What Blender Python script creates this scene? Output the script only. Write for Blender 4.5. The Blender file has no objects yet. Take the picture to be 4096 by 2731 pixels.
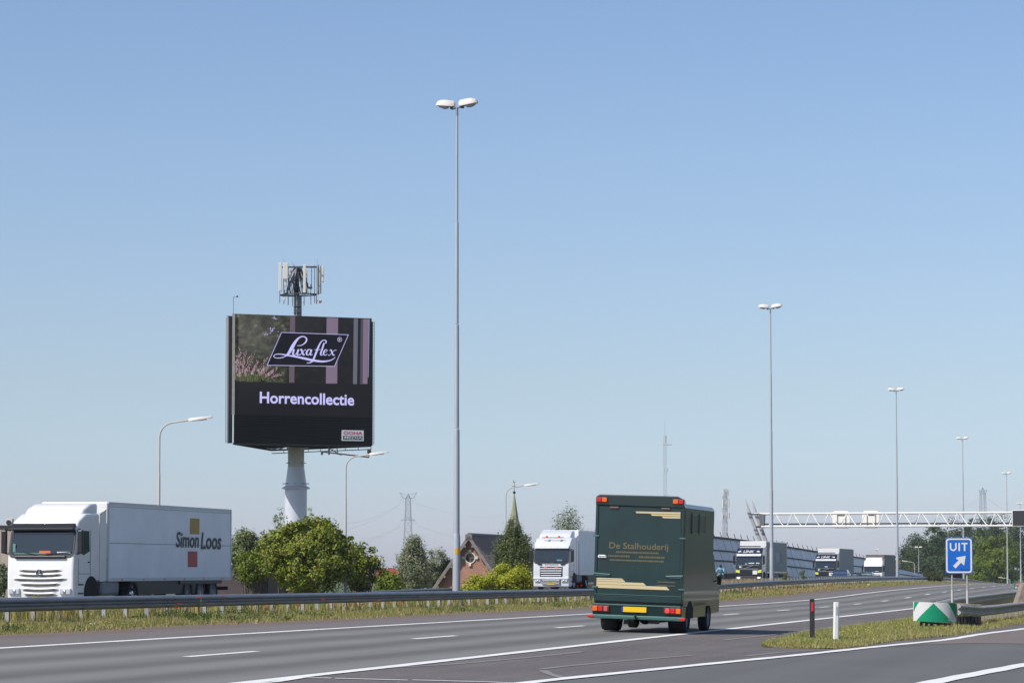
import bpy, math, random
import numpy as np
from mathutils import Matrix, Vector
random.seed(7)
rng = np.random.default_rng(7)
R = math.radians
scn = bpy.context.scene
COL = scn.collection

# ------------------------------------------------------------------ camera
FPX, CX, YH, EYE = 10240.0, 2048.0, 2272.0, 1.7       # focal length and horizon in photo pixels, eye height
PITCH = R(3.0)
YS = YH - FPX * math.tan(PITCH)
cam = bpy.data.cameras.new('camera')
camo = bpy.data.objects.new('camera', cam)
COL.objects.link(camo)
camo.location = (0, 0, EYE)
camo.rotation_euler = (R(90) + PITCH, 0, 0)
cam.sensor_width = 36.0
cam.lens = 36.0 * FPX / 4096.0
cam.shift_x = 0.0
cam.shift_y = (YS - 1365.5) / 4096.0
cam.clip_start = 0.5
cam.clip_end = 12000
scn.camera = camo

# ------------------------------------------------------------------ sky and sun
SUN_EL = R(46)
SUN_H = Vector((-0.80, -0.60)).normalized()           # horizontal direction towards the sun
w = bpy.data.worlds.new('World')
scn.world = w
w.use_nodes = True
nt = w.node_tree
nt.nodes.clear()
sky = nt.nodes.new('ShaderNodeTexSky')
sky.sky_type = 'NISHITA'
sky.sun_disc = False
sky.sun_elevation = SUN_EL
sky.sun_rotation = math.atan2(SUN_H.x, SUN_H.y)
sky.altitude = 0
sky.air_density = 0.7
sky.dust_density = 0.5
sky.ozone_density = 6.0
bg = nt.nodes.new('ShaderNodeBackground')
bg.inputs['Strength'].default_value = 0.12
wo = nt.nodes.new('ShaderNodeOutputWorld')
tc = nt.nodes.new('ShaderNodeTexCoord')
mp = nt.nodes.new('ShaderNodeMapping'); mp.inputs['Scale'].default_value = (14, 14, 60)
nz = nt.nodes.new('ShaderNodeTexNoise'); nz.inputs['Scale'].default_value = 1.0; nz.inputs['Detail'].default_value = 4
rp = nt.nodes.new('ShaderNodeValToRGB'); rp.color_ramp.elements[0].position = .56; rp.color_ramp.elements[1].position = .72
sx = nt.nodes.new('ShaderNodeSeparateXYZ')
mr = nt.nodes.new('ShaderNodeMapRange'); mr.inputs[1].default_value = .012; mr.inputs[2].default_value = .05
mr.inputs[3].default_value = 1; mr.inputs[4].default_value = 0
ml = nt.nodes.new('ShaderNodeMath'); ml.operation = 'MULTIPLY'
ml2 = nt.nodes.new('ShaderNodeMath'); ml2.operation = 'MULTIPLY'; ml2.inputs[1].default_value = .45
mx = nt.nodes.new('ShaderNodeMix'); mx.data_type = 'RGBA'; mx.inputs[7].default_value = (4.6, 4.5, 5.4, 1)
tint = nt.nodes.new('ShaderNodeMix'); tint.data_type = 'RGBA'; tint.blend_type = 'MULTIPLY'; tint.inputs[0].default_value = 1
L = nt.links.new
# the clear air whitens evenly towards the horizon all the way round
mre = nt.nodes.new('ShaderNodeMapRange'); mre.inputs[1].default_value = 0; mre.inputs[2].default_value = .22
crs = nt.nodes.new('ShaderNodeValToRGB'); ce = crs.color_ramp.elements
ce[0].position = 0; ce[0].color = (1.02, .86, .94, 1); ce[1].position = 1; ce[1].color = (1.50, 1.275, 1.08, 1)
q_ = ce.new(.16); q_.color = (1.06, .91, .85, 1); q_ = ce.new(.33); q_.color = (1.24, .99, .81, 1); q_ = ce.new(.73); q_.color = (1.48, 1.215, .99, 1); q_ = ce.new(.48); q_.color = (1.36, 1.085, .88, 1)
L(mre.outputs[0], crs.inputs[0]); L(crs.outputs[0], tint.inputs[7]); L(tc.outputs['Generated'], mp.inputs['Vector']); L(mp.outputs[0], nz.inputs['Vector']); L(nz.outputs[0], rp.inputs[0])
L(tc.outputs['Generated'], sx.inputs[0]); L(sx.outputs['Z'], mre.inputs[0]); L(sx.outputs['Z'], mr.inputs[0]); L(rp.outputs[0], ml.inputs[0]); L(mr.outputs[0], ml.inputs[1])
L(ml.outputs[0], ml2.inputs[0]); L(ml2.outputs[0], mx.inputs[0]); L(sky.outputs[0], tint.inputs[6]); L(tint.outputs[2], mx.inputs[6])
L(mx.outputs[2], bg.inputs[0]); L(bg.outputs[0], wo.inputs[0])
sun = bpy.data.lights.new('sun', 'SUN')
sun.energy = 4.0
sun.angle = R(0.53)
sun.color = (1.0, 0.95, 0.88)
suno = bpy.data.objects.new('sun', sun)
COL.objects.link(suno)
sd = Vector((SUN_H.x * math.cos(SUN_EL), SUN_H.y * math.cos(SUN_EL), math.sin(SUN_EL)))
suno.rotation_euler = sd.to_track_quat('Z', 'Y').to_euler()
scn.view_settings.view_transform = 'Standard'
scn.view_settings.look = 'None'
scn.view_settings.exposure = 0.25
scn.view_settings.gamma = 1.0
scn.view_settings.use_curve_mapping = False
scn.cycles.max_bounces = 6
scn.cycles.transparent_max_bounces = 8
scn.cycles.use_adaptive_sampling = True
try:
    scn.cycles.use_denoising = True
except Exception:
    pass

# ------------------------------------------------------------------ road geometry: t runs along the motorway, n across it
AL = R(14.43)
SA, CA = math.sin(AL), math.cos(AL)
PT = [-80, 0, 35, 52, 83, 106, 118, 129, 141, 153, 164, 175, 199, 221, 240, 271, 300, 327, 350, 402, 500, 600, 1200]
PZ = [.87, .53, .38, .31, .17, .07, .03, .02, .06, .13, .17, .19, .22, .22, .19, .05, -.13, -.37, -.72, -1.5, -2.6, -3.1, -3.2]
_ts = np.arange(-80, 1200, 1.0)
_ps = np.convolve(np.pad(np.interp(_ts, PT, PZ), 5, mode='edge'), np.ones(11) / 11, mode='valid')
def P(t): return float(np.interp(t, _ts, _ps))
def gofs(n):
    """height across the road relative to the dashed line"""
    return float(np.interp(n, [-70, -60, -50, -47, -41, -28.5, -25, -21, -18, 30, 60, 90], [-3.5, -3.2, -.45, -.42, .115, .115, .115, .10, .082, -.94, -1.3, -3.2]))
def h(t, n):
    z = P(t) + gofs(n)
    if n < -50:
        f = min(1, (-50 - n) / 10.0); z = (P(t) - .45) * (1 - f) + (-3.3) * f
    if n > 60:
        f = min(1, (n - 60) / 30.0); z = (P(t) - 1.3) * (1 - f) + (-3.3) * f
    return z
def W(t, n, dz=0.0):
    return Vector((t * SA + n * CA, t * CA - n * SA, h(t, n) + dz))
def TN(x, y): return (x * SA + y * CA, x * CA - y * SA)
def ray(px, py):
    u = (px - CX) / FPX; v = (YS - py) / FPX
    X = u; Y = math.cos(PITCH) - math.sin(PITCH) * v; Z = math.sin(PITCH) + math.cos(PITCH) * v
    return X / Y, Z / Y
def at(px, py, Y):
    """world point seen at a photo pixel at depth Y"""
    a, b = ray(px, py)
    return Vector((a * Y, Y, EYE + b * Y))
def G(px, py, dz=0.0):
    """point of the ground (raised by dz) seen at a photo pixel"""
    a, b = ray(px, py)
    lo, hi = 15.0, 700.0
    Y = lo; prev = None
    while Y < hi:
        t, n = TN(a * Y, Y)
        f = EYE + b * Y - (h(t, n) + dz)
        if f <= 0: break
        prev = Y; Y *= 1.02
    lo = prev or 15; hi = Y
    for _ in range(30):
        m = .5 * (lo + hi); t, n = TN(a * m, m)
        if EYE + b * m - (h(t, n) + dz) > 0: lo = m
        else: hi = m
    t, n = TN(a * lo, lo)
    return t, n
def on_n(px, n):
    """t of the point on lane offset n that is seen in photo column px"""
    u = ray(px, YH)[0]
    Y = n / (u * CA - SA)
    return Y * (u * SA + CA)

# ------------------------------------------------------------------ object helpers
def props(o, label=None, cat=None, group=None, kind=None):
    if label: o['label'] = label
    if cat: o['category'] = cat
    if group: o['group'] = group
    if kind: o['kind'] = kind
    return o
def thing(name, label, cat, loc=(0, 0, 0), rotz=0, group=None, rot=None):
    o = bpy.data.objects.new(name, None); COL.objects.link(o)
    o.location = loc
    o.rotation_euler = rot if rot else (0, 0, rotz)
    o.empty_display_size = .2
    return props(o, label, cat, group)
class MB:
    def __init__(s): s.v = []; s.f = []; s.m = []; s.mi = 0
    def add(s, vs, fs):
        b = len(s.v); s.v += [tuple(p) for p in vs]; s.f += [tuple(b + i for i in f) for f in fs]; s.m += [s.mi] * len(fs); return s
    def box(s, c, d, rot=None):
        x, y, z = d[0] / 2, d[1] / 2, d[2] / 2
        vs = [Vector((i * x, j * y, k * z)) for k in (-1, 1) for j in (-1, 1) for i in (-1, 1)]
        if rot is not None: vs = [rot @ q for q in vs]
        vs = [q + Vector(c) for q in vs]
        return s.add(vs, [(0, 2, 3, 1), (4, 5, 7, 6), (0, 1, 5, 4), (1, 3, 7, 5), (3, 2, 6, 7), (2, 0, 4, 6)])
    def bar(s, a, b, wd, wd2=None):
        """square bar between two points"""
        return s.tube([a, b], [wd * .7071, (wd2 or wd) * .7071], 4)
    def tube(s, pts, rad, n=8, cap=True):
        pts = [Vector(p) for p in pts]
        if not hasattr(rad, '__len__'): rad = [rad] * len(pts)
        b = len(s.v); prev = None
        for i, p in enumerate(pts):
            d = (pts[min(i + 1, len(pts) - 1)] - pts[max(i - 1, 0)])
            if d.length < 1e-9: d = Vector((0, 0, 1))
            d.normalize()
            ref = prev if prev is not None else (Vector((0, 0, 1)) if abs(d.z) < .9 else Vector((1, 0, 0)))
            e1 = (ref - d * ref.dot(d)).normalized(); e2 = d.cross(e1); prev = e1
            for k in range(n):
                a = 2 * math.pi * (k + .5) / n
                s.v.append(tuple(p + (e1 * math.cos(a) + e2 * math.sin(a)) * rad[i]))
        fs = []
        for i in range(len(pts) - 1):
            for k in range(n):
                k2 = (k + 1) % n
                fs.append((b + i * n + k, b + i * n + k2, b + (i + 1) * n + k2, b + (i + 1) * n + k))
        if cap:
            fs.append(tuple(b + k for k in reversed(range(n)))); e = b + (len(pts) - 1) * n
            fs.append(tuple(e + k for k in range(n)))
        s.f += fs; s.m += [s.mi] * len(fs); return s
    def prism(s, poly, a0, a1, axis='x'):
        """extrude a closed 2D polygon; axis x: poly is (y,z); axis y: (x,z); axis z: (x,y)"""
        n = len(poly)
        def mk(p, a): return {'x': (a, p[0], p[1]), 'y': (p[0], a, p[1]), 'z': (p[0], p[1], a)}[axis]
        vs = [mk(p, a0) for p in poly] + [mk(p, a1) for p in poly]
        fs = [tuple(range(n)), tuple(reversed(range(n, 2 * n)))] + [(i, n + i, n + (i + 1) % n, (i + 1) % n) for i in range(n)]
        return s.add(vs, fs)
    def poly(s, vs): return s.add(vs, [tuple(range(len(vs)))])
    def sphere(s, c, r, nu=12, nv=8, sc=(1, 1, 1)):
        vs = []; fs = []
        for j in range(nv + 1):
            th = math.pi * j / nv
            for i in range(nu):
                ph = 2 * math.pi * i / nu
                vs.append((c[0] + r * sc[0] * math.sin(th) * math.cos(ph), c[1] + r * sc[1] * math.sin(th) * math.sin(ph), c[2] + r * sc[2] * math.cos(th)))
        for j in range(nv):
            for i in range(nu):
                i2 = (i + 1) % nu
                fs.append((j * nu + i, (j + 1) * nu + i, (j + 1) * nu + i2, j * nu + i2))
        return s.add(vs, fs)
    def build(s, name, mats, parent=None, smooth=False, bevel=0, seg=2, label=None, angle=35):
        me = bpy.data.meshes.new(name)
        me.from_pydata(s.v, [], s.f)
        if not isinstance(mats, (list, tuple)): mats = [mats]
        for m in mats: me.materials.append(m)
        if len(mats) > 1: me.polygons.foreach_set('material_index', s.m)
        me.update()
        import bmesh
        bm = bmesh.new(); bm.from_mesh(me); bmesh.ops.recalc_face_normals(bm, faces=bm.faces); bm.to_mesh(me); bm.free()
        if smooth: me.shade_smooth() if hasattr(me, 'shade_smooth') else me.polygons.foreach_set('use_smooth', [True] * len(me.polygons))
        o = bpy.data.objects.new(name, me); COL.objects.link(o)
        if parent is not None: o.parent = parent
        if bevel:
            b = o.modifiers.new('bevel', 'BEVEL'); b.width = bevel; b.segments = seg; b.limit_method = 'ANGLE'; b.angle_limit = R(angle)
            b.harden_normals = False
        if smooth and hasattr(me, 'set_sharp_from_angle'): me.set_sharp_from_angle(angle=R(40))
        if label: o['label'] = label
        return o
def inst(mesh, name, parent, loc=(0, 0, 0), rot=(0, 0, 0), scale=(1, 1, 1)):
    o = bpy.data.objects.new(name, mesh); COL.objects.link(o); o.parent = parent
    o.location = loc; o.rotation_euler = rot; o.scale = scale
    return o
def mesh_np(name, verts, faces, mats, parent=None, uv=None, k=4, mi=None, smooth=False):
    me = bpy.data.meshes.new(name)
    nv = len(verts); nf = len(faces)
    me.vertices.add(nv); me.vertices.foreach_set('co', np.asarray(verts, dtype=np.float32).ravel())
    me.loops.add(nf * k); me.loops.foreach_set('vertex_index', np.asarray(faces, dtype=np.int32).ravel())
    me.polygons.add(nf); me.polygons.foreach_set('loop_start', np.arange(0, nf * k, k, dtype=np.int32))
    me.polygons.foreach_set('loop_total', np.full(nf, k, dtype=np.int32))
    if not isinstance(mats, (list, tuple)): mats = [mats]
    for m in mats: me.materials.append(m)
    if mi is not None: me.polygons.foreach_set('material_index', np.asarray(mi, dtype=np.int32))
    if uv is not None:
        l = me.uv_layers.new(name='UVMap'); l.data.foreach_set('uv', np.asarray(uv, dtype=np.float32)[np.asarray(faces).ravel()].ravel())
    if smooth: me.polygons.foreach_set('use_smooth', np.ones(nf, dtype=bool))
    me.update(calc_edges=True); me.validate()
    o = bpy.data.objects.new(name, me); COL.objects.link(o)
    if parent is not None: o.parent = parent
    return o

# ------------------------------------------------------------------ materials
def srgb(r, g, b):
    f = lambda c: (c / 255 / 12.92) if c / 255 <= .04045 else ((c / 255 + .055) / 1.055) ** 2.4
    return (f(r), f(g), f(b))
_mats = {}
def mat(name, col, rough=.6, metal=0, var=0, vscale=3, bump=0, bscale=40, coat=0, spec=.5, stretch=(1, 1, 1), streak=0, col2=None, island=0, trans=0, emit=None, es=0):
    if name in _mats: return _mats[name]
    m = bpy.data.materials.new(name); m.use_nodes = True; _mats[name] = m
    t = m.node_tree; b = t.nodes['Principled BSDF']; out = t.nodes['Material Output']
    b.inputs['Base Color'].default_value = (*col, 1); b.inputs['Roughness'].default_value = rough; b.inputs['Metallic'].default_value = metal
    b.inputs['Coat Weight'].default_value = coat; b.inputs['Coat Roughness'].default_value = .06
    b.inputs['Specular IOR Level'].default_value = spec
    if emit: b.inputs['Emission Color'].default_value = (*emit, 1); b.inputs['Emission Strength'].default_value = es
    tcn = t.nodes.new('ShaderNodeTexCoord'); mpn = t.nodes.new('ShaderNodeMapping'); mpn.inputs['Scale'].default_value = stretch
    t.links.new(tcn.outputs['Object'], mpn.inputs['Vector'])
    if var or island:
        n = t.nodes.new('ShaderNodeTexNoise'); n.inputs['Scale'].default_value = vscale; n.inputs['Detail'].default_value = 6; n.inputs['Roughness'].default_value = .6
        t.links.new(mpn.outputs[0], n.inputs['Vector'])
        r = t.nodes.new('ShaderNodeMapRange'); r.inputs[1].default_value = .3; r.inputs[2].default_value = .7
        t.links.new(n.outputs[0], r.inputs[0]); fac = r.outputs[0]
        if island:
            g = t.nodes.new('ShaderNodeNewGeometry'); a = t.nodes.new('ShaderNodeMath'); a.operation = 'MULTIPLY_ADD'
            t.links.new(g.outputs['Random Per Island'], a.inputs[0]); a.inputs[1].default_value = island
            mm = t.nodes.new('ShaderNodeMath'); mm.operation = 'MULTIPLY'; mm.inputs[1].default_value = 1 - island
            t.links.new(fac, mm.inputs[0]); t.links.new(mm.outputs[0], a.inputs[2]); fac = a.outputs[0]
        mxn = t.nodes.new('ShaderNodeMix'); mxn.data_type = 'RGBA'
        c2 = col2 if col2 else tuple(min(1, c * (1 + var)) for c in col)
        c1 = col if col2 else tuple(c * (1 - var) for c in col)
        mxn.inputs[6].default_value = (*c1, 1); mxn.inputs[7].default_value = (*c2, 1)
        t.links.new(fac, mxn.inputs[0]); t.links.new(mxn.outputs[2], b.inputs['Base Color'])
    if bump:
        n2 = t.nodes.new('ShaderNodeTexNoise'); n2.inputs['Scale'].default_value = bscale; n2.inputs['Detail'].default_value = 3
        t.links.new(mpn.outputs[0], n2.inputs['Vector'])
        bn = t.nodes.new('ShaderNodeBump'); bn.inputs['Strength'].default_value = bump; bn.inputs['Distance'].default_value = .02
        t.links.new(n2.outputs[0], bn.inputs['Height']); t.links.new(bn.outputs[0], b.inputs['Normal'])
    if trans:
        tr = t.nodes.new('ShaderNodeBsdfTranslucent'); ms = t.nodes.new('ShaderNodeMixShader'); ms.inputs[0].default_value = trans
        if var or island: t.links.new(mxn.outputs[2], tr.inputs[0])
        else: tr.inputs[0].default_value = (*col, 1)
        t.links.new(b.outputs[0], ms.inputs[1]); t.links.new(tr.outputs[0], ms.inputs[2]); t.links.new(ms.outputs[0], out.inputs[0])
    return m
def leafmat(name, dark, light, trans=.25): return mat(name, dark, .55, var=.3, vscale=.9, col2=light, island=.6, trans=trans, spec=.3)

def roadmat(name, base, band, grain=.16, wear=.25, light=None, bandper=1.75, bandamp=.12):
    """asphalt: UV = (n, t) in metres; wheel tracks along t, speckle, blotches"""
    m = bpy.data.materials.new(name); m.use_nodes = True
    t = m.node_tree; b = t.nodes['Principled BSDF']; lk = t.links.new
    uv = t.nodes.new('ShaderNodeUVMap')
    sep = t.nodes.new('ShaderNodeSeparateXYZ'); lk(uv.outputs[0], sep.inputs[0])
    ph = t.nodes.new('ShaderNodeMath'); ph.operation = 'MULTIPLY_ADD'; ph.inputs[1].default_value = 2 * math.pi / bandper; ph.inputs[2].default_value = band
    wob = t.nodes.new('ShaderNodeTexNoise'); wob.inputs['Scale'].default_value = 1; m1 = t.nodes.new('ShaderNodeMapping'); m1.inputs['Scale'].default_value = (.4, .03, 1)
    lk(uv.outputs[0], m1.inputs[0]); lk(m1.outputs[0], wob.inputs[0])
    ad = t.nodes.new('ShaderNodeMath'); ad.operation = 'MULTIPLY_ADD'; lk(wob.outputs[0], ad.inputs[0]); ad.inputs[1].default_value = .5
    lk(sep.outputs[0], ad.inputs[2]); lk(ad.outputs[0], ph.inputs[0])
    sn = t.nodes.new('ShaderNodeMath'); sn.operation = 'SINE'; lk(ph.outputs[0], sn.inputs[0])
    st = t.nodes.new('ShaderNodeTexNoise'); st.inputs['Scale'].default_value = 1; st.inputs['Detail'].default_value = 5
    m2 = t.nodes.new('ShaderNodeMapping'); m2.inputs['Scale'].default_value = (2.2, .06, 1); lk(uv.outputs[0], m2.inputs[0]); lk(m2.outputs[0], st.inputs[0])
    bl = t.nodes.new('ShaderNodeTexNoise'); bl.inputs['Scale'].default_value = .35; bl.inputs['Detail'].default_value = 6; lk(uv.outputs[0], bl.inputs[0])
    gr = t.nodes.new('ShaderNodeTexNoise'); gr.inputs['Scale'].default_value = 10; gr.inputs['Detail'].default_value = 7; gr.inputs['Roughness'].default_value = .8; lk(uv.outputs[0], gr.inputs[0])
    def sc(sock, k, off=0):
        q = t.nodes.new('ShaderNodeMath'); q.operation = 'MULTIPLY_ADD'; lk(sock, q.inputs[0]); q.inputs[1].default_value = k; q.inputs[2].default_value = off; return q.outputs[0]
    def addn(a, c):
        q = t.nodes.new('ShaderNodeMath'); lk(a, q.inputs[0]); lk(c, q.inputs[1]); return q.outputs[0]
    s = addn(addn(sc(sn.outputs[0], bandamp, 1.0), sc(st.outputs[0], wear, -wear / 2)), addn(sc(bl.outputs[0], wear, -wear / 2), sc(gr.outputs[0], grain * 2, -grain)))
    vm = t.nodes.new('ShaderNodeVectorMath'); vm.operation = 'SCALE'; vm.inputs[0].default_value = base; lk(s, vm.inputs['Scale'])
    outc = vm.outputs[0]
    if light:
        rr = t.nodes.new('ShaderNodeValToRGB'); rr.color_ramp.elements[0].position = .66; rr.color_ramp.elements[1].position = .72
        vo = t.nodes.new('ShaderNodeTexNoise'); vo.inputs['Scale'].default_value = 9; vo.inputs['Detail'].default_value = 2; lk(uv.outputs[0], vo.inputs[0]); lk(vo.outputs[0], rr.inputs[0])
        mxx = t.nodes.new('ShaderNodeMix'); mxx.data_type = 'RGBA'; lk(rr.outputs[0], mxx.inputs[0]); lk(outc, mxx.inputs[6]); mxx.inputs[7].default_value = (*light, 1); outc = mxx.outputs[2]
    lk(outc, b.inputs['Base Color']); b.inputs['Roughness'].default_value = .82; b.inputs['Specular IOR Level'].default_value = .35
    bn = t.nodes.new('ShaderNodeBump'); bn.inputs['Strength'].default_value = .35; bn.inputs['Distance'].default_value = .01; lk(gr.outputs[0], bn.inputs['Height']); lk(bn.outputs[0], b.inputs['Normal'])
    return m

WHITE = mat('white_paint', (.78, .78, .77), .3, coat=.4, var=.04)
SILVER = mat('silver_white_paint', (.62, .64, .68), .3, coat=.5, var=.05)
TRAILERW = mat('trailer_white', (.80, .83, .88), .4, coat=.1, var=.06, vscale=1.2)
TRAILERG = mat('trailer_grey_curtain', (.27, .29, .29), .6, var=.16, vscale=1.5, stretch=(1, 1, 3), bump=.3, bscale=2)
NAVYC = mat('navy_curtain', (.018, .022, .05), .5, var=.2)
BROWNT = mat('brown_tarp', (.17, .13, .115), .8, var=.2)
NAVY = mat('navy_paint', (.008, .011, .032), .2, coat=.8)
BLACKP = mat('black_plastic', (.012, .012, .014), .45)
DGREY = mat('dark_grey_plastic', (.03, .03, .033), .5)
RUBBER = mat('rubber', (.012, .012, .013), .85)
GLASSD = mat('dark_windscreen', (.012, .022, .03), .04, spec=.7, coat=.5)
GLASSS = mat('side_glass', (.03, .06, .07), .05, spec=.7)
CHROME = mat('bright_metal', (.7, .7, .72), .2, metal=1)
STEEL = mat('galvanised_steel', (.23, .24, .27), .36, metal=.5, var=.2, vscale=1.2, stretch=(1, 1, 4))
STEELG = mat('dull_gore_steel', (.44, .42, .40), .6, metal=.2, var=.15, vscale=1.2)
POSTG = mat('dull_gore_post', (.24, .21, .19), .7, var=.2, vscale=3)
POSTM = mat('galvanised_post', (.36, .37, .38), .6, metal=.2, var=.2, vscale=5)
STEELD = mat('weathered_steel', (.25, .26, .28), .6, metal=.3, var=.2, vscale=2)
POLE = mat('galvanised_pole', (.42, .45, .49), .5, metal=.25, var=.07, vscale=1)
CREAMP = mat('weathered_concrete_pole', (.50, .46, .42), .7, var=.1, vscale=2)
LAMPH = mat('lamp_hood', (.66, .61, .57), .55, var=.1, vscale=6)
BOWL = mat('lamp_bowl', (.30, .33, .36), .15, spec=.6)
ORANGE = mat('orange_plastic', (.75, .13, .01), .35)
REDP = mat('red_plastic', (.55, .015, .012), .25)
YELLOW = mat('yellow_sticker', (.70, .72, .05), .5)
CREAMS = mat('cream_sticker', (.58, .49, .28), .4)
GOLD = mat('gold_lettering', (.15, .13, .065), .5)
GREENP = mat('green_paint', (.005, .027, .027), .3, coat=.4, var=.28, vscale=1.6)
GREENL = mat('green_trim', (.045, .13, .115), .3, coat=.5)
ROADW = mat('road_paint_white', (.74, .74, .72), .7, var=.10, vscale=2.5)
LIGHTE = mat('lit_headlamp', (.9, .88, .8), .2, emit=(1, .92, .75), es=6)

# ------------------------------------------------------------------ ground
def ribbon(name, n_of_t, t0, t1, dz, m, dt=2.0, nsub=None, kind='structure', thick=0):
    """n_of_t(t) -> list of n positions; one sheet following the ground"""
    ts = np.arange(t0, t1 + .01, dt); vs = []; uv = []; fs = []
    for t in ts:
        ns = n_of_t(t)
        for n in ns:
            vs.append(W(t, n, dz)); uv.append((n, t))
    k = len(ns)
    for i in range(len(ts) - 1):
        for j in range(k - 1):
            a = i * k + j
            fs.append((a, a + 1, a + k + 1, a + k))
    o = mesh_np(name, [tuple(v) for v in vs], fs, m, uv=uv, smooth=True)
    return props(o, kind=kind)

SOIL = mat('dry_soil', (.11, .085, .055), .95, var=.3, vscale=.8, bump=.5, bscale=8)
GRASSG = mat('grass_ground', (.16, .18, .055), .95, var=.35, vscale=.5, bump=.5, bscale=6)
GRAVEL = roadmat('gravel_verge_mat', (.155, .118, .098), 0, grain=.3, wear=.3, light=(.26, .21, .18), bandamp=0)
ASPH = roadmat('motorway_asphalt', (.156, .154, .146), 2.6, grain=.3, wear=.30, bandamp=.22)
ASPH2 = roadmat('shoulder_asphalt', (.155, .138, .132), 0, grain=.22, wear=.2, bandamp=.02)
ASPH3 = roadmat('gore_asphalt', (.128, .113, .110), 0, grain=.3, wear=.5, light=(.30, .27, .25), bandamp=.02)
ASPH4 = roadmat('ramp_asphalt', (.118, .118, .117), 1.0, grain=.22, wear=.26, bandamp=.05)
ASPH5 = roadmat('ramp_patch_asphalt', (.17, .142, .13), 0, grain=.22, wear=.2, bandamp=.0)
LAND = mat('farmland', (.07, .10, .03), .95, var=.35, vscale=.01)

mb = MB(); S_ = 2500
mb.poly([(-S_, -S_, -3.35), (S_, -S_, -3.35), (S_, S_, -3.35), (-S_, S_, -3.35)])
props(mb.build('ground', LAND), kind='structure')
ribbon('terrain', lambda t: [-72, -66, -60, -56, -53, -50, -47, -41, -28.5, -25, -21, -18, -10, 0, 10, 20, 30, 45, 60, 75, 90], -60, 700, -.05, GRASSG, dt=4)
ribbon('opposite_road', lambda t: [-47, -41, -38.8, -30], -40, 640, -.01, ASPH, dt=4)
ribbon('median_ground', lambda t: [-29.5, -28.5, -25, -21.4], -40, 420, .0, SOIL)
def edge_wob(t): return -21.6 + .25 * math.sin(t * .31) + .12 * math.sin(t * 1.07)
ribbon('gravel_verge', lambda t: [edge_wob(t), -21, -19.9], -40, 420, .006, GRAVEL, dt=1)
ribbon('road_shoulder', lambda t: [-19.95, -18, -17.6], -40, 420, .010, ASPH2)
ribbon('road', lambda t: [-17.64, -14.14, -10.60], -40, 420, .014, ASPH)
ribbon('gore_pavement', lambda t: [-10.64, -8, -4, 0, 6, 14, 24], -40, 300, .010, ASPH3)

def G_line(pix, dz=0, step=1.0):
    """photo pixels -> list of (t,n) on the ground, densified"""
    tn = [G(x, y, dz) for x, y in pix]; out = [tn[0]]
    for a, b in zip(tn[:-1], tn[1:]):
        d = math.hypot(b[0] - a[0], b[1] - a[1]); k = max(1, int(d / step))
        for i in range(1, k + 1): out.append((a[0] + (b[0] - a[0]) * i / k, a[1] + (b[1] - a[1]) * i / k))
    return out
def smooth_line(tn, it=3):
    tn = list(tn)
    for _ in range(it):
        tn = [tn[0]] + [((tn[i - 1][0] + 2 * tn[i][0] + tn[i + 1][0]) / 4, (tn[i - 1][1] + 2 * tn[i][1] + tn[i + 1][1]) / 4) for i in range(1, len(tn) - 1)] + [tn[-1]]
    return tn
def stripe(tn, wd, dz, parent=None, name='road_marking', m=ROADW):
    vs = []; fs = []; uv = []
    for i, (t, n) in enumerate(tn):
        a = tn[max(i - 1, 0)]; b = tn[min(i + 1, len(tn) - 1)]
        dt, dn = b[0] - a[0], b[1] - a[1]; l = math.hypot(dt, dn) or 1
        wv = wd * (1 + .08 * math.sin(i * 1.7))
        ox, oy = -dn / l * wv / 2, dt / l * wv / 2
        for sgn in (-1, 1):
            vs.append(tuple(W(t + sgn * ox, n + sgn * oy, dz))); uv.append((n, t))
    for i in range(len(tn) - 1): fs.append((2 * i, 2 * i + 1, 2 * i + 3, 2 * i + 2))
    o = mesh_np(name, vs, fs, m, uv=uv, parent=parent)
    if parent is None: props(o, kind='structure')
    return o
ROADO = bpy.data.objects['road']
# edge lines of the main carriageway
left_far = [(tt, -17.64) for tt in np.arange(-40, 380, 2.0)]
stripe(left_far, .21, .020)
rl = [(tt, nn) for tt, nn in zip(np.arange(-40, 111, 2.0), np.interp(np.arange(-40, 111, 2.0), [-40, 29, 36, 46, 57, 63, 111], [-10.64] * 7))]
stripe(rl + [(tt, -10.64) for tt in np.arange(112, 380, 2.0)], .24, .020)
k = 0
for i in range(-3, 30):
    t0 = 35.6 + 11.75 * i
    stripe([(t0 + q * .5, -14.14) for q in range(7)], .16, .020)
# ramp lines and nose markings traced on the ground plane
ramp_l = smooth_line(G_line([(2000, 2750), (2131, 2731), (2400, 2705), (2900, 2653), (3205, 2623), (3408, 2600), (3612, 2579), (3790, 2562), (3917, 2539), (4096, 2517), (4300, 2484)], step=.7), 8)
ramp_r = smooth_line(G_line([(3560, 2775), (3739, 2731), (3920, 2697), (4096, 2663), (4400, 2610)], step=.7), 6)
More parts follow.
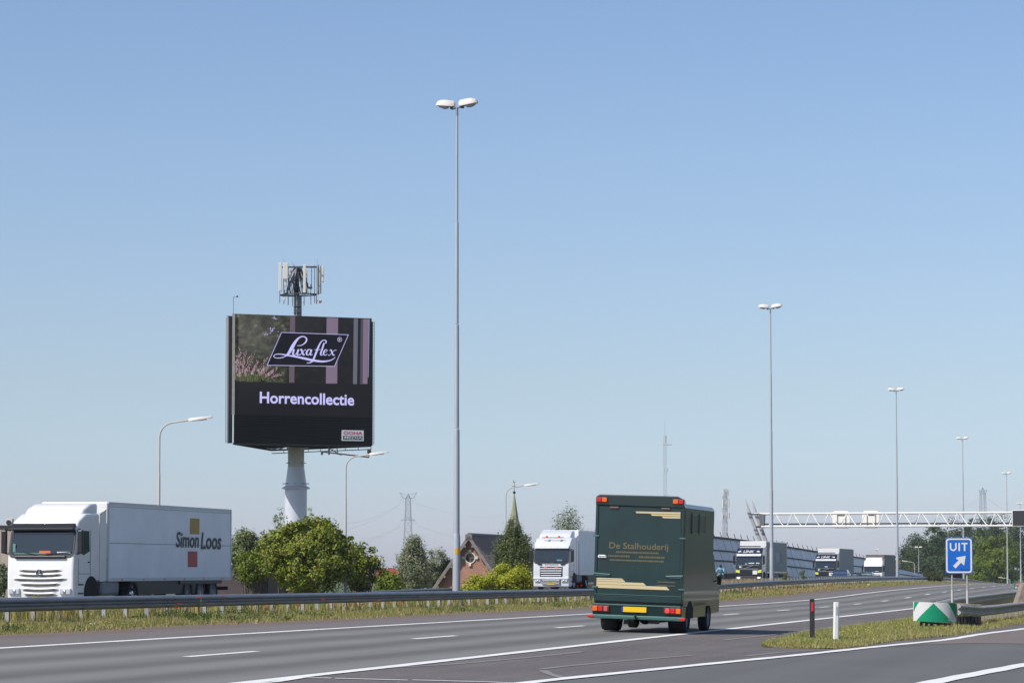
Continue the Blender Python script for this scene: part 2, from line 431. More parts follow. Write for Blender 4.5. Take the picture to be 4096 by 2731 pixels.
# ramp pavement
def sheet(name, la, lb, dz, m, cols=6):
    """sheet between two (t,n) polylines of equal length"""
    k = len(la); vs = []; uv = []; fs = []
    for a, b in zip(la, lb):
        for c in range(cols + 1):
            t = a[0] + (b[0] - a[0]) * c / cols; n = a[1] + (b[1] - a[1]) * c / cols
            vs.append(tuple(W(t, n, dz))); uv.append((n, t))
    for i in range(k - 1):
        for c in range(cols):
            q = i * (cols + 1) + c; fs.append((q, q + 1, q + cols + 2, q + cols + 1))
    return props(mesh_np(name, vs, fs, m, uv=uv, smooth=True), kind='structure')
def resample(tn, k):
    d = [0]
    for a, b in zip(tn[:-1], tn[1:]): d.append(d[-1] + math.hypot(b[0] - a[0], b[1] - a[1]))
    q = np.linspace(0, d[-1], k)
    return list(zip(np.interp(q, d, [p[0] for p in tn]), np.interp(q, d, [p[1] for p in tn])))
N_ = 60
ra = resample(ramp_l, N_)
rb = [(t - 12 * .0, n + 9.0) for t, n in ra]
sheet('exit_road', ra, rb, .016, ASPH4)
pa = G_line([(3560, 2588), (3700, 2575), (3790, 2564), (3917, 2541), (4096, 2519), (4300, 2486)], step=.7)
pb = G_line([(3560, 2590), (3700, 2580), (3790, 2577), (3917, 2575), (4096, 2577), (4300, 2580)], step=.7)
sheet('exit_road_patch', resample(pa, 30), resample(pb, 30), .022, ASPH5)
stripe(ramp_l, .23, .028)
stripe(ramp_r, .30, .028)
for seg in ([(940, 2745), (1100, 2731), (1215, 2713), (1325, 2716)], [(1340, 2716.5), (1480, 2720), (1632, 2724)], [(1648, 2723), (1800, 2727), (1955, 2731), (2100, 2738)]):
    stripe(G_line(seg, step=.3), .10, .020)
# old pale scrape marks on the gore asphalt
SCR = mat('pale_scrape', (.215, .205, .20), .85, var=.25, vscale=4)
for seg in ([(1560, 2672), (1800, 2660), (2100, 2633), (2330, 2608)], [(2160, 2678), (2300, 2662), (2420, 2652), (2600, 2636), (2770, 2622)], [(2170, 2682), (2210, 2705), (2290, 2720)],
            [(2900, 2560), (3150, 2533), (3350, 2506), (3560, 2480), (3650, 2468)], [(2980, 2625), (3150, 2608), (3300, 2600)]):
    stripe(smooth_line(G_line(seg, step=.4), 4), .13, .016, name='scrape_mark', m=SCR)

# ------------------------------------------------------------------ grass (uncountable)
def blades(name, pts, hgt, wid, mats, mi, lean=.35, segs=1):
    """pts Nx3 world, hgt N, one curved blade (2 tris) each"""
    N = len(pts); ang = rng.uniform(0, 2 * math.pi, N); la = rng.uniform(0, 2 * math.pi, N)
    ln = rng.uniform(.05, lean, N) * hgt
    dx = np.cos(ang) * wid / 2; dy = np.sin(ang) * wid / 2
    lx = np.cos(la) * ln; ly = np.sin(la) * ln
    v = np.zeros((N, 4, 3))
    v[:, 0] = pts + np.stack([dx, dy, np.zeros(N)], 1); v[:, 1] = pts - np.stack([dx, dy, np.zeros(N)], 1)
    v[:, 2] = pts + np.stack([lx * .5 - dx * .8, ly * .5 - dy * .8, hgt * .6], 1)
    v[:, 3] = pts + np.stack([lx + dx * .2, ly + dy * .2, hgt], 1)
    f = np.arange(N * 4).reshape(N, 4)
    return mesh_np(name, v.reshape(-1, 3), f, mats, mi=mi)
GB = leafmat('grass_blade', (.16, .20, .035), (.46, .45, .15), .35)
GY = leafmat('grass_straw', (.30, .24, .10), (.50, .40, .20), .25)
GD = leafmat('weed_leaf', (.035, .08, .018), (.12, .18, .04), .3)
GO = leafmat('dry_dock', (.32, .20, .08), (.50, .36, .18), .2)
def scatter_tn(N, tr, nr, tpow=1.0):
    t = tr[0] + (tr[1] - tr[0]) * rng.random(N) ** tpow; n = rng.uniform(nr[0], nr[1], N)
    return t, n
def to_world(t, n, dz=0):
    hz = np.array([h(a, b) for a, b in zip(t, n)]) + dz
    return np.stack([t * SA + n * CA, t * CA - n * SA, hz], 1)
def patch(x, y, s, seed):
    return .5 + .5 * np.sin(x * s + seed) * np.cos(y * s * 1.3 + seed * 2.1) + .25 * np.sin((x + y) * s * 2.7 + seed)
# verge along the near side of the median rail, and between the rails
def verge(name, N, tr, nr, hm, wid, tp, dryf, seed, edge=None):
    t, n = scatter_tn(N, tr, nr, tp)
    if edge is not None:
        keep = n < np.array([edge(a) for a in t]) + rng.normal(0, .12, N); t, n = t[keep], n[keep]
    pt = to_world(t, n, -.01)
    pc = patch(t, n, .9, seed); hh = hm * (.45 + .75 * pc) * rng.uniform(.5, 1.15, len(t))
    if edge is not None: hh *= np.clip((edge_d(t) - n) / .9, .25, 1)
    r = rng.random(len(t)); dry = np.clip(dryf(t) + .25 * (pc - .5), 0, 1)
    mi = np.where(r < dry * .75, 1, 0); mi = np.where((r > .82) & (pc < .55), 2, mi); mi = np.where((r < dry * .35 - .12), 3, mi)
    hh = hh * (1 + .15 * (mi == 3))
    ww = wid * rng.uniform(.6, 1.5, len(t))
    return props(blades(name, pt, hh, ww, [GB, GY, GD, GO], mi), kind='stuff')
def edge_d(t): return -21.45 + .25 * np.sin(t * .31) + .12 * np.sin(t * 1.07)
dryA = lambda t: np.interp(t, [40, 100, 135, 150, 165, 190, 205, 240], [.48, .38, .36, .55, .95, .85, .3, .35])
verge('grass', 90000, (38, 125), (-24.9, -21.2), .15, .018, 1.3, dryA, 1.0, edge=lambda t: -21.45 + .25 * math.sin(t * .31) + .12 * math.sin(t * 1.07))
verge('grass', 40000, (125, 330), (-24.9, -21.2), .20, .04, 1.3, dryA, 1.4, edge=lambda t: -21.45 + .25 * math.sin(t * .31) + .12 * math.sin(t * 1.07))
verge('grass', 46000, (40, 135), (-29.3, -24.9), .44, .032, 1.4, lambda t: dryA(t) + .1, 2.0)
verge('grass', 26000, (135, 340), (-29.3, -24.9), .42, .06, 1.2, dryA, 3.0)
verge('grass', 16000, (60, 300), (-52.5, -47.2), .42, .07, 1.2, lambda t: .25 + 0 * t, 4.0)
# tall tan docks round the second mast
tt = on_n(3085, -25); t = rng.normal(tt - 2, 17, 5000); n = rng.uniform(-28, -25.1, 5000)
props(blades('dry_weeds', to_world(t, n), rng.uniform(.3, .85, 5000) * np.clip(1.1 - abs(t - tt) / 48, .3, 1), np.full(5000, .05), [GO, GY], rng.integers(0, 2, 5000), lean=.25), kind='stuff')
# broad-leaved weeds: little leaf clumps
def leaf_clumps(name, cents, rad, hgt, nl, size, mats, mi=None, parent=None, kind=None):
    C = np.asarray(cents); M = len(C)
    rad = np.broadcast_to(rad, M); hgt = np.broadcast_to(hgt, M)
    idx = np.repeat(np.arange(M), nl); N = len(idx)
    d = rng.normal(0, 1, (N, 3)); d /= np.linalg.norm(d, axis=1)[:, None]; r = rng.random(N) ** .45
    p = C[idx] + d * r[:, None] * np.stack([rad[idx], rad[idx], hgt[idx]], 1)
    return leaves(name, p, d, size, mats, mi=None if mi is None else np.asarray(mi)[idx], parent=parent, kind=kind)
def leaves(name, p, d, size, mats, mi=None, parent=None, kind=None, droop=0):
    """one bent leaf (quad) per point, roughly facing direction d"""
    N = len(p)
    nrm = d + rng.normal(0, .75, (N, 3)) + np.array([0, 0, .35]); nrm /= np.linalg.norm(nrm, axis=1)[:, None]
    a = rng.normal(0, 1, (N, 3)); a[:, 2] -= droop; a -= nrm * (a * nrm).sum(1)[:, None]; a /= np.linalg.norm(a, axis=1)[:, None]
    b = np.cross(nrm, a); s = size * rng.uniform(.6, 1.35, N); s1 = s[:, None] * .5; s2 = s1 * .62
    v = np.stack([p - a * s1, p + b * s2 + nrm * s1 * .15, p + a * s1, p - b * s2 + nrm * s1 * .15], 1).reshape(-1, 3)
    o = mesh_np(name, v, np.arange(N * 4).reshape(N, 4), mats, mi=mi, parent=parent)
    if kind: props(o, kind=kind)
    return o
t, n = scatter_tn(2600, (40, 130), (-24.7, -21.7), 1.3)
leaf_clumps('weeds', to_world(t, n, .05), rng.uniform(.05, .16, len(t)), rng.uniform(.04, .13, len(t)), 26, .028, [GB, GY], mi=(rng.random(len(t)) < .3).astype(int), kind='stuff')
t, n = scatter_tn(2600, (40, 150), (-28.6, -25.3), 1.3)
leaf_clumps('weeds', to_world(t, n, .30), rng.uniform(.05, .18, len(t)), rng.uniform(.06, .22, len(t)), 26, .034, [GB, GY], mi=(rng.random(len(t)) < .35).astype(int), kind='stuff')
t, n = scatter_tn(9000, (38, 150), (-21.7, -20.7), 1.3); kk_ = rng.random(len(t)) < np.clip((-20.7 - n) * .9, 0, 1) * patch(t, n, .8, 3); t, n = t[kk_], n[kk_]
props(blades('edge_tufts', to_world(t, n, .01), rng.uniform(.03, .13, len(t)), np.full(len(t), .02), [GY, GB, GO], rng.integers(0, 3, len(t)), lean=.8), kind='stuff')
t, n = scatter_tn(1500, (40, 130), (-24.6, -21.9), 1.2)
props(blades('tall_grass', to_world(t, n), rng.uniform(.18, .36, len(t)), np.full(len(t), .012), [GY, GB], rng.integers(0, 2, len(t)), lean=.3), kind='stuff')
t, n = scatter_tn(520, (42, 130), (-24.6, -21.9), 1.2)
sel = patch(t, n, .35, 5) > .45; t, n = t[sel], n[sel]
leaf_clumps('weeds', to_world(t, n, .07), rng.uniform(.1, .28, len(t)), rng.uniform(.07, .17, len(t)), 60, .045, GD, kind='stuff')
for px_, s_ in ((790, .30), (860, .22), (905, .2), (1020, .32), (720, .2), (3475, .35), (3420, .3), (3230, .25), (2990, .3)):
    tt = on_n(px_, -23.4)
    leaf_clumps('weeds', [W(tt + rng.normal(0, .5), -23.9 + rng.normal(0, .3), s_ * .45) for _ in range(5)], s_ * .9, s_ * .55, 120, .05, GD, kind='stuff')
# short lawn on the gore nose
gore_top = G_line([(3048, 2588), (3110, 2562), (3200, 2540), (3330, 2521), (3450, 2501), (3560, 2488), (3640, 2474), (3740, 2440), (3830, 2420), (4096, 2385), (4400, 2350)], step=.5)
gore_bot = G_line([(3048, 2588), (3160, 2595), (3350, 2596), (3450, 2584), (3560, 2566), (3700, 2551), (3800, 2543), (3900, 2525), (4000, 2508), (4096, 2491), (4400, 2440)], step=.5)
ga, gb = resample(gore_top, 160), resample(gore_bot, 160)
sheet('gore_lawn', ga[::4] + [ga[-1]], gb[::4] + [gb[-1]], .03, GRASSG)
N = 80000
q = rng.random(N) ** 1.15; c = rng.random(N); ii = q * 158
i0 = ii.astype(int); fr = ii - i0
A = np.array(ga); B = np.array(gb)
pa_ = A[i0] * (1 - fr[:, None]) + A[i0 + 1] * fr[:, None]; pb_ = B[i0] * (1 - fr[:, None]) + B[i0 + 1] * fr[:, None]
tn = pa_ + (pb_ - pa_) * (c[:, None] * 1.06 - .03)
hh = rng.uniform(.03, .10, N) * (.6 + .8 * patch(tn[:, 0], tn[:, 1], 1.1, 2)); r = rng.random(N)
mi = np.where(r < .25 + .25 * (c > .75), 1, 0)
props(blades('lawn_grass', to_world(tn[:, 0], tn[:, 1], .02), hh, np.full(N, .014), [GB, GY], mi, lean=.8), kind='stuff')
# seed stalks and dandelions on the lawn
sel = rng.integers(0, N, 260)
props(blades('seed_stalks', to_world(tn[sel, 0], tn[sel, 1], .02), rng.uniform(.15, .34, 260), np.full(260, .006), [GY], np.zeros(260, int), lean=.2), kind='stuff')
DAN = mat('dandelion_yellow', (.75, .55, .02), .6)
for i, (x, y) in enumerate([(3375, 2528), (3397, 2524), (3420, 2516), (3447, 2514), (3463, 2520), (3475, 2510), (3588, 2503), (3614, 2503), (3392, 2520), (3490, 2534)]):
    t_, n_ = G(x, y, .1); m_ = MB(); b_ = W(t_, n_, .03)
    m_.tube([b_, b_ + Vector((0, 0, .08))], .003, 4); m_.mi = 1
    m_.sphere(b_ + Vector((0, 0, .09)), .02, 8, 4, (1, 1, .5))
    props(m_.build('dandelion', [GD, DAN]), 'yellow dandelion flower in the short grass of the exit nose', 'flower', 'dandelions in the nose lawn')
# poppies
POP = mat('poppy_red', (.75, .04, .012), .6, trans=.3)
pops = [(800, 2390), (890, 2385), (1060, 2440), (1190, 2423), (1290, 2398), (1315, 2445), (1423, 2418), (1424, 2400), (1515, 2403), (1513, 2434), (1429, 2425), (1596, 2410), (1618, 2420), (1597, 2411),
        (1557, 2433), (1724, 2395), (1994, 2386), (2180, 2374), (2186, 2387), (1995, 2387), (2308, 2342), (2323, 2341), (2352, 2338), (2368, 2336), (2363, 2341), (1500, 2412), (1940, 2396), (2922, 2322), (2943, 2324),
        (2960, 2350), (2967, 2353), (3020, 2352), (3078, 2343), (3355, 2320), (3440, 2322), (715, 2416), (705, 2430)]
for i, (x, y) in enumerate(pops):
    nn = -23.6 - 1.2 * ((i * 37) % 10) / 10 if y > 2380 or x > 2700 else -27.5
    t_ = on_n(x, nn); b_ = W(t_, nn, 0); a_, bz = ray(x, y); zz = EYE + bz * b_.y; hh_ = max(.25, min(.95, zz - b_.z)); m_ = MB()
    m_.tube([b_, b_ + Vector((.02, 0, hh_))], .004, 4); m_.mi = 1
    cc = b_ + Vector((.02, 0, hh_)); rr_ = .035 + .015 * ((i * 13) % 5) / 5
    for k in range(5):
        a = k * 1.257 + i; d1 = Vector((math.cos(a), math.sin(a), .25)) * rr_ * 1.3; d2 = Vector((-math.sin(a), math.cos(a), 0)) * rr_ * .8
        m_.poly([cc, cc + d1 * .6 + d2, cc + d1 * 1.1 + Vector((0, 0, .02)), cc + d1 * .6 - d2])
    props(m_.build('poppy', [GD, POP]), 'red poppy flowering in the tall grass of the median', 'poppy', 'poppies along the median')
# litter
LITW = mat('litter_white', (.8, .8, .78), .5)
for (x, y, lab, s) in ((372, 2503, 'crumpled white litter in the grass edge under the guardrail, left of the poppies', .09), (3475, 2342, 'larger white scrap of litter on the median verge near the second mast', .16), (3447, 2344, 'small white scrap of litter on the median verge near the second mast', .08)):
    t_, n_ = G(x, y, .0); b_ = W(t_, n_, s * .35)
    m_ = MB(); m_.sphere(b_, s, 7, 5, (1, .8, .45))
    for i_, vv in enumerate(m_.v): m_.v[i_] = tuple(Vector(vv) + Vector(rng.normal(0, s * .14, 3)))
    props(m_.build('litter', LITW), lab, 'litter')

# ------------------------------------------------------------------ guardrails
PROF = [(-.012, .618), (.0, .632), (.045, .616), (.088, .577), (.090, .538), (.012, .485), (.012, .455), (.088, .410), (.088, .370), (.04, .318), (.015, .312), (0.0, .33)]
def rail(name, label, line, side=-1, seg_len=4.0, post=1.333, top=.62, group=None, double=False, dzb=0.0, posts=True, pm=None, dzf=None, bm=None):
    """line: list of (t,n); side -1 puts the beam's face towards -n, +1 towards +n"""
    d = [0]
    for a, b in zip(line[:-1], line[1:]): d.append(d[-1] + math.hypot(b[0] - a[0], b[1] - a[1]))
    Tt = np.array([p[0] for p in line]); Tn = np.array([p[1] for p in line]); Ld = d[-1]
    def pos(s): return float(np.interp(s, d, Tt)), float(np.interp(s, d, Tn))
    def frame(s):
        a = pos(max(0, s - .3)); b = pos(min(Ld, s + .3)); dt, dn = b[0] - a[0], b[1] - a[1]; l = math.hypot(dt, dn)
        return (-dn / l, dt / l)        # unit vector in (t,n) to the right of travel
    t0, n0 = pos(Ld / 2)
    root = thing(name, label, 'guardrail', W(t0, n0), group=group); org = W(t0, n0)
    sides = (-1, 1) if double else (side,)
    s = 0.0
    while s < Ld - .2:
        e = min(s + seg_len, Ld); k = max(1, int((e - s) / 1.0)) if e < 90 else 2
        for sd_ in sides:
            m_ = MB(); base = 0; rows = []
            for i in range(k + 1):
                ss = s + (e - s) * i / k; tt_, nn_ = pos(ss); fr_ = frame(ss); row = []
                for (o_, z_) in PROF:
                    oo = (o_ + (.03 if not double else .12)) * sd_
                    p_ = W(tt_ + fr_[0] * oo, nn_ + fr_[1] * oo) ; p_.z = h(tt_, nn_) + z_ + (top - .62) + (dzf(tt_) if dzf else 0); row.append(p_ - org)
                rows.append(row)
            vs = [v for r_ in rows for v in r_]; P_ = len(PROF)
            m_.add(vs, [(i * P_ + j, i * P_ + (j + 1) % P_, (i + 1) * P_ + (j + 1) % P_, (i + 1) * P_ + j) for i in range(k) for j in range(P_)] + [tuple(range(P_)), tuple(range(k * P_, (k + 1) * P_))])
            m_.build('rail_beam', bm or STEEL, root, smooth=False)
        s = e
    if posts:
        pmesh = None; s = 4.3 if bm and not double else 1.1; cnt = 0
        while s < Ld and cnt < 295:
            tt_, nn_ = pos(s); fr_ = frame(s); off_ = 0 if double else -.07 * side; p_ = W(tt_ + fr_[0] * off_, nn_ + fr_[1] * off_) - org + Vector((0, 0, dzf(tt_) if dzf else 0))
            if pmesh is None:
                mm = MB(); hp = top - .06
                mm.prism([(-.05, -.03), (.05, -.03), (.05, -.022), (-.042, -.022), (-.042, .022), (.05, .022), (.05, .03), (-.05, .03)], -.1, hp, 'z')
                o_ = mm.build('post', pm or POSTM, root); pmesh = o_.data
                o_.location = p_
            else: o_ = inst(pmesh, 'post', root, p_)
            o_.rotation_euler = (0, 0, -AL + (R(rng.normal(0, 4)))); cnt += 1
            if cnt % 3 == 0:
                pass
            s += post
    return root
rail('guardrail', 'long steel guardrail on the near side of the median, nearest to the camera', [(tt, -25.0) for tt in np.arange(38, 404, 1.0)], side=1)
rail('guardrail', 'steel guardrail on the far side of the median, running behind the nearest one', [(tt, -28.2) for tt in np.arange(40, 380, 1.0)], side=-1, post=1.6, group='guardrails', dzf=lambda t: float(np.interp(t, [0, 115, 150, 400], [-.16, -.14, .07, .05])))
rail('guardrail', 'guardrail on the outer edge of the opposite carriageway, below the trees and houses', [(tt, -47.6) for tt in np.arange(70, 250, 1.0)], side=1, group='guardrails')
rr1p = [at(x, y, Y) for x, y, Y in ((3826, 2413, 71.8), (3829, 2414, 72), (3880, 2419, 76), (3918, 2422, 79.5), (3985, 2417, 85), (4040, 2411, 89.5), (4096, 2405, 94.5), (4200, 2395, 104), (4400, 2378, 125))]
rr1 = [TN(p.x, p.y) for p in rr1p]; rz1 = [p.z - h(*q) - .69 for p, q in zip(rr1p, rr1)]
rr1 = smooth_line(resample(rr1, 60), 4); _t1 = [q[0] for q in [TN(p.x, p.y) for p in rr1p]]
rail('guardrail', 'curving guardrail beside the exit road, starting behind the green and white shield', rr1, side=1, top=.68, dzf=lambda t: float(np.interp(t, _t1, rz1)), bm=STEELG, pm=POSTG)
rr2 = smooth_line(G_line([(3726, 2407), (3760, 2400), (3806, 2391), (3900, 2379), (4000, 2368), (4079, 2360), (4160, 2352)], dz=.68, step=1.0), 2)
rail('guardrail', 'double guardrail beside the main road, passing behind the blue exit sign', rr2, double=True, top=.68, pm=POSTG, bm=STEELG)

# ------------------------------------------------------------------ lamp masts
def prof_tube(m_, zr, n=12, x=0, y=0):
    m_.tube([(x, y, z) for z, r in zr], [r for z, r in zr], n)
def lamp_mast(px, Y=None, n=-26.8, hgt=19.15, label='', cat='lamp post', sticker=False, group='tall double lamp masts along the median', sc=1.0, base=None):
    if Y is None:
        t_ = on_n(px, n); b_ = W(t_, n)
    else:
        a_, _ = ray(px, YH); b_ = Vector((a_ * Y, Y, base if base is not None else -3.0))
    root = thing('lamp_mast', label, cat, b_, -AL, group)
    H = hgt
    js = [0, .147 * H, .36 * H, .572 * H, .782 * H, H]; rs = [.150, .122, .096, .075, .055]
    for i in range(5):
        m_ = MB(); z0, z1 = js[i], js[i + 1]; r = rs[i] * sc
        zr = [(z0, r), (z1 - .12, r * .93), (z1 - .03, r * .86)] if i < 4 else [(z0, r), (z1, r * .85)]
        if i == 0: zr = [(0, r * 1.05), (.05, r * 1.05), (1.6, r), (z1 - .15, r * .98), (z1, rs[1] * sc)]
        prof_tube(m_, zr, 14 if Y is None else 6); m_.build('pole_section', POLE, root, smooth=True)
    if sticker:
        m_ = MB()
        for k in range(5):
            a0 = R(-100 + k * 14); a1 = R(-100 + (k + 1) * 14); r = .153 * sc
            p = lambda a, z: (r * math.cos(a), r * math.sin(a), z)
            m_.poly([p(a0, 2.02), p(a1, 2.02), p(a1, 2.25), p(a0, 2.25)])
        m_.build('number_label', ORANGE_S, root)
    m_ = MB(); prof_tube(m_, [(H - .05, .055 * sc), (H + .28, .05 * sc)], 10)
    m_.tube([(-.22, 0, H + .22), (.22, 0, H + .30)], .035, 8); m_.build('top_bracket', STEELD, root, smooth=True)
    for sgn, tilt in ((-1, 6), (1, 9)):
        Mh = Matrix.Translation((sgn * .08, 0, H + .30)) @ Matrix.Rotation(-sgn * R(tilt), 4, 'Y')
        m_ = MB()
        # tapered hood
        rings = []
        for (x, hw, zt, zb) in ((.02, .10, .17, .02), (.10, .15, .235, 0), (.52, .17, .235, 0), (.70, .15, .17, 0), (.76, .09, .09, .005)):
            rings.append([(x, -hw, zb), (x, -hw * .98, zb + (zt - zb) * .45), (x, -hw * .62, zt), (x, hw * .62, zt), (x, hw * .98, zb + (zt - zb) * .45), (x, hw, zb)])
        vs = [Mh @ Vector((sgn * v[0], v[1], v[2])) for r_ in rings for v in r_]
        fs = [(i * 6 + j, i * 6 + (j + 1) % 6, (i + 1) * 6 + (j + 1) % 6, (i + 1) * 6 + j) for i in range(4) for j in range(6)] + [tuple(range(6)), tuple(range(24, 30))]
        m_.add(vs, fs); hd = m_.build('lamp_head', LAMPH, root, smooth=True)
        m_ = MB(); rings = []
        for (x, hw, zb) in ((.25, .10, -.01), (.30, .13, -.07), (.45, .13, -.10), (.62, .11, -.06), (.69, .07, -.005)):
            rings.append([(x, -hw, 0), (x, -hw * .7, zb), (x, hw * .7, zb), (x, hw, 0)])
        vs = [Mh @ Vector((sgn * v[0], v[1], v[2])) for r_ in rings for v in r_]
        fs = [(i * 4 + j, i * 4 + (j + 1) % 4, (i + 1) * 4 + (j + 1) % 4, (i + 1) * 4 + j) for i in range(4) for j in range(4)] + [(0, 1, 2, 3), (16, 17, 18, 19)]
        m_.add(vs, fs); m_.build('glass_bowl', BOWL, hd, smooth=True)
        m_ = MB(); m_.box(Mh @ Vector((sgn * .14, 0, -.045)), (.10, .10, .08)); m_.build('clamp', DGREY, hd)
    return root
ORANGE_S = mat('orange_label', (.75, .38, .01), .6)
lamp_mast(1826, label='tallest double lamp mast in the median, in front of the brick gable house', sticker=True)
lamp_mast(3087, label='second tallest double lamp mast, in front of the grey trailer of the navy lorry')
lamp_mast(3590, label='double lamp mast behind the navy curtain trailer at the left edge of the woods', sticker=True)
lamp_mast(3855, label='double lamp mast rising behind the blue exit sign')
lamp_mast(4030, label='double lamp mast between the exit sign and the dark matrix board')
lamp_mast(4083, Y=585, hgt=19, base=-2.9, label='distant double lamp mast just below the matrix board', sc=1.3)
lamp_mast(4012, Y=880, hgt=18, base=-3.0, label='distant double lamp mast with its head just below the truss, before the light green tree', sc=1.7)
lamp_mast(3675, Y=560, hgt=9, base=-3.1, label='low double lamp post in front of the dark trees, left of the blue sign', group='low double lamp posts beyond the road', sc=1.0)
lamp_mast(3508, Y=760, hgt=10, base=-3.1, label='low double lamp post against the sky above the brown lorry roof', group='low double lamp posts beyond the road', sc=1.3)

def arm_lamp(px, Y, ztop, base, label, sgn=1, arm=1.52, scale=1.0, group='single arm lamp posts beside the opposite carriageway'):
    a_, _ = ray(px, YH); b_ = Vector((a_ * Y, Y, base)); H = ztop - base
    root = thing('street_lamp', label, 'street lamp', b_, R(-4), group); s = scale
    m_ = MB(); prof_tube(m_, [(0, .105 * s), (2.6, .10 * s), (H - 5.2, .09 * s), (H - 5.05, .075 * s)], 10); m_.build('lower_pole', CREAMP, root, smooth=True)
    m_ = MB(); prof_tube(m_, [(H - 5.1, .07 * s), (H - 2.75, .06 * s), (H - 2.65, .048 * s)], 10); m_.build('middle_pole', CREAMP, root, smooth=True)
    pts = [(0, 0, H - 2.7), (0, 0, H - .95)]
    for k in range(1, 8):
        a = R(k * 11.2); pts.append((sgn * .68 * (1 - math.cos(a)), 0, H - .95 + .72 * math.sin(a)))
    pts.append((sgn * arm, 0, H - .10))
    m_ = MB(); m_.tube(pts, [.048 * s] * 3 + [.042 * s] * (len(pts) - 3), 8); m_.build('curved_arm', CREAMP, root, smooth=True)
    x0 = sgn * (arm - .1); L_ = 1.15; m_ = MB()
    rings = []
    for (x, hw, zt, zb) in ((0, .05, .05, -.06), (.08, .10, .08, -.07), (.95 * L_, .09, .10, -.01), (L_, .04, .07, .01)):
        z0 = H - .10 + x * .09
        rings.append([(x0 + sgn * x, -hw, z0 + zb), (x0 + sgn * x, -hw, z0 + zt * .4), (x0 + sgn * x, -hw * .5, z0 + zt), (x0 + sgn * x, hw * .5, z0 + zt), (x0 + sgn * x, hw, z0 + zt * .4), (x0 + sgn * x, hw, z0 + zb)])
    vs = [v for r_ in rings for v in r_]
    m_.add(vs, [(i * 6 + j, i * 6 + (j + 1) % 6, (i + 1) * 6 + (j + 1) % 6, (i + 1) * 6 + j) for i in range(3) for j in range(6)] + [tuple(range(6)), tuple(range(18, 24))])
    hd = m_.build('lamp_head', LAMPH, root, smooth=True)
    m_ = MB(); m_.box((x0 + sgn * .5, 0, H - .11), (.75, .14, .05), Matrix.Rotation(-sgn * R(5), 3, 'Y')); m_.build('diffuser', BOWL, hd)
    return root
arm_lamp(634, 123, 8.92, .25, 'single arm street lamp rising behind the white box trailer')
arm_lamp(1382, 153, 8.6, .15, 'single arm street lamp in front of the big round tree beside the billboard')
arm_lamp(2023, 195, 8.1, .3, 'single arm street lamp in front of the weeping birch and church spire')
arm_lamp(3659, 520, 3.2, -4.2, 'distant single arm street lamp with its arm to the left before the dark woods', sgn=-1, scale=1.3, group=None)
arm_lamp(4040, 560, -.3, -7.0, 'distant single arm street lamp half hidden by the crest at the right', sgn=-1, scale=1.3, group=None)

# ------------------------------------------------------------------ vehicles
HEAD = -AL                        # rotation of a vehicle driving away from us
def text(parent, s, M, wdt, m, hgt=None, name='lettering', shear=0, off=0.0, depth=.002):
    cu = bpy.data.curves.new(name, 'FONT'); cu.body = s; cu.size = 1; cu.align_x = 'CENTER'; cu.align_y = 'CENTER'; cu.shear = shear; cu.offset = off; cu.extrude = depth
    cu.resolution_u = 3
    cu.materials.append(m)
    o = bpy.data.objects.new(name, cu); COL.objects.link(o)
    bpy.context.view_layer.update(); dx, dy = max(o.dimensions.x, .01), max(o.dimensions.y, .01)
    sx_ = wdt / dx; sy_ = (hgt / dy) if hgt else sx_
    me = bpy.data.meshes.new_from_object(o.evaluated_get(bpy.context.evaluated_depsgraph_get())); bpy.data.objects.remove(o); bpy.data.curves.remove(cu)
    me.name = name; o = bpy.data.objects.new(name, me); COL.objects.link(o)
    o.parent = parent; o.matrix_local = M @ Matrix.Diagonal((sx_, sy_, 1, 1))
    return o
def frameM(loc, right, up):
    r_ = Vector(right).normalized(); u_ = Vector(up).normalized(); n_ = r_.cross(u_)
    M = Matrix.Identity(4)
    for i in range(3): M[i][0] = r_[i]; M[i][1] = u_[i]; M[i][2] = n_[i]; M[i][3] = loc[i]
    return M
def wheel(root, x, y, r, wd, rimm=CHROME, side=1):
    m_ = MB(); N_ = 24
    prof = [(-wd / 2, r * .72), (-wd / 2, r * .93), (-wd * .4, r), (wd * .4, r), (wd / 2, r * .93), (wd / 2, r * .72)]
    vs = []; fs = []
    for k in range(N_):
        a = 2 * math.pi * k / N_
        for (px_, pr_) in prof: vs.append((px_, pr_ * math.cos(a), pr_ * math.sin(a)))
    for k in range(N_):
        k2 = (k + 1) % N_
        for j in range(6): fs.append((k * 6 + j, k * 6 + (j + 1) % 6, k2 * 6 + (j + 1) % 6, k2 * 6 + j))
    m_.add(vs, fs); o = m_.build('wheel', RUBBER, root, smooth=True); o.location = (x, y, r)
    m_ = MB(); N2 = 20
    rings = [(side * wd * .42, r * .72), (side * wd * .2, r * .62), (side * wd * .12, r * .35), (side * wd * .42, r * .18), (side * wd * .44, 0.001)]
    vs = [(px_, pr_ * math.cos(2 * math.pi * k / N2), pr_ * math.sin(2 * math.pi * k / N2)) for (px_, pr_) in rings for k in range(N2)]
    m_.add(vs, [(i * N2 + k, i * N2 + (k + 1) % N2, (i + 1) * N2 + (k + 1) % N2, (i + 1) * N2 + k) for i in range(4) for k in range(N2)])
    rm = m_.build('rim', rimm, o, smooth=True)
    return o
def quadpart(root, name, pts, m, th=.012, out=(0, 1, 0), bevel=0, seg=2):
    o_ = Vector(out) * th; m_ = MB(); n = len(pts); P0 = [Vector(p) for p in pts]
    m_.add([p for p in P0] + [p + o_ for p in P0], [tuple(range(n)), tuple(reversed(range(n, 2 * n)))] + [(i, n + i, n + (i + 1) % n, (i + 1) % n) for i in range(n)])
    return m_.build(name, m, root, bevel=bevel, seg=seg)
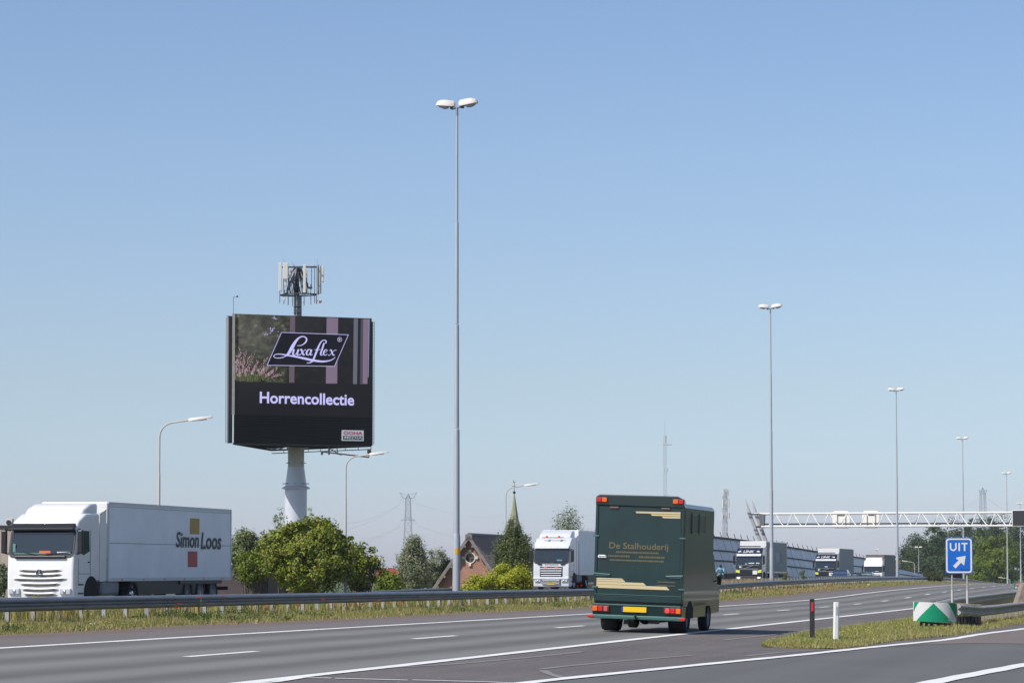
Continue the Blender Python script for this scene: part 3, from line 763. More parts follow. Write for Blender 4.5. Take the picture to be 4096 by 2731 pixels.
def rounded(x0, x1, z0, z1, r, y, n=4):
    pts = []
    for cx_, cz_, a0 in ((x1 - r, z1 - r, 0), (x0 + r, z1 - r, 90), (x0 + r, z0 + r, 180), (x1 - r, z0 + r, 270)):
        for k in range(n + 1):
            a = R(a0 + 90 * k / n); pts.append((cx_ + r * math.cos(a), y(cz_ + r * math.sin(a)) if callable(y) else y, cz_ + r * math.sin(a)))
    return pts
def lorry(px, n, label, st, hz=None, group='lorries driving towards the camera'):
    t_ = on_n(px, n); b_ = W(t_, n)
    if hz is not None: b_.z = hz
    slope = math.atan2(h(t_ + 14, n) - h(t_, n), 14)
    root = thing('lorry', label, 'lorry', b_, rot=(0, 0, 0), group=group)
    root.rotation_euler = (0, 0, math.pi - AL)
    pm = st['paint']; W2 = 1.24
    zg = .17                                  # lower lip
    zw0, zw1 = st.get('zw', (1.88, 2.72))     # windscreen
    zr = st.get('roof', 3.62)
    ywin = lambda z: -.06 - (z - zw0) * .24
    prof = [(-.02, zg), (.02, .7), (.03, 1.25), (-.02, zw0 - .02), (ywin(zw1), zw1), (ywin(zw1) - .06, zw1 + .08), (-.38, zw1 + .30), (-.75, zr - .12), (-1.05, zr), (-2.15, zr + .04), (-2.2, .95), (-1.95, .95), (-1.85, .55), (-1.05, .55), (-.9, .17)]
    m_ = MB(); m_.prism(prof, -W2, W2, 'x'); cab = m_.build('cab', pm, root, bevel=.09, seg=4, smooth=True, angle=30)
    # windscreen with black surround
    quadpart(root, 'windscreen_surround', rounded(-W2 + .03, W2 - .03, zw0 - .12, zw1 + .05, .16, lambda z: ywin(z) + .012), BLACKP, .03)
    ws = quadpart(root, 'windscreen', rounded(-W2 + .09, W2 - .09, zw0 - .02, zw1 - .03, .12, lambda z: ywin(z) + .045), GLASSD, .008)
    for sgn in (-1, 1):   # wipers
        m_ = MB(); m_.tube([(sgn * .15, ywin(zw0) + .08, zw0 - .02), (sgn * .95 - .2, ywin(zw0 + .1) + .075, zw0 + .07)], .012, 4); m_.build('wiper', BLACKP, ws)
    # dashboard items seen through the glass, sticker, cloth and painted reflection strips
    for (cx_, cz_, w_, h_, c_) in st.get('dash', []):
        m_ = MB(); m_.box((cx_, ywin(zw0 + cz_) + .058, zw0 + cz_), (w_, .006, h_)); m_.build('windscreen_item', c_, ws, bevel=.002)
    # sun visor
    m_ = MB(); yv = ywin(zw1)
    m_.prism([(yv - .05, zw1 + .14), (yv + .22, zw1 - .02), (yv + .23, zw1 + .05), (yv - .02, zw1 + .24)], -W2 + .06, W2 - .06, 'x'); m_.build('sun_visor', st.get('visor', BLACKP), root, bevel=.02)
    # roof deflector and side fairings up to the trailer
    dz_ = st.get('deflect', 3.96)
    if dz_:
        m_ = MB(); m_.prism([(-.95, zr - .05), (-1.15, zr + .16), (-1.7, dz_ - .05), (-2.3, dz_), (-2.3, zr - .05)], -W2 + .14, W2 - .14, 'x'); m_.build('roof_deflector', st.get('defm', pm), root, bevel=.10, seg=3, smooth=True)
    for sgn in (-1, 1):
        m_ = MB(); m_.prism([(-2.2, .95), (-2.72, .95), (-2.72, zr + .2), (-2.2, zr + .02)], sgn * W2 - .03 * sgn, sgn * W2, 'x'); m_.build('side_fairing', st.get('fairing', pm), root)
        # door window, door line, handle, mirror
        xs = sgn * W2
        wpts = [(-.55, zw0 + .02), (-.32, zw0 + .02), (-.42, zw1 - .06), (-.5, zw1 - .02), (-1.25, zw1 - .02), (-1.3, zw0 + .1), (-.8, zw0 - .04)]
        o_ = quadpart(root, 'door_window', [(xs, a, b) for a, b in wpts], GLASSS, .006, (sgn, 0, 0))
        m_ = MB(); m_.box((xs + sgn * .003, -1.36, 1.9), (.006, .018, 1.7)); m_.box((xs + sgn * .003, -.36, 1.3), (.006, .018, .9)); m_.box((xs + sgn * .003, -.86, 1.22), (.006, 1.0, .014)); m_.build('door_gap', BLACKP, root)
        m_ = MB(); m_.box((xs + sgn * .02, -1.22, 1.62), (.04, .16, .045)); m_.build('door_handle', BLACKP, root, bevel=.008)
        m_ = MB(); m_.box((sgn * (W2 + .18), -.12, zw0 + .42), (.20, .14, .80)); mir = m_.build('mirror', BLACKP, root, bevel=.04)
        m_ = MB(); m_.box((sgn * (W2 + .18), -.195, zw0 + .42), (.15, .01, .68)); m_.build('mirror_glass', CHROME, mir)
        m_ = MB(); m_.tube([(sgn * W2, -.25, zw0 + .8), (sgn * (W2 + .16), -.12, zw0 + .85)], .025, 6); m_.tube([(sgn * W2, -.25, zw0), (sgn * (W2 + .16), -.12, zw0 + .02)], .025, 6); m_.build('mirror_arm', BLACKP, mir)
        # steps, wheel arch
        m_ = MB(); m_.prism([(-.85, .45)] + [(-1.45 + .62 * math.cos(R(a)), .52 + .62 * math.sin(R(a))) for a in range(0, 181, 15)] + [(-2.1, .45)], sgn * (W2 - .25), sgn * (W2 + .012), 'x')
        m_.build('wheel_arch', RUBBER, root)
        # lower corner steps
        for z_ in (.55, .85): 
            m_ = MB(); m_.box((sgn * (W2 - .02), -.55, z_), (.08, .4, .05)); m_.build('step', DGREY, root)
    # front
    if st['front'] == 'A':      # white lorry: slatted curved grille with star emblem
        for i, (zc, hw) in enumerate(((1.33, .78), (1.18, .78), (1.03, .98), (.86, .72), (.68, .66), (.52, .6))):
            m_ = MB(); pts = [(x_, .045, zc - .03 * (1 - (x_ / hw) ** 2)) for x_ in np.linspace(-hw, hw, 9)]
            m_.tube(pts, [.006] + [.032] * 7 + [.006], 6); m_.build('grille_gap', BLACKP, root)
            m_ = MB(); pts = [(x_, .07, zc + .055 - .03 * (1 - (x_ / hw) ** 2)) for x_ in np.linspace(-hw, hw, 9)]
            m_.tube(pts, [.01] + [.032] * 7 + [.01], 6); m_.build('grille_slat', pm, root, smooth=True)
        m_ = MB()
        pts = [(.12 * math.cos(R(a)), .105, 1.26 + .12 * math.sin(R(a))) for a in range(0, 361, 20)]
        m_.tube(pts, .014, 5)
        for a in (90, 210, 330): m_.tube([(0, .105, 1.26), (.12 * math.cos(R(a)), .105, 1.26 + .12 * math.sin(R(a)))], [.02, .006], 4)
        m_.build('star_emblem', CHROME, root); m_ = MB(); m_.tube([(0, .085, 1.26), (0, .095, 1.26)], .13, 18); m_.build('emblem_plate', BLACKP, root)
        m_ = MB(); m_.box((0, .02, 1.79), (1.9, .10, .11)); m_.build('panel_below_windscreen', BLACKP, root, bevel=.03)
        hl = ((.95, .62), (-.95, .62))
    elif st['front'] == 'B':    # silver lorry: stack of wide slats
        m_ = MB(); m_.box((0, .03, 1.16), (1.55, .03, .72)); m_.build('grille_panel', BLACKP, root)
        for i in range(5):
            zc = 1.40 - i * .155; m_ = MB(); m_.box((0, .075, zc), (1.50 - .03 * i, .07, .075)); m_.build('grille_slat', CHROME if i < 0 else pm, root, bevel=.02)
        m_ = MB(); m_.box((0, .05, .52), (1.25, .03, .34)); m_.build('lower_grille', BLACKP, root)
        for i in range(3):
            m_ = MB(); m_.box((0, .09, .63 - i * .12), (1.2, .06, .05)); m_.build('grille_slat', pm, root, bevel=.015)
        for sgn in (-1, 1):
            m_ = MB(); m_.prism([(sgn * .62, 1.70), (sgn * .95, 1.80), (sgn * .95, 1.68), (sgn * .70, 1.62)], .03, .06, 'y'); m_.build('air_intake', BLACKP, root)
            m_ = MB(); m_.box((sgn * .36, .12, 1.49), (.22, .03, .05)); m_.build('orange_marker', ORANGE, root, bevel=.01)
        m_ = MB(); m_.prism([(-.02, .78), (.10, .85), (.12, .70), (.0, .62)], -W2 + .02, W2 - .02, 'x'); m_.build('bumper_lip', pm, root, bevel=.03)
        text(root, 'SCANIA', frameM((0, .055, 1.685), (-1, 0, 0), (0, 0, 1)), .95, STEELD, .13, off=.01)
        m_ = MB(); m_.tube([(-.75, -.5, zw1 + .73), (.75, -.5, zw1 + .73)], .03, 6); lb = m_.build('roof_light_bar', DGREY, root)
        for x_ in (.42, -.42):
            m_ = MB(); m_.tube([(x_, -.47, zw1 + .72), (x_, -.47, zw1 + .85)], [.09, .07], 12); m_.build('beacon', ORANGE, lb, smooth=True)
        hl = ((.92, .60), (-.92, .60))
    elif st['front'] == 'C':    # navy lorry with diagonal bar, name board, yellow corners
        m_ = MB(); m_.box((0, .035, 1.45), (2.1, .03, .50)); m_.build('upper_grille', DGREY, root)
        for i in range(4):
            m_ = MB(); m_.box((0, .06, 1.30 + i * .11), (1.95, .025, .03)); m_.build('grille_slat', BLACKP, root)
        m_ = MB(); m_.box((-.0, .08, 1.70), (2.0, .03, .04)); m_.box((0, .08, 1.34), (1.75, .03, .075)); m_.build('chrome_strip', CHROME, root, bevel=.01)
        m_ = MB(); m_.bar((.42, .095, 1.38), (-.42, .095, 1.68), .05); m_.build('diagonal_badge_bar', CHROME, root)
        m_ = MB(); m_.box((0, .06, .95), (1.55, .05, .34)); m_.build('middle_grille', BLACKP, root)
        m_ = MB(); m_.box((-.60, .10, 1.02), (.42, .02, .36)); m_.build('white_plate', WHITE, root)
        m_ = MB(); m_.box((.8, .09, 1.54), (.2, .02, .16)); m_.build('grey_sticker', SILVER, root)
        m_ = MB(); m_.box((.62, .09, 1.54), (.12, .02, .14)); m_.build('green_sticker', mat('green_sticker', (.02, .22, .08), .5), root)
        for sgn in (-1, 1):
            m_ = MB(); m_.prism([(sgn * .84, 1.22), (sgn * 1.22, 1.28), (sgn * 1.22, 1.02), (sgn * .86, .96)], .045, .07, 'y'); m_.build('yellow_corner', YELLOW, root)
        m_ = MB(); m_.box((0, .07, .52), (1.5, .04, .28)); m_.build('lower_grille', DGREY, root, bevel=.08)
        m_ = MB(); m_.tube([(.72, .10, .60), (.5, .11, .43), (-.5, .11, .43), (-.72, .10, .60), (-.5, .10, .66), (.5, .10, .66), (.72, .10, .60)], .014, 5); m_.build('grille_outline', STEELD, root)
        m_ = MB(); m_.prism([(-.53, zw1 + .23), (-.22, zw1 + .20), (-.28, zw1 + .56), (-.55, zw1 + .62)], -.98, .98, 'x'); nb = m_.build('name_board', NAVY, root, bevel=.04)
        text(root, 'LINK', frameM((.08, -.17, zw1 + .42), (-1, 0, 0), (0, .17, 1)), 1.12, WHITE, .24, shear=.35, off=.035, depth=.02)
        m_ = MB(); m_.box((.18, -.20, zw1 + .60), (.10, .03, .06)); m_.build('orange_dot', ORANGE, root)
        for sgn in (-1, 1):
            m_ = MB(); m_.prism([(sgn * .72, zw1 + .40), (sgn * 1.02, zw1 + .36), (sgn * 1.06, zw1 + .46), (sgn * .80, zw1 + .52)], -.26, -.19, 'y'); m_.build('roof_lamp', WHITE, root)
        m_ = MB(); m_.box((0, -1.0, zr + .13), (2.0, .06, .10)); m_.build('roof_bar', NAVY, root, bevel=.02)
        m_ = MB(); m_.box((.9, -.98, zr + .04), (.22, .06, .05)); m_.box((-.9, -.98, zr + .04), (.22, .06, .05)); m_.build('roof_lamp', WHITE, root)
        hl = ((.98, .50), (-.98, .50))
    else:                        # plain white lorry
        m_ = MB(); m_.box((0, .05, 1.05), (1.9, .04, .75)); m_.build('grille_panel', BLACKP, root)
        for i in range(4):
            m_ = MB(); m_.box((0, .09, .80 + i * .17), (1.85, .05, .07)); m_.build('grille_slat', pm, root, bevel=.015)
        m_ = MB(); m_.box((0, -.24, zw1 + .42), (.7, .03, .02)); m_.build('roof_line', DGREY, root)
        hl = ((.95, .55), (-.95, .55))
    for (x_, z_) in hl:
        m_ = MB(); m_.box((x_, .035, z_), (.42, .10, .22)); hb = m_.build('headlight', mat('headlamp_glass', (.5, .52, .55), .1, spec=.8), root, bevel=.04)
        m_ = MB(); m_.sphere((x_ * .98, .085, z_ - .01), .07, 10, 6, (1, .35, 1)); m_.build('headlight_lens', LIGHTE if st.get('lit') else CHROME, hb, smooth=True)
    m_ = MB(); m_.box((0, .12 if st['front'] != 'C' else .13, .38), (.52, .012, .11)); m_.build('number_plate', mat('plate_yellow', (.62, .42, .03), .5), root)
    # chassis, wheels, trailer
    m_ = MB(); m_.box((.4, -4.2, .85), (.12, 5.0, .26)); m_.box((-.4, -4.2, .85), (.12, 5.0, .26)); m_.build('chassis', BLACKP, root)
    for sgn in (-1, 1):
        wheel(root, sgn * 1.08, -1.45, .5, .32, CHROME, sgn); wheel(root, sgn * .98, -5.15, .5, .56, CHROME, sgn)
        m_ = MB(); m_.box((sgn * .92, -3.3, .72), (.55, 1.5, .55)); m_.build('fuel_tank', st.get('tank', STEELD), root, bevel=.1)
    tl = st.get('tl', 13.4); ty = -2.85; zt = st.get('zt', 4.0); zb = st.get('zb', .96)
    m_ = MB(); m_.box((0, ty - tl / 2, (zt + zb) / 2), (2.52, tl, zt - zb)); tr = m_.build('trailer', st['trailer'], root, bevel=.05)
    m_ = MB()
    for sgn in (-1, 1):
        m_.box((sgn * 1.265, ty - tl / 2, zt - .05), (.03, tl, .10)); m_.box((sgn * 1.265, ty - tl / 2, zb + .05), (.03, tl, .12))
        m_.box((sgn * 1.262, ty - .03, (zt + zb) / 2), (.03, .08, zt - zb)); m_.box((sgn * 1.262, ty - tl + .03, (zt + zb) / 2), (.03, .08, zt - zb))
    m_.build('edge_trim', st.get('trim', SILVER), tr)
    if st.get('seams'):
        m_ = MB()
        for sgn in (-1, 1):
            for k in range(1, int(tl / 1.2)): m_.box((sgn * 1.262, ty - k * 1.2, (zt + zb) / 2), (.014, .02, zt - zb - .2))
        m_.build('panel_seam', st.get('seamm', SILVER), tr)
    if st.get('front_panel'):
        m_ = MB(); m_.box((0, ty + .045, (zt + zb) / 2 + .4), (2.5, .06, zt - zb - .8)); m_.build('front_panel', st['front_panel'], tr, bevel=.04)
    m_ = MB(); m_.box((.45, ty - tl / 2, zb - .14), (.12, tl - .3, .28)); m_.box((-.45, ty - tl / 2, zb - .14), (.12, tl - .3, .28)); m_.build('trailer_chassis', BLACKP, tr)
    for sgn in (-1, 1):
        m_ = MB(); m_.box((sgn * 1.2, ty - 5.6, .70), (.04, 6.2, .50)); m_.build('side_guard', BLACKP, tr)
        m_ = MB(); m_.box((sgn * 1.12, ty - tl + 3.2, .88), (.3, 4.4, .14)); m_.build('mudguard', BLACKP, tr)
        m_ = MB(); m_.box((sgn * .9, ty - 3.6, .62), (.12, .12, 1.0)); m_.build('landing_leg', DGREY, tr)
        for k in range(3): wheel(root, sgn * 1.08, ty - tl + 1.9 + k * 1.32, .5, .34, STEELD, sgn)
    m_ = MB(); m_.box((0, ty - tl + .05, .62), (2.3, .1, .14)); m_.build('rear_bumper', DGREY, tr)
    if st.get('seam_h'):
        m_ = MB()
        for sgn in (-1, 1): m_.box((sgn * 1.262, ty - tl / 2, 2.30), (.012, tl, .02)); m_.box((sgn * 1.262, ty - tl / 2, zt - .16), (.012, tl, .015))
        m_.build('panel_seam', STEELD, tr)
        for k in range(6):
            m_ = MB(); m_.box((-1.28, ty - 1.2 - k * 2.0, zb + .05), (.02, .12, .05)); m_.build('side_marker', ORANGE, tr)
            m_ = MB(); m_.box((1.28, ty - 1.2 - k * 2.0, zb + .05), (.02, .12, .05)); m_.build('side_marker', ORANGE, tr)
    if st.get('logo'):
        x_ = -1.275; yy = ty - tl
        def LM(y_, z_): return frameM((x_, y_, z_), (0, -1, 0), (0, 0, 1))
        m_ = MB(); m_.box((x_ + .005, ty - 8.25, 3.02), (.012, .95, .60)); m_.build('orange_square', mat('orange_print', (.42, .25, .04), .5), tr)
        m_ = MB(); m_.box((x_ + .005, ty - 8.05, 1.76), (.012, .95, .60)); m_.build('red_square', mat('red_print', (.42, .05, .06), .5), tr)
        text(tr, 'Simon', LM(ty - 7.5, 2.46), 2.35, DGREY, .60, shear=.15, off=.02)
        text(tr, 'Loos', LM(ty - 9.95, 2.44), 2.2, DGREY, .66, shear=.15, off=.02)
    if st.get('stickers'):
        for (yy, zz, a_, b_2, c_) in st['stickers']:
            m_ = MB(); m_.box((-1.27, ty - yy, zz), (.012, a_, b_2)); m_.build('side_sticker', c_, tr)
    return root
ORDASH = mat('orange_cloth', (.7, .16, .06), .6); WDASH = mat('white_paper', (.6, .68, .68), .6); GREFL = mat('green_reflection_strip', (.12, .26, .22), .4)
lorry(162, -37.6, 'white lorry with box trailer and orange and red squares, at the left edge', dict(paint=WHITE, trailer=TRAILERW, front='A', roof=3.30, zw=(1.9, 2.72), logo=True, tl=12.2, zt=3.75, deflect=3.70, seam_h=True,
      dash=[(-.15, .06, .42, .09, ORDASH), (-.85, .05, .5, .05, WDASH), (1.0, .1, .10, .5, GREFL), (0.4, .015, 1.2, .03, GREFL)], seams=False, guard=DGREY, front_panel=WHITE))
lorry(2205, -40.2, 'silver white lorry with two orange roof beacons, left of the green horsebox', dict(paint=SILVER, trailer=TRAILERW, front='B', roof=3.48, zw=(1.84, 2.74), tl=13.4, seams=False,
      dash=[(-.55, .1, .35, .12, mat('teal_paper', (.05, .35, .33), .5)), (.4, .35, .5, .12, DGREY)], visor=SILVER, tank=STEELD, front_panel=TRAILERW))
lorry(2995, -38.8, 'navy lorry with lit headlights and white LINK board, in front of the gantry legs', dict(paint=NAVY, trailer=TRAILERG, front='C', roof=3.35, zw=(1.78, 2.56), deflect=0, tl=13.4, lit=True, fairing=NAVY,
      visor=SILVER, front_panel=WHITE, trim=WHITE, dash=[(-.25, .1, .55, .12, WDASH), (-.85, .1, .35, .12, WDASH), (.25, .05, .2, .06, WDASH)],
      stickers=[(1.2, 2.5, .5, .9, mat('pale_yellow_print', (.36, .36, .18), .6)), (11.6, 2.3, .6, 1.0, mat('pale_yellow_print', (.36, .36, .18), .6)), (7.0, 2.5, 2.6, .9, mat('pale_grey_print', (.36, .38, .42), .6)), (9.5, 2.5, .9, .95, mat('mauve_print', (.22, .2, .27), .6))]))
lorry(3303, -38.8, 'navy lorry with LINK board and plain grey trailer, half hidden by a blue car', dict(paint=NAVY, trailer=TRAILERG, front='C', roof=3.35, zw=(1.78, 2.56), deflect=0, tl=13.4, fairing=NAVY,
      visor=SILVER, front_panel=WHITE, trim=TRAILERG, dash=[(-.05, .1, .35, .12, WDASH)]))
lorry(3492, -38.8, 'white lorry with brown roof tarpaulin and navy curtain trailer, farthest in the row', dict(paint=WHITE, trailer=NAVYC, front='D', roof=3.30, zw=(1.78, 2.48), deflect=3.72, tl=13.4, trim=BROWNT, front_panel=BROWNT, visor=WHITE,
      dash=[(-.5, .06, .5, .06, WDASH)], stickers=[(6.2, 2.4, 1.6, 1.9, mat('navy_print', (.05, .055, .08), .5))]))
m_ = MB(); fl = [o for o in bpy.data.objects if o.name.startswith('lorry')][-1]
m_.box((0, -9.5, 4.03), (2.56, 13.5, .08)); m_.build('roof_tarpaulin', BROWNT, fl, bevel=.02)

def car(px, n, label, paint, glass, wdt=1.75, hgt=1.47):
    t_ = on_n(px, n); b_ = W(t_, n); root = thing('car', label, 'car', b_, math.pi - AL, 'cars in the opposite carriageway')
    w2 = wdt / 2
    m_ = MB(); m_.prism([(0, .25), (.02, .62), (-.25, .78), (-1.15, .95), (-4.1, .98), (-4.25, .6), (-4.2, .28)], -w2, w2, 'x'); m_.build('body', paint, root, bevel=.09, seg=3, smooth=True)
    def ring(y_, z_, ww): return [(-ww, y_, z_), (ww, y_, z_)]
    m_ = MB(); vs = [(-w2 + .05, -1.05, .92), (w2 - .05, -1.05, .92), (-w2 + .2, -1.75, hgt - .03), (w2 - .2, -1.75, hgt - .03), (-w2 + .2, -3.1, hgt - .02), (w2 - .2, -3.1, hgt - .02), (-w2 + .06, -4.0, .97), (w2 - .06, -4.0, .97)]
    m_.add(vs, [(0, 1, 3, 2), (2, 3, 5, 4), (4, 5, 7, 6), (0, 2, 4, 6), (1, 7, 5, 3), (0, 6, 7, 1)]); cb = m_.build('cabin', paint, root, bevel=.05, seg=3)
    quadpart(root, 'windscreen', [(-w2 + .12, -1.12, .97), (w2 - .12, -1.12, .97), (w2 - .25, -1.70, hgt - .10), (-w2 + .25, -1.70, hgt - .10)], glass, .02, (0, .6, .6))
    for sgn in (-1, 1):
        quadpart(root, 'side_window', [(sgn * (w2 - .07), -1.3, .98), (sgn * (w2 - .2), -1.85, hgt - .1), (sgn * (w2 - .2), -3.0, hgt - .1), (sgn * (w2 - .08), -3.6, 1.0)], GLASSS, .012, (sgn, 0, .3))
        for y_ in (-.85, -3.4): wheel(root, sgn * (w2 - .1), y_, .32, .2, CHROME, sgn)
        m_ = MB(); m_.box((sgn * (w2 + .08), -1.35, .98), (.18, .1, .12)); m_.build('mirror', paint, root, bevel=.03)
        m_ = MB(); m_.box((sgn * (w2 - .25), .0, .62), (.32, .08, .13)); m_.build('headlight', CHROME, root, bevel=.03)
    m_ = MB(); m_.box((0, .03, .48), (.9, .04, .18)); m_.build('grille', BLACKP, root, bevel=.02)
car(3354, -35.2, 'dark blue car in front of the second navy lorry, only its roof above the rail', mat('blue_car_paint', (.02, .035, .09), .2, coat=.8), mat('blue_glass', (.05, .08, .12), .05, spec=.7))
car(3457, -35.2, 'dark grey car with pale windscreen beside the white lorry with brown roof', mat('grey_car_paint', (.04, .05, .065), .2, coat=.8), mat('pale_glass', (.13, .22, .18), .1, spec=.7), hgt=1.36)

# motorcyclist
def skin_body(name, pts, edges, rad, m, parent, sub=1, root_i=0):
    me = bpy.data.meshes.new(name); me.from_pydata([tuple(p) for p in pts], edges, []); o = bpy.data.objects.new(name, me); COL.objects.link(o); o.parent = parent
    me.materials.append(m)
    sk = o.modifiers.new('skin', 'SKIN'); sv = me.skin_vertices[0] if me.skin_vertices else None
    if sv is None:
        bpy.context.view_layer.objects.active = o
        sv = me.attributes and None
    if me.skin_vertices:
        for i, r_ in enumerate(rad): me.skin_vertices[0].data[i].radius = (r_, r_); me.skin_vertices[0].data[i].use_root = (i == root_i)
    sb = o.modifiers.new('sub', 'SUBSURF'); sb.levels = sub; sb.render_levels = sub
    return o
n_m = -38.8; t_m = on_n(2877, n_m)
bike = thing('motorcycle', 'dark motorcycle ridden towards the camera left of the lit navy lorry', 'motorcycle', W(t_m, n_m), math.pi - AL)
wheel(bike, 0, 0, .32, .13, DGREY, 1); wheel(bike, 0, -1.45, .32, .17, DGREY, 1)
m_ = MB(); m_.prism([(.05, .62), (-.1, .95), (-.45, 1.0), (-.62, .82), (-1.3, .88), (-1.6, 1.0), (-1.55, .85), (-1.1, .55), (-.9, .3), (-.4, .32)], -.14, .14, 'x'); m_.build('fairing', BLACKP, bike, bevel=.05, seg=2)
m_ = MB(); m_.tube([(-.36, -.45, 1.02), (-.15, -.38, 1.05), (.15, -.38, 1.05), (.36, -.45, 1.02)], .018, 6); m_.build('handlebar', DGREY, bike)
m_ = MB(); m_.tube([(-.09, 0, .32), (-.09, -.28, .95)], .03, 6); m_.tube([(.09, 0, .32), (.09, -.28, .95)], .03, 6); m_.build('fork', STEELD, bike)
m_ = MB(); m_.box((0, .05, .86), (.18, .04, .14)); m_.build('headlight', CHROME, bike, bevel=.03)
pr = thing('person', 'person in light blue jacket and black helmet sitting on the dark motorcycle', 'person', W(t_m, n_m), math.pi - AL)
JB = mat('light_blue_jacket', (.16, .34, .46), .8); DT = mat('dark_trousers', (.015, .015, .02), .8)
body = dict(p=[(0, -.98, .88), (0, -.92, 1.08), (0, -.82, 1.30), (0, -.76, 1.42), (0, -.73, 1.50), (-.2, -.80, 1.34), (-.33, -.66, 1.16), (-.33, -.46, 1.06), (.2, -.80, 1.34), (.33, -.66, 1.16), (.33, -.46, 1.06),
               (-.14, -.93, .84), (-.23, -.55, .78), (-.21, -.80, .40), (-.20, -.66, .34), (.14, -.93, .84), (.23, -.55, .78), (.21, -.80, .40), (.20, -.66, .34)],
            e=[(0, 1), (1, 2), (2, 3), (3, 4), (2, 5), (5, 6), (6, 7), (2, 8), (8, 9), (9, 10), (0, 11), (11, 12), (12, 13), (13, 14), (0, 15), (15, 16), (16, 17), (17, 18)],
            r=[.16, .17, .19, .10, .07, .10, .07, .05, .10, .07, .05, .11, .085, .06, .05, .11, .085, .06, .05])
def capsule_body(root):
    """torso, arms and legs as one welded surface (blobs along the bones, remeshed)"""
    m2 = MB()
    for a, b in body['e']:
        pa2, pb2 = Vector(body['p'][a]), Vector(body['p'][b]); L_ = (pb2 - pa2).length; k = max(2, int(L_ / .04))
        for i in range(k + 1):
            f = i / k; m2.sphere(pa2.lerp(pb2, f), body['r'][a] * (1 - f) + body['r'][b] * f, 8, 6)
    o = m2.build('body', [JB, DT], root, smooth=True)
    rm = o.modifiers.new('remesh', 'REMESH'); rm.mode = 'VOXEL'; rm.voxel_size = .025; rm.use_smooth_shade = True
    return o
capsule_body(pr)
m_ = MB(); m_.sphere((0, -.70, 1.60), .145, 14, 10, (.9, 1.05, 1.05)); hm = m_.build('helmet', BLACKP, pr, smooth=True)
m_ = MB(); m_.sphere((0, -.645, 1.60), .115, 12, 8, (.95, .95, .55)); m_.build('visor', GLASSD, hm, smooth=True)
for sgn in (-1, 1):
    m_ = MB()
    for k in range(4): m_.tube([(sgn * (.30 + k * .022), -.45, 1.06), (sgn * (.30 + k * .022), -.41, 1.075), (sgn * (.30 + k * .022), -.405, 1.035)], .011, 5)
    m_.tube([(sgn * .285, -.47, 1.05), (sgn * .275, -.44, 1.02)], .012, 5); m_.sphere((sgn * .33, -.47, 1.06), .05, 8, 6, (1, .8, .5)); m_.build('glove', BLACKP, pr)

# ------------------------------------------------------------------ green horse lorry seen from behind
t_g, n_g = G(2546, 2532)
bg_ = W(t_g, n_g, .014)
gr_ = thing('horse_lorry', 'dark green box horse lorry with cream stripes driving away in the right lane', 'horse lorry', bg_)
gr_.rotation_euler = (Matrix.Rotation(HEAD, 3, 'Z') @ Matrix.Rotation(R(1.9), 3, 'Y')).to_euler()
gr_.scale = (.957, .957, .957)
GW = 1.07; GT = 3.22; GL = 4.05; GBz = .62
m_ = MB(); m_.prism([(-GW, GBz), (-GW, GT - .22), (-GW + .06, GT - .15), (GW - .06, GT - .15), (GW, GT - .22), (GW, GBz)], .10, GL, 'y')
m_.build('box_body', GREENP, gr_, bevel=.03)
m_ = MB(); m_.prism([(-GW - .005, GT - .24), (-GW - .005, GT - .04), (-GW + .07, GT + .015), (GW - .2, GT + .015), (GW - .04, GT - .06), (GW + .005, GT - .26)], -.02, .25, 'y'); m_.build('rear_header', mat('dark_green_header', (.006, .022, .02), .3, coat=.5), gr_, bevel=.02)
m_ = MB(); m_.box((0, .05, 1.93), (2 * GW - .12, .08, 2.10)); door = m_.build('rear_door', GREENP, gr_, bevel=.02)
m_ = MB()
for sgn in (-1, 1):
    m_ = MB(); m_.box((sgn * (GW - .035), .045, 1.9), (.07, .10, 2.2)); m_.build('door_frame', GREENP, gr_, bevel=.012)
m_ = MB(); m_.box((0, .0, .885), (2 * GW - .06, .03, .018)); m_.build('door_sill_strip', GREENL, gr_)
m_ = MB(); m_.box((0, .05, .79), (2 * GW - .02, .1, .16)); m_.build('lower_panel', GREENP, gr_, bevel=.02)
m_ = MB(); m_.box((0, .07, .69), (2 * GW - .1, .06, .05)); m_.build('shadow_gap', BLACKP, gr_)
m_ = MB(); m_.prism([(-.08, .66), (-.06, .645), (.14, .66), (.14, .36), (-.02, .36)], -GW + .0, GW - .0, 'x'); m_.build('light_panel', GREENP, gr_, bevel=.01)
m_ = MB(); m_.box((0, -.07, .645), (2 * GW - .04, .05, .035)); m_.build('light_panel_edge', GREENL, gr_, bevel=.008)
m_ = MB(); m_.box((0, -.02, .36), (2 * GW + .10, .22, .10)); m_.build('rear_bumper', GREENL, gr_, bevel=.025)
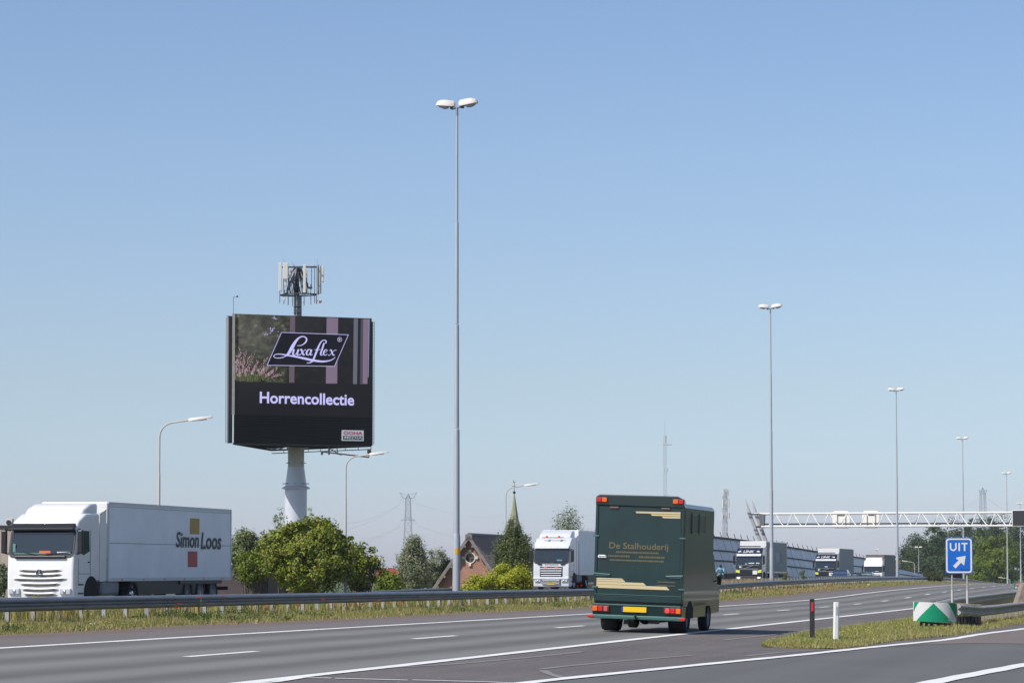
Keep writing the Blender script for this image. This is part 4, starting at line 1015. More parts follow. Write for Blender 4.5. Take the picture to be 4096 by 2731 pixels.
for sgn in (-1, 1):
    m_ = MB(); m_.box((sgn * (GW + .03), -.10, .36), (.16, .08, .07)); m_.build('bumper_reflector', REDP, gr_, bevel=.02)
    m_ = MB(); m_.box((sgn * (GW - .21), -.075, .545), (.42, .05, .15)); lc = m_.build('tail_light', mat('tail_light_base', (.10, .012, .01), .3), gr_, bevel=.02)
    for k, (c_, w_) in enumerate(((ORANGE, .13), (REDP, .12), (mat('pale_red_lens', (.50, .10, .09), .25), .11))):
        x_ = GW - .07 - k * .13
        m_ = MB(); m_.box((sgn * x_, -.105, .545), (w_ - .015, .02, .12)); m_.build('light_lens', c_, lc, bevel=.008)
    m_ = MB(); m_.box((sgn * (GW - .15), -.035, GT - .11), (.27, .04, .12)); tl_ = m_.build('top_light', mat('tail_light_base', (.10, .012, .01), .3), gr_, bevel=.015)
    m_ = MB(); m_.box((sgn * (GW - .085), -.06, GT - .11), (.11, .015, .10)); m_.build('light_lens', REDP, tl_, bevel=.008)
    m_ = MB(); m_.box((sgn * (GW - .215), -.06, GT - .11), (.12, .015, .10)); m_.build('light_lens', ORANGE, tl_, bevel=.008)
    m_ = MB(); m_.box((sgn * .62 + (.0 if sgn > 0 else .0), -.005, 2.93), (.22, .05, .05)); m_.build('marker_lamp', mat('brown_lamp', (.11, .06, .045), .4), gr_, bevel=.015)
    m_ = MB(); m_.tube([(sgn * (GW + .0), -.02, 1.365), (sgn * (GW - .40), -.02, 1.345)], .025, 6); m_.box((sgn * (GW - .2), -.01, 1.34), (.32, .03, .055)); m_.build('door_latch', GREENL, gr_)
    for z_ in (1.05, 2.25): 
        m_ = MB(); m_.box((sgn * (GW - .03), -.01, z_), (.14, .03, .04)); m_.build('hinge', GREENL, gr_, bevel=.006)
# lit brake lens seen on the right cluster
m_ = MB(); m_.box((GW - .33, -.118, .54), (.10, .01, .06)); m_.build('lit_tail_lamp', mat('lit_red', (.7, .02, .02), .3, emit=(1, .03, .02), es=1.2), gr_)
m_ = MB(); m_.box((-GW + .19, -.01, 1.77), (.20, .04, .05)); m_.tube([(-GW + .11, -.03, 1.79), (-GW + .27, -.03, 1.79)], .02, 6); m_.build('door_handle', WHITE, gr_)
m_ = MB(); m_.box((-.04, -.09, .545), (.56, .02, .125)); np_ = m_.build('number_plate', mat('plate_orange_yellow', (.80, .50, .01), .4), gr_, bevel=.004)
m_ = MB(); m_.box((-.345, -.092, .545), (.045, .02, .125)); m_.build('blue_band', mat('plate_blue', (.01, .03, .30), .4), np_)
# stripes on the door: metres from the left edge, height above road (traced from the photo)
def zx(zxv): return (zxv - 293) / 797 * (2 * GW) - GW
def dquad(name, pts, m, y0=.006): return quadpart(gr_, name, [(zx(a), y0, b) for a, b in pts], m, .006, (0, -1, 0))
for pts in ([(650, 2.855), (660, 2.815), (1052, 2.815), (1052, 2.865)], [(785, 2.805), (800, 2.765), (1052, 2.765), (1052, 2.805)], [(885, 2.755), (900, 2.715), (1052, 2.715), (1052, 2.755)],
            [(305, 1.265), (305, 1.235), (560, 1.235), (545, 1.265)], [(303, 1.228), (303, 1.185), (578, 1.185), (563, 1.228)], [(303, 1.178), (303, 1.115), (765, 1.115), (740, 1.178)], [(303, 1.108), (303, 1.03), (975, 1.03), (945, 1.108)]):
    dquad('cream_stripe', pts, CREAMS)
text(gr_, 'De Stalhouderij', frameM((-.01, -.002, 2.03), (1, 0, 0), (0, 0, 1)), 1.42, GOLD, .20, off=.012)
for (a0, a1, zc, hh_) in ((485, 868, 1.885, .045), (415, 608, 1.79, .045), (692, 922, 1.785, .05), (430, 915, 1.695, .042), (865, 1025, 1.215, .03), (855, 1020, 1.13, .025)):
    x_ = a0; k = 0
    m_ = MB()
    while x_ < a1:
        wq = 9 + (k * 7) % 6; m_.box(((zx(x_) + zx(min(x_ + wq, a1))) / 2, .003, zc), (zx(min(x_ + wq, a1)) - zx(x_), .004, hh_ * (.75 + .25 * ((k * 5) % 3) / 2))); x_ += wq + 5; k += 1
    m_.build('small_print', GOLD, gr_)
# right side: window, mouldings, skirts
for sgn in (-1, 1):
    for k in range(2):
        m_ = MB(); m_.box((sgn * (GW + .008), 1.35 + k * .95, 2.62), (.02, .72, .42)); m_.build('side_window', mat('tinted_side_window', (.012, .018, .014), .3, spec=.4), gr_, bevel=.01)
        m_ = MB()
        for (dy, dz2, a_, b_2) in ((0, .23, .8, .03), (0, -.23, .8, .03), (-.385, 0, .03, .46), (.385, 0, .03, .46)): m_.box((sgn * (GW + .012), 1.35 + k * .95 + dy, 2.62 + dz2), (.02, a_, b_2))
        m_.build('window_frame', GREENL, gr_)
    m_ = MB(); m_.box((sgn * (GW + .012), GL / 2, .99), (.03, GL - .1, .05)); m_.box((sgn * (GW + .012), GL / 2, .80), (.03, GL - .1, .04)); m_.build('side_moulding', GREENL, gr_)
    m_ = MB(); m_.box((sgn * (GW - .02), 2.3, .55), (.04, 1.7, .36)); m_.build('side_skirt', GREENP, gr_, bevel=.01)
    m_ = MB(); m_.box((sgn * (GW - .04), .4, .5), (.06, .7, .25)); m_.build('rear_skirt', GREENP, gr_, bevel=.01)
    wheel(gr_, sgn * .82, 1.0, .345, .42, STEELD, sgn); wheel(gr_, sgn * .90, 3.95, .345, .22, STEELD, sgn)
    m_ = MB(); m_.prism([(1.0 + .43 * math.cos(R(a)), .36 + .43 * math.sin(R(a))) for a in range(0, 181, 20)], sgn * .6, sgn * (GW + .004), 'x'); m_.build('wheel_arch', RUBBER, gr_)
    m_ = MB(); m_.box((sgn * (GW + .02), 4.9, 1.25), (.10, .06, .22)); m_.tube([(sgn * .92, 4.9, 1.22), (sgn * (GW + .02), 4.9, 1.25)], .02, 5); m_.build('mirror', BLACKP, gr_, bevel=.03)
m_ = MB(); m_.prism([(GL, .4), (GL, 2.0), (4.75, 1.95), (5.3, 1.25), (5.75, 1.05), (5.8, .4)], -.96, .96, 'x'); m_.build('cab', GREENP, gr_, bevel=.06, seg=3)
m_ = MB(); m_.box((0, 2.6, .5), (.8, 4.2, .16)); m_.tube([(-.9, 1.0, .345), (.9, 1.0, .345)], .07, 8); m_.sphere((0, 1.0, .345), .17, 10, 8); m_.build('chassis', BLACKP, gr_)
m_ = MB(); m_.tube([(0, .2, .33), (0, -.15, .33), (0, -.2, .37)], .025, 6); m_.sphere((0, -.2, .4), .035, 8, 6); m_.build('tow_ball', BLACKP, gr_)
m_ = MB(); m_.box((.35, .25, .26), (.25, .12, .08)); m_.box((-.3, .25, .24), (.12, .1, .1)); m_.tube([(.5, .1, .28), (.5, 1.6, .28)], .03, 6); m_.build('exhaust', DGREY, gr_)

# ------------------------------------------------------------------ billboard on a column
A_ = at(934, 1773, 188.3); B_ = at(1484, 1783.5, 191.9)
ex = Vector((B_.x - A_.x, B_.y - A_.y, 0)); BW = ex.length; ex.normalize(); ey = Vector((-ex.y, ex.x, 0)); ez = Vector((0, 0, 1))
zb_ = 10.87; zt_ = 20.45; zs_ = 12.99
mid = Vector((A_.x, A_.y, 0)) + ex * BW / 2
Bc = mid + ey * (BW * .433)                     # prism centre
BB = thing('billboard', 'black three-sided advertising mast with a lit screen on a thick white column', 'billboard', (Bc.x, Bc.y, -3.3))
BO = Vector((Bc.x, Bc.y, -3.3))
def S(u, v, d=0.0):
    """u 0..1 across the front, z height v, d metres in front of the face"""
    p_ = Vector((A_.x, A_.y, 0)) + ex * (u * BW) - ey * d; p_.z = v
    return p_ - BO
BLK = mat('billboard_black_cladding', (.012, .014, .024), .4, spec=.4)
BLK2 = mat('billboard_dark_frame', (.02, .022, .028), .6)
def emi(name, c, e=1.0, base=None):
    return mat(name, base or tuple(q * .15 for q in c), .7, emit=c, es=e, spec=.1)
# prism core
pA, pB = Vector((A_.x, A_.y, 0)), Vector((A_.x, A_.y, 0)) + ex * BW; pC = mid + ey * BW * .866
tri = []
for q in ((pA, pB, pC), (pB, pC, pA), (pC, pA, pB)):
    tri += [q[0] + (q[2] - q[0]).normalized() * .5, q[0] + (q[1] - q[0]).normalized() * .5] if False else [q[0].lerp(q[2], .05), q[0].lerp(q[1], .05)]
m_ = MB(); m_.prism([((p.x - BO.x), (p.y - BO.y)) for p in [pA.lerp(pC, .03), pA.lerp(pB, .004), pB.lerp(pA, .004), pB.lerp(pC, .03), pC.lerp(pB, .04), pC.lerp(pA, .04)]], zb_ + .15 + 3.3, zt_ - .05 + 3.3, 'z')
m_.build('prism_body', BLK2, BB)
# screen panel with procedural picture
SCR_ = bpy.data.materials.new('screen_picture'); SCR_.use_nodes = True
t_ = SCR_.node_tree; b = t_.nodes['Principled BSDF']; b.inputs['Base Color'].default_value = (.004, .004, .005, 1); b.inputs['Roughness'].default_value = .6
b.inputs['Specular IOR Level'].default_value = .2
uvn = t_.nodes.new('ShaderNodeUVMap'); sp = t_.nodes.new('ShaderNodeSeparateXYZ'); t_.links.new(uvn.outputs[0], sp.inputs[0])
n1 = t_.nodes.new('ShaderNodeTexNoise'); n1.inputs['Scale'].default_value = 16; n1.inputs['Detail'].default_value = 8; n1.inputs['Roughness'].default_value = .7; t_.links.new(uvn.outputs[0], n1.inputs[0])
cr = t_.nodes.new('ShaderNodeValToRGB'); e_ = cr.color_ramp.elements
e_[0].position = .42; e_[0].color = (*srgb(26, 26, 26), 1); e_[1].position = .58; e_[1].color = (*srgb(74, 80, 56), 1)
e2 = cr.color_ramp.elements.new(.66); e2.color = (*srgb(130, 130, 118), 1)
t_.links.new(n1.outputs[0], cr.inputs[0])
mrn = t_.nodes.new('ShaderNodeMapRange'); mrn.inputs[1].default_value = .36; mrn.inputs[2].default_value = .44; mrn.inputs[3].default_value = 1; mrn.inputs[4].default_value = .12; t_.links.new(sp.outputs[0], mrn.inputs[0])
mrv = t_.nodes.new('ShaderNodeMath'); mrv.operation = 'GREATER_THAN'; mrv.inputs[1].default_value = .327; t_.links.new(sp.outputs[1], mrv.inputs[0])
mu = t_.nodes.new('ShaderNodeMath'); mu.operation = 'MULTIPLY'; t_.links.new(mrn.outputs[0], mu.inputs[0]); t_.links.new(mrv.outputs[0], mu.inputs[1])
mxs = t_.nodes.new('ShaderNodeMix'); mxs.data_type = 'RGBA'; mxs.inputs[6].default_value = (*srgb(36, 35, 40), 1); t_.links.new(mu.outputs[0], mxs.inputs[0]); t_.links.new(cr.outputs[0], mxs.inputs[7])
t_.links.new(mxs.outputs[2], b.inputs['Emission Color']); b.inputs['Emission Strength'].default_value = .6
vs = [S(0, zs_, .10), S(1, zs_, .10), S(1, zt_, .10), S(0, zt_, .10)] + [S(0, zs_, 0), S(1, zs_, 0), S(1, zt_, 0), S(0, zt_, 0)]
scr = mesh_np('screen', [tuple(v) for v in vs], [(0, 1, 2, 3), (5, 4, 7, 6), (4, 5, 1, 0), (7, 3, 2, 6), (4, 0, 3, 7), (1, 5, 6, 2)], SCR_, BB, uv=[(0, 0), (1, 0), (1, 1), (0, 1)] * 2)
SH = zt_ - zs_
def SP(x, y, d=.108):
    """photo-crop pixel on the screen -> point"""
    u = (x - 98) / 1337.0; v = (y - (83 + 37 * u)) / 1008.0
    return S(u, zt_ - v * SH, d)
def sflat(name, pix, m, d=.104): 
    mm = MB(); mm.poly([SP(x, y, d) for x, y in pix]); return mm.build(name, m, scr)
MAUVE = emi('led_mauve', srgb(124, 108, 128), .8); MAUVE2 = emi('led_mauve_dark', srgb(100, 86, 98), .8); GREYL = emi('led_grey', srgb(100, 100, 112), .8)
LIL = emi('led_lilac_white', srgb(186, 184, 236), .95, base=(.02, .02, .03)); DKS = emi('led_black', srgb(34, 34, 42), .8); BRN = emi('led_brown', srgb(44, 36, 36), .8)
for x0, x1, y1, m in ((632, 683, 772, MAUVE2), (990, 1103, 782, MAUVE), (1257, 1299, 788, GREYL), (1300, 1326, 789, DKS), (1326, 1351, 790, emi('led_slate', srgb(72, 74, 86), .8)), (1351, 1402, 786, MAUVE), (1404, 1412, 720, emi('led_pale_edge', srgb(150, 148, 185), .8))):
    sflat('picture_strip', [(x0, 88 + x0 * .028), (x1, 88 + x1 * .028), (x1 - 8 if x1 > 1100 else x1 - 6, y1), (x0 - 6, y1)], m)
PAMP = emi('led_pampas', srgb(166, 138, 148), 1.0); PAMG = emi('led_pampas_green', srgb(96, 102, 66), .9); PAMD = emi('led_pampas_dark', srgb(118, 94, 100), .9)
mp1, mp2, mp3 = MB(), MB(), MB()
random.seed(3)
for (tx, ty, bx) in ((155, 420, 150), (205, 458, 165), (128, 490, 120), (275, 498, 210), (240, 520, 190), (330, 560, 220), (410, 530, 260), (440, 600, 290), (500, 635, 330), (545, 690, 360), (385, 620, 300), (120, 560, 110), (180, 560, 170), (300, 610, 240), (470, 660, 350), (215, 620, 200), (150, 640, 140)):
    for k in range(44):
        f = random.random() * .6; x_ = tx + (bx - tx) * f + random.gauss(0, 9); y_ = ty + (760 - ty) * f + random.gauss(0, 8); l_ = random.uniform(10, 24); w_ = random.uniform(2, 4)
        q = (mp1, mp3)[random.random() < .4]
        dx = (tx - bx) * .06 + random.gauss(0, 3)
        q.poly([SP(min(max(x_ - w_, 100), 600), min(y_, 764), .106 + .002 * random.random()), SP(max(x_ + w_, 104), min(y_, 764), .107), SP(max(x_ + dx, 101), min(y_, 764) - l_, .107)])
for k in range(240):
    x_ = 105 + 330 * random.random() ** 1.2; y_ = random.uniform(690, 764); l_ = random.uniform(15, 60)
    mp2.poly([SP(x_ - 2, y_, .1055), SP(x_ + 2, y_, .1055), SP(x_ + random.gauss(4, 10) if x_ > 130 else x_, y_ - l_, .1055)])
props(mp1.build('pampas_plumes', PAMP, scr), kind='stuff'); props(mp3.build('pampas_plumes', PAMD, scr), kind='stuff'); props(mp2.build('pampas_leaves', PAMG, scr), kind='stuff')
fl_ = MB()
for (cx_, cy_, r_) in ((455, 248, 22), (478, 125, 16), (402, 288, 15), (505, 132, 8), (520, 262, 7), (440, 275, 8)):
    for k in range(9):
        x_ = cx_ + random.gauss(0, r_ * .5); y_ = cy_ + random.gauss(0, r_ * .6); s_ = r_ * .35
        fl_.poly([SP(x_ - s_, y_), SP(x_, y_ + s_), SP(x_ + s_, y_), SP(x_, y_ - s_ * 1.2)])
fl_.build('picture_blossom', emi('led_blossom', srgb(165, 158, 205), .8), scr)
random.seed(7)
# logo
sflat('logo_field', [(550, 268), (1204, 288), (1068, 608), (412, 598)], emi('led_deep_black', srgb(26, 26, 34), .8), .112)
def stroke(mm, pts, ws, d=.118, sub=8):
    """Catmull-Rom stroke with varying width in crop pixels"""
    P_ = [Vector(p) for p in pts]; P_ = [P_[0] * 2 - P_[1]] + P_ + [P_[-1] * 2 - P_[-2]]; Wd = [ws[0]] + list(ws) + [ws[-1]]; out = []
    for i in range(1, len(P_) - 2):
        for k in range(sub):
            f = k / sub; f2, f3 = f * f, f ** 3
            q = .5 * ((2 * P_[i]) + (P_[i + 1] - P_[i - 1]) * f + (2 * P_[i - 1] - 5 * P_[i] + 4 * P_[i + 1] - P_[i + 2]) * f2 + (3 * P_[i] - P_[i - 1] - 3 * P_[i + 1] + P_[i + 2]) * f3)
            out.append((q, Wd[i] * (1 - f) + Wd[i + 1] * f))
    out.append((P_[-2], Wd[-1])); vs = []
    for i, (q, w_) in enumerate(out):
        a = out[max(i - 1, 0)][0]; b2 = out[min(i + 1, len(out) - 1)][0]; d_ = (b2 - a); d_ = d_.normalized() if d_.length else Vector((1, 0)); nn = Vector((-d_.y, d_.x)) * w_ / 2
        vs += [SP(q.x + nn.x, q.y + nn.y, d), SP(q.x - nn.x, q.y - nn.y, d)]
    mm.add(vs, [(2 * i, 2 * i + 1, 2 * i + 3, 2 * i + 2) for i in range(len(out) - 1)])
mm = MB()
for a, b2 in (((550, 268), (1204, 288)), ((1204, 288), (1068, 608)), ((1068, 608), (412, 598)), ((412, 598), (550, 268))): stroke(mm, [a, b2], [5, 5], sub=1)
mm.build('logo_border', LIL, scr)
mm = MB()
stroke(mm, [(703, 401), (745, 396), (785, 365), (793, 330), (765, 308), (725, 318), (690, 355), (655, 415), (628, 465), (598, 505)], [5, 8, 14, 14, 10, 14, 24, 34, 28, 16])
stroke(mm, [(600, 500), (565, 518), (520, 526), (484, 520), (476, 503), (500, 488), (550, 487), (620, 500), (700, 513), (790, 533), (870, 550), (950, 559), (1020, 550), (1060, 530), (1076, 514)], [8, 9, 8, 7, 7, 8, 10, 14, 18, 22, 22, 18, 11, 7, 4])
stroke(mm, [(980, 378), (985, 355), (965, 344), (938, 358), (915, 400), (895, 450), (875, 505), (855, 550), (830, 571), (796, 575)], [10, 12, 8, 10, 16, 18, 18, 16, 10, 6])
stroke(mm, [(872, 440), (930, 440)], [6, 6])
# u x a
stroke(mm, [(672, 437), (662, 480), (668, 494), (684, 490), (702, 466)], [17, 18, 12, 6, 5]); stroke(mm, [(716, 437), (703, 482), (708, 494), (722, 488)], [17, 17, 10, 6]); stroke(mm, [(656, 441), (676, 437)], [6, 6])
stroke(mm, [(728, 446), (743, 438), (752, 462), (764, 492), (780, 488)], [6, 13, 19, 14, 5]); stroke(mm, [(788, 440), (774, 446), (752, 470), (732, 492), (722, 490)], [11, 6, 5, 7, 11])
stroke(mm, [(836, 446), (818, 438), (800, 455), (794, 480), (806, 495), (825, 482), (838, 452)], [7, 9, 16, 17, 9, 6, 5]); stroke(mm, [(843, 438), (831, 480), (835, 494), (853, 486)], [16, 16, 10, 5])
# l e x
stroke(mm, [(965, 372), (948, 430), (932, 480), (938, 495), (956, 488)], [15, 16, 15, 10, 4])
stroke(mm, [(962, 470), (985, 462), (996, 447), (984, 439), (968, 452), (960, 478), (974, 496), (1000, 484)], [5, 5, 6, 7, 13, 14, 9, 4])
stroke(mm, [(1018, 450), (1034, 442), (1042, 466), (1054, 494), (1072, 492)], [5, 11, 16, 12, 5]); stroke(mm, [(1086, 444), (1066, 448), (1042, 474), (1018, 496), (1006, 494)], [9, 5, 4, 6, 9])
mm.build('logo_script', LIL, scr)
mm = MB(); stroke(mm, [(1118 + 21 * math.cos(R(a)), 337 + 22 * math.sin(R(a))) for a in range(0, 361, 30)], [4] * 13, sub=3)
stroke(mm, [(1112, 350), (1112, 326)], [5, 5], sub=1); stroke(mm, [(1112, 327), (1122, 328), (1124, 334), (1112, 338)], [4] * 4, sub=2); stroke(mm, [(1116, 338), (1125, 350)], [4, 4], sub=1); mm.build('registered_mark', LIL, scr)
c_ = SP(800, 940, .115)
text(scr, 'Horrencollectie', frameM(c_, ex * 1.0 + ez * -.006, ez), BW * .688, LIL, .86, off=.022, name='screen_lettering')
# cladding slats under the screen
slm = None; ns = 11
for i in range(ns):
    z0 = zb_ + (zs_ - zb_) / ns * i; z1 = zb_ + (zs_ - zb_) / ns * (i + 1) - .035
    mm = MB(); mm.add([S(0, z0, .05), S(1, z0, .05), S(1, z1, .11), S(0, z1, .11), S(0, z0, 0), S(1, z0, 0), S(1, z1, 0), S(0, z1, 0)], [(0, 1, 2, 3), (5, 4, 7, 6), (4, 5, 1, 0), (3, 2, 6, 7), (4, 0, 3, 7), (1, 5, 6, 2)])
    mm.build('cladding_slat', BLK, BB)
# owner's plate
def PL(x, y, d=.17):
    u = (x - 70) / 1395.0; z = zs_ - (y - 1112) / (1395 - 1112) * (zs_ - zb_); return S(u, z, d)
mm = MB(); mm.poly([PL(1157, 1349), PL(1382, 1349), PL(1382, 1243), PL(1157, 1243)]); mm.poly([PL(1157, 1349, .1), PL(1382, 1349, .1), PL(1382, 1243, .1), PL(1157, 1243, .1)])
pl = mm.build('owner_plate', mat('plate_white', (.72, .72, .74), .5), BB)
mm = MB(); mm.poly([PL(1170, 1338, .176), PL(1370, 1338, .176), PL(1370, 1300, .176), PL(1170, 1300, .176)]); mm.build('plate_dark_field', mat('plate_dark', (.03, .035, .06), .5), pl)
text(pl, 'OOHA', frameM(PL(1270, 1273, .18), ex, ez), BW * .140, mat('plate_red', (.62, .02, .06), .5), .26, off=.02)
text(pl, 'MEDIA', frameM(PL(1271, 1319, .18), ex, ez), BW * .130, mat('plate_white', (.7, .7, .7), .5), .20, off=.004, shear=.1)
# side ladder structures, pale edge strip
GALV = mat('ladder_steel', (.34, .33, .31), .6, metal=.2); PALE = mat('pale_edge', (.27, .26, .25), .6, var=.15)
mm = MB(); mm.box(S(-.004, (zs_ + zt_) / 2, .06), (.2, .2, zt_ - zs_)); mm.build('edge_strip', PALE, BB)
mm = MB()
for x_ in (-.05, -.035, -.018): mm.bar(S(x_, zb_ + .05, -.3), S(x_, zt_ - .25, -.3), .05)
mm.build('ladder_rail', GALV, BB)
mm = MB()
for k in range(46): z_ = zb_ + .2 + k * .205; mm.bar(S(-.052, z_, -.3), S(-.016, z_, -.3), .035)
mm.build('ladder_rungs', GALV, BB)
def sbox(u0, u1, z0, z1, d0, d1): return MB().add([S(u, z, d) for z in (z0, z1) for d in (d0, d1) for u in (u0, u1)], [(0, 1, 3, 2), (4, 6, 7, 5), (0, 4, 5, 1), (2, 3, 7, 6), (0, 2, 6, 4), (1, 5, 7, 3)])
sbox(-.030, -.004, zb_ + .05, zt_ - .15, -.75, -.2).build('side_panel', BLK2, BB)
mm = MB(); mm.box(S(1.006, (zb_ + zt_) / 2 - .1, -.12), (.16, .2, zt_ - zb_ - .25)); mm.box(S(1.02, (zb_ + zt_) / 2 - .05, -.5), (.12, .25, zt_ - zb_ - .3)); mm.build('side_panel', BLK2, BB)
mm = MB()
for k in range(40): z_ = zb_ + .3 + k * .23; mm.bar(S(1.006, z_, .02), S(1.028, z_, -.3), .025)
mm.bar(S(1.027, zb_ + .1, -.2), S(1.027, zt_ - .2, -.2), .04); mm.build('ladder_rungs', BLK2, BB)
# underside lattice
mm = MB(); pa3, pb3, pc3 = pA - BO, pB - BO, pC - BO; zu = zb_ + 3.3
for a, b2 in ((pa3, pc3), (pb3, pc3), (pa3, pb3)):
    aa, bb = Vector((a.x, a.y, zu - .02)), Vector((b2.x, b2.y, zu - .02)); mm.bar(aa, bb, .12)
    for k in range(9): q = aa.lerp(bb, (k + .5) / 9); mm.bar(q, Vector((0, 0, zu + .1)), .06)
mm.build('underside_frame', BLK2, BB)
mm = MB()
for k in range(8):
    q = Vector((pb3.x, pb3.y, zu - .1)).lerp(Vector((pc3.x, pc3.y, zu - .1)), k / 8); mm.bar(q, q + Vector((0, 0, -.18)), .05)
mm.bar(Vector((pb3.x, pb3.y, zu - .26)), Vector((pc3.x, pc3.y, zu - .26)), .06); mm.build('underside_rail', BLK2, BB)
# swing boom for the camera
mm = MB(); bA = at(1285, 1806, 186) - BO; bB = at(1475, 1828, 184) - BO
mm.bar(bA, bB, .10); mm.bar(at(1316, 1788, 186) - BO, at(1316, 1818, 186) - BO, .12); mm.bar(at(1318, 1793, 186) - BO, at(1365, 1820, 185.5) - BO, .06); mm.bar(at(1347, 1790, 186) - BO, at(1353, 1818, 186) - BO, .06)
mm.bar(bB, at(1480, 1806, 184) - BO, .06); mm.box(at(1477, 1806, 184) - BO, (.28, .28, .25)); mm.box(at(1288, 1813, 186) - BO, (.15, .15, .2)); mm.build('swing_boom', BLK2, BB)
# column
COLM = mat('column_white_blue', (.58, .60, .66), .35, coat=.15, var=.06, vscale=.6); COLT = mat('column_cream_top', (.48, .46, .44), .6, var=.1)
colY = Bc.y; cpx = (1183.5 - 2048) / 10240 * colY; cxl = cpx - Bc.x
ppmc = FPX / colY
zpx = lambda y: EYE + (YH - y) / ppmc + 3.3
rb_, rt_ = 89 / 2 / ppmc, 66 / 2 / ppmc
mm = MB(); prof_tube(mm, [(0, rb_), (zpx(1953), rb_)], 32, cxl, 0); mm.build('column_lower', COLM, BB, smooth=True)
mm = MB(); prof_tube(mm, [(zpx(1955), rb_ * 1.24), (zpx(1950), rb_ * 1.26), (zpx(1945), rb_ * 1.05)], 32, cxl, 0); mm.build('column_flange', COLM, BB, smooth=True)
mm = MB(); prof_tube(mm, [(zpx(1946), rb_ * .98), (zpx(1868), rt_ * 1.0)], 32, cxl, 0); mm.build('column_cone', COLM, BB, smooth=True)
mm = MB(); prof_tube(mm, [(zpx(1868), rt_ * .99), (zpx(1790), rt_ * .98)], 32, cxl, 0); mm.build('column_upper', COLT, BB, smooth=True)
mm = MB()
for yy, rr_ in ((1934, rb_ * 1.2), (1851, rt_ * 1.2)):
    for a in range(0, 360, 45): mm.bar(Vector((cxl + rr_ * .75 * math.cos(R(a)), rr_ * .75 * math.sin(R(a)), zpx(yy))), Vector((cxl + rr_ * math.cos(R(a)), rr_ * math.sin(R(a)), zpx(yy))), .06)
mm.build('bracket_bolts', STEELD, BB)
# antenna cluster on top
AM = mat('antenna_cream', (.66, .64, .58), .5)
AN = thing('antenna_mast', 'mobile phone antenna cluster with cream panels on top of the black billboard', 'antenna mast', (Bc.x, Bc.y, zt_))
AO = Vector((Bc.x, Bc.y, zt_)); kq = 200.0
def AP(x, y, dY=0): return at(1080 + x * .1658, 1020 + y * .1658, Bc.y + dY) - AO
mm = MB(); mm.tube([AP(690, 1560), AP(690, 980)], .24, 16); mm.tube([AP(660, 1000), AP(655, 300)], .15, 12); mm.build('mast_tube', STEELD, AN, smooth=True)
mm = MB()
for x_ in (585, 610): mm.tube([AP(x_, 1450, -.4), AP(x_, 500, -.4)], .035, 6)
for yy in (620, 780, 1250, 1400): mm.tube([AP(570, yy, -.35), AP(740, yy, -.35)], .03, 5)
mm.build('cable_run', DGREY, AN)
for k, yy in enumerate((290, 960)):
    mm = MB(); ring = []
    for a in range(0, 361, 30): ring.append(AP(680 + 450 * math.cos(R(a + 15)), yy + (30 if k else 12) * math.sin(R(a)), 1.45 * math.sin(R(a + 15))))
    mm.tube(ring, .05 if k else .035, 6)
    for a in range(15, 376, 60): mm.tube([AP(680, yy + 10), AP(680 + 450 * math.cos(R(a)), yy + 10, 1.45 * math.sin(R(a)))], .03, 5)
    mm.build('support_ring', DGREY, AN)
mm = MB()
for x_, y0, y1, dY in ((235, 250, 1155, -1), (335, 560, 1180, -1.2), (440, 300, 1205, -1), (543, 870, 1230, 1), (575, 220, 900, 1.2), (823, 900, 1220, -1.2), (1003, 280, 760, -.6), (985, 700, 1195, -.6), (1078, 240, 1165, -.2), (1135, 260, 960, 0), (1165, 250, 960, .3), (1125, 980, 1180, .1), (1180, 230, 940, .1)):
    mm.tube([AP(x_, y0, dY), AP(x_, y1, dY)], .035, 5)
props(mm.build('support_pipes', STEELD, AN), kind='stuff')
mm = MB(); random.seed(11)
for k in range(26):
    x_ = random.uniform(420, 930); y_ = random.uniform(320, 600); pts = [AP(680 + (x_ - 680) * .3, 320, random.uniform(-.8, .8)), AP(x_ * .5 + 340, y_, random.uniform(-.8, .8)), AP(x_, y_ + 250, random.uniform(-.8, .8)), AP(x_ + random.uniform(-60, 60), 940, random.uniform(-.8, .8))]
    mm.tube(pts, random.choice((.025, .035, .05)), 5)
mm.build('cables', DGREY, AN); random.seed(7)
mm = MB()
for a, b2 in (((620, 340), (400, 930)), ((740, 340), (930, 930)), ((700, 480), (800, 900)), ((640, 330), (530, 930)), ((740, 400), (790, 560))): mm.tube([AP(*a, -.5), AP(*b2, -.9)], .045, 6)
mm.build('brace', STEELD, AN)
def box_at(x0, x1, y0, y1, dY, dep, m, name):
    a = AP(x0, y0, dY); b2 = AP(x1, y1, dY); c_ = (a + b2) / 2; o = MB().box((0, 0, 0), (abs(b2.x - a.x), dep, abs(a.z - b2.z))).build(name, m, AN, bevel=.03); o.location = c_; return o
for x0, x1, y0, y1, dY in ((212, 285, 190, 875, -1.4), (320, 436, 190, 582, -1.5), (803, 868, 240, 915, -1.4), (1190, 1238, 245, 930, .3), (1250, 1300, 268, 658, .8), (868, 898, 350, 930, 1.2), (440, 520, 400, 560, 1.2)):
    box_at(x0, x1, y0, y1, dY, .2, AM, 'antenna_panel')
for x0, x1, y0, y1, dY in ((350, 405, 600, 760, -1.3), (345, 400, 840, 920, -1.2), (330, 368, 1020, 1100, -1.2), (790, 820, 1070, 1140, -1.2), (922, 1020, 765, 815, -.6), (480, 530, 330, 410, 1)):
    box_at(x0, x1, y0, y1, dY, .18, LAMPH if x0 != 922 else DGREY, 'radio_unit')
mm = MB(); mm.sphere(AP(1205, 1115, -.3), .15, 12, 8, (1, .7, 1)); mm.tube([AP(1120, 1110, 0), AP(1180, 1112, -.2)], .04, 6); mm.build('dish', LAMPH, AN, smooth=True)
mm = MB()
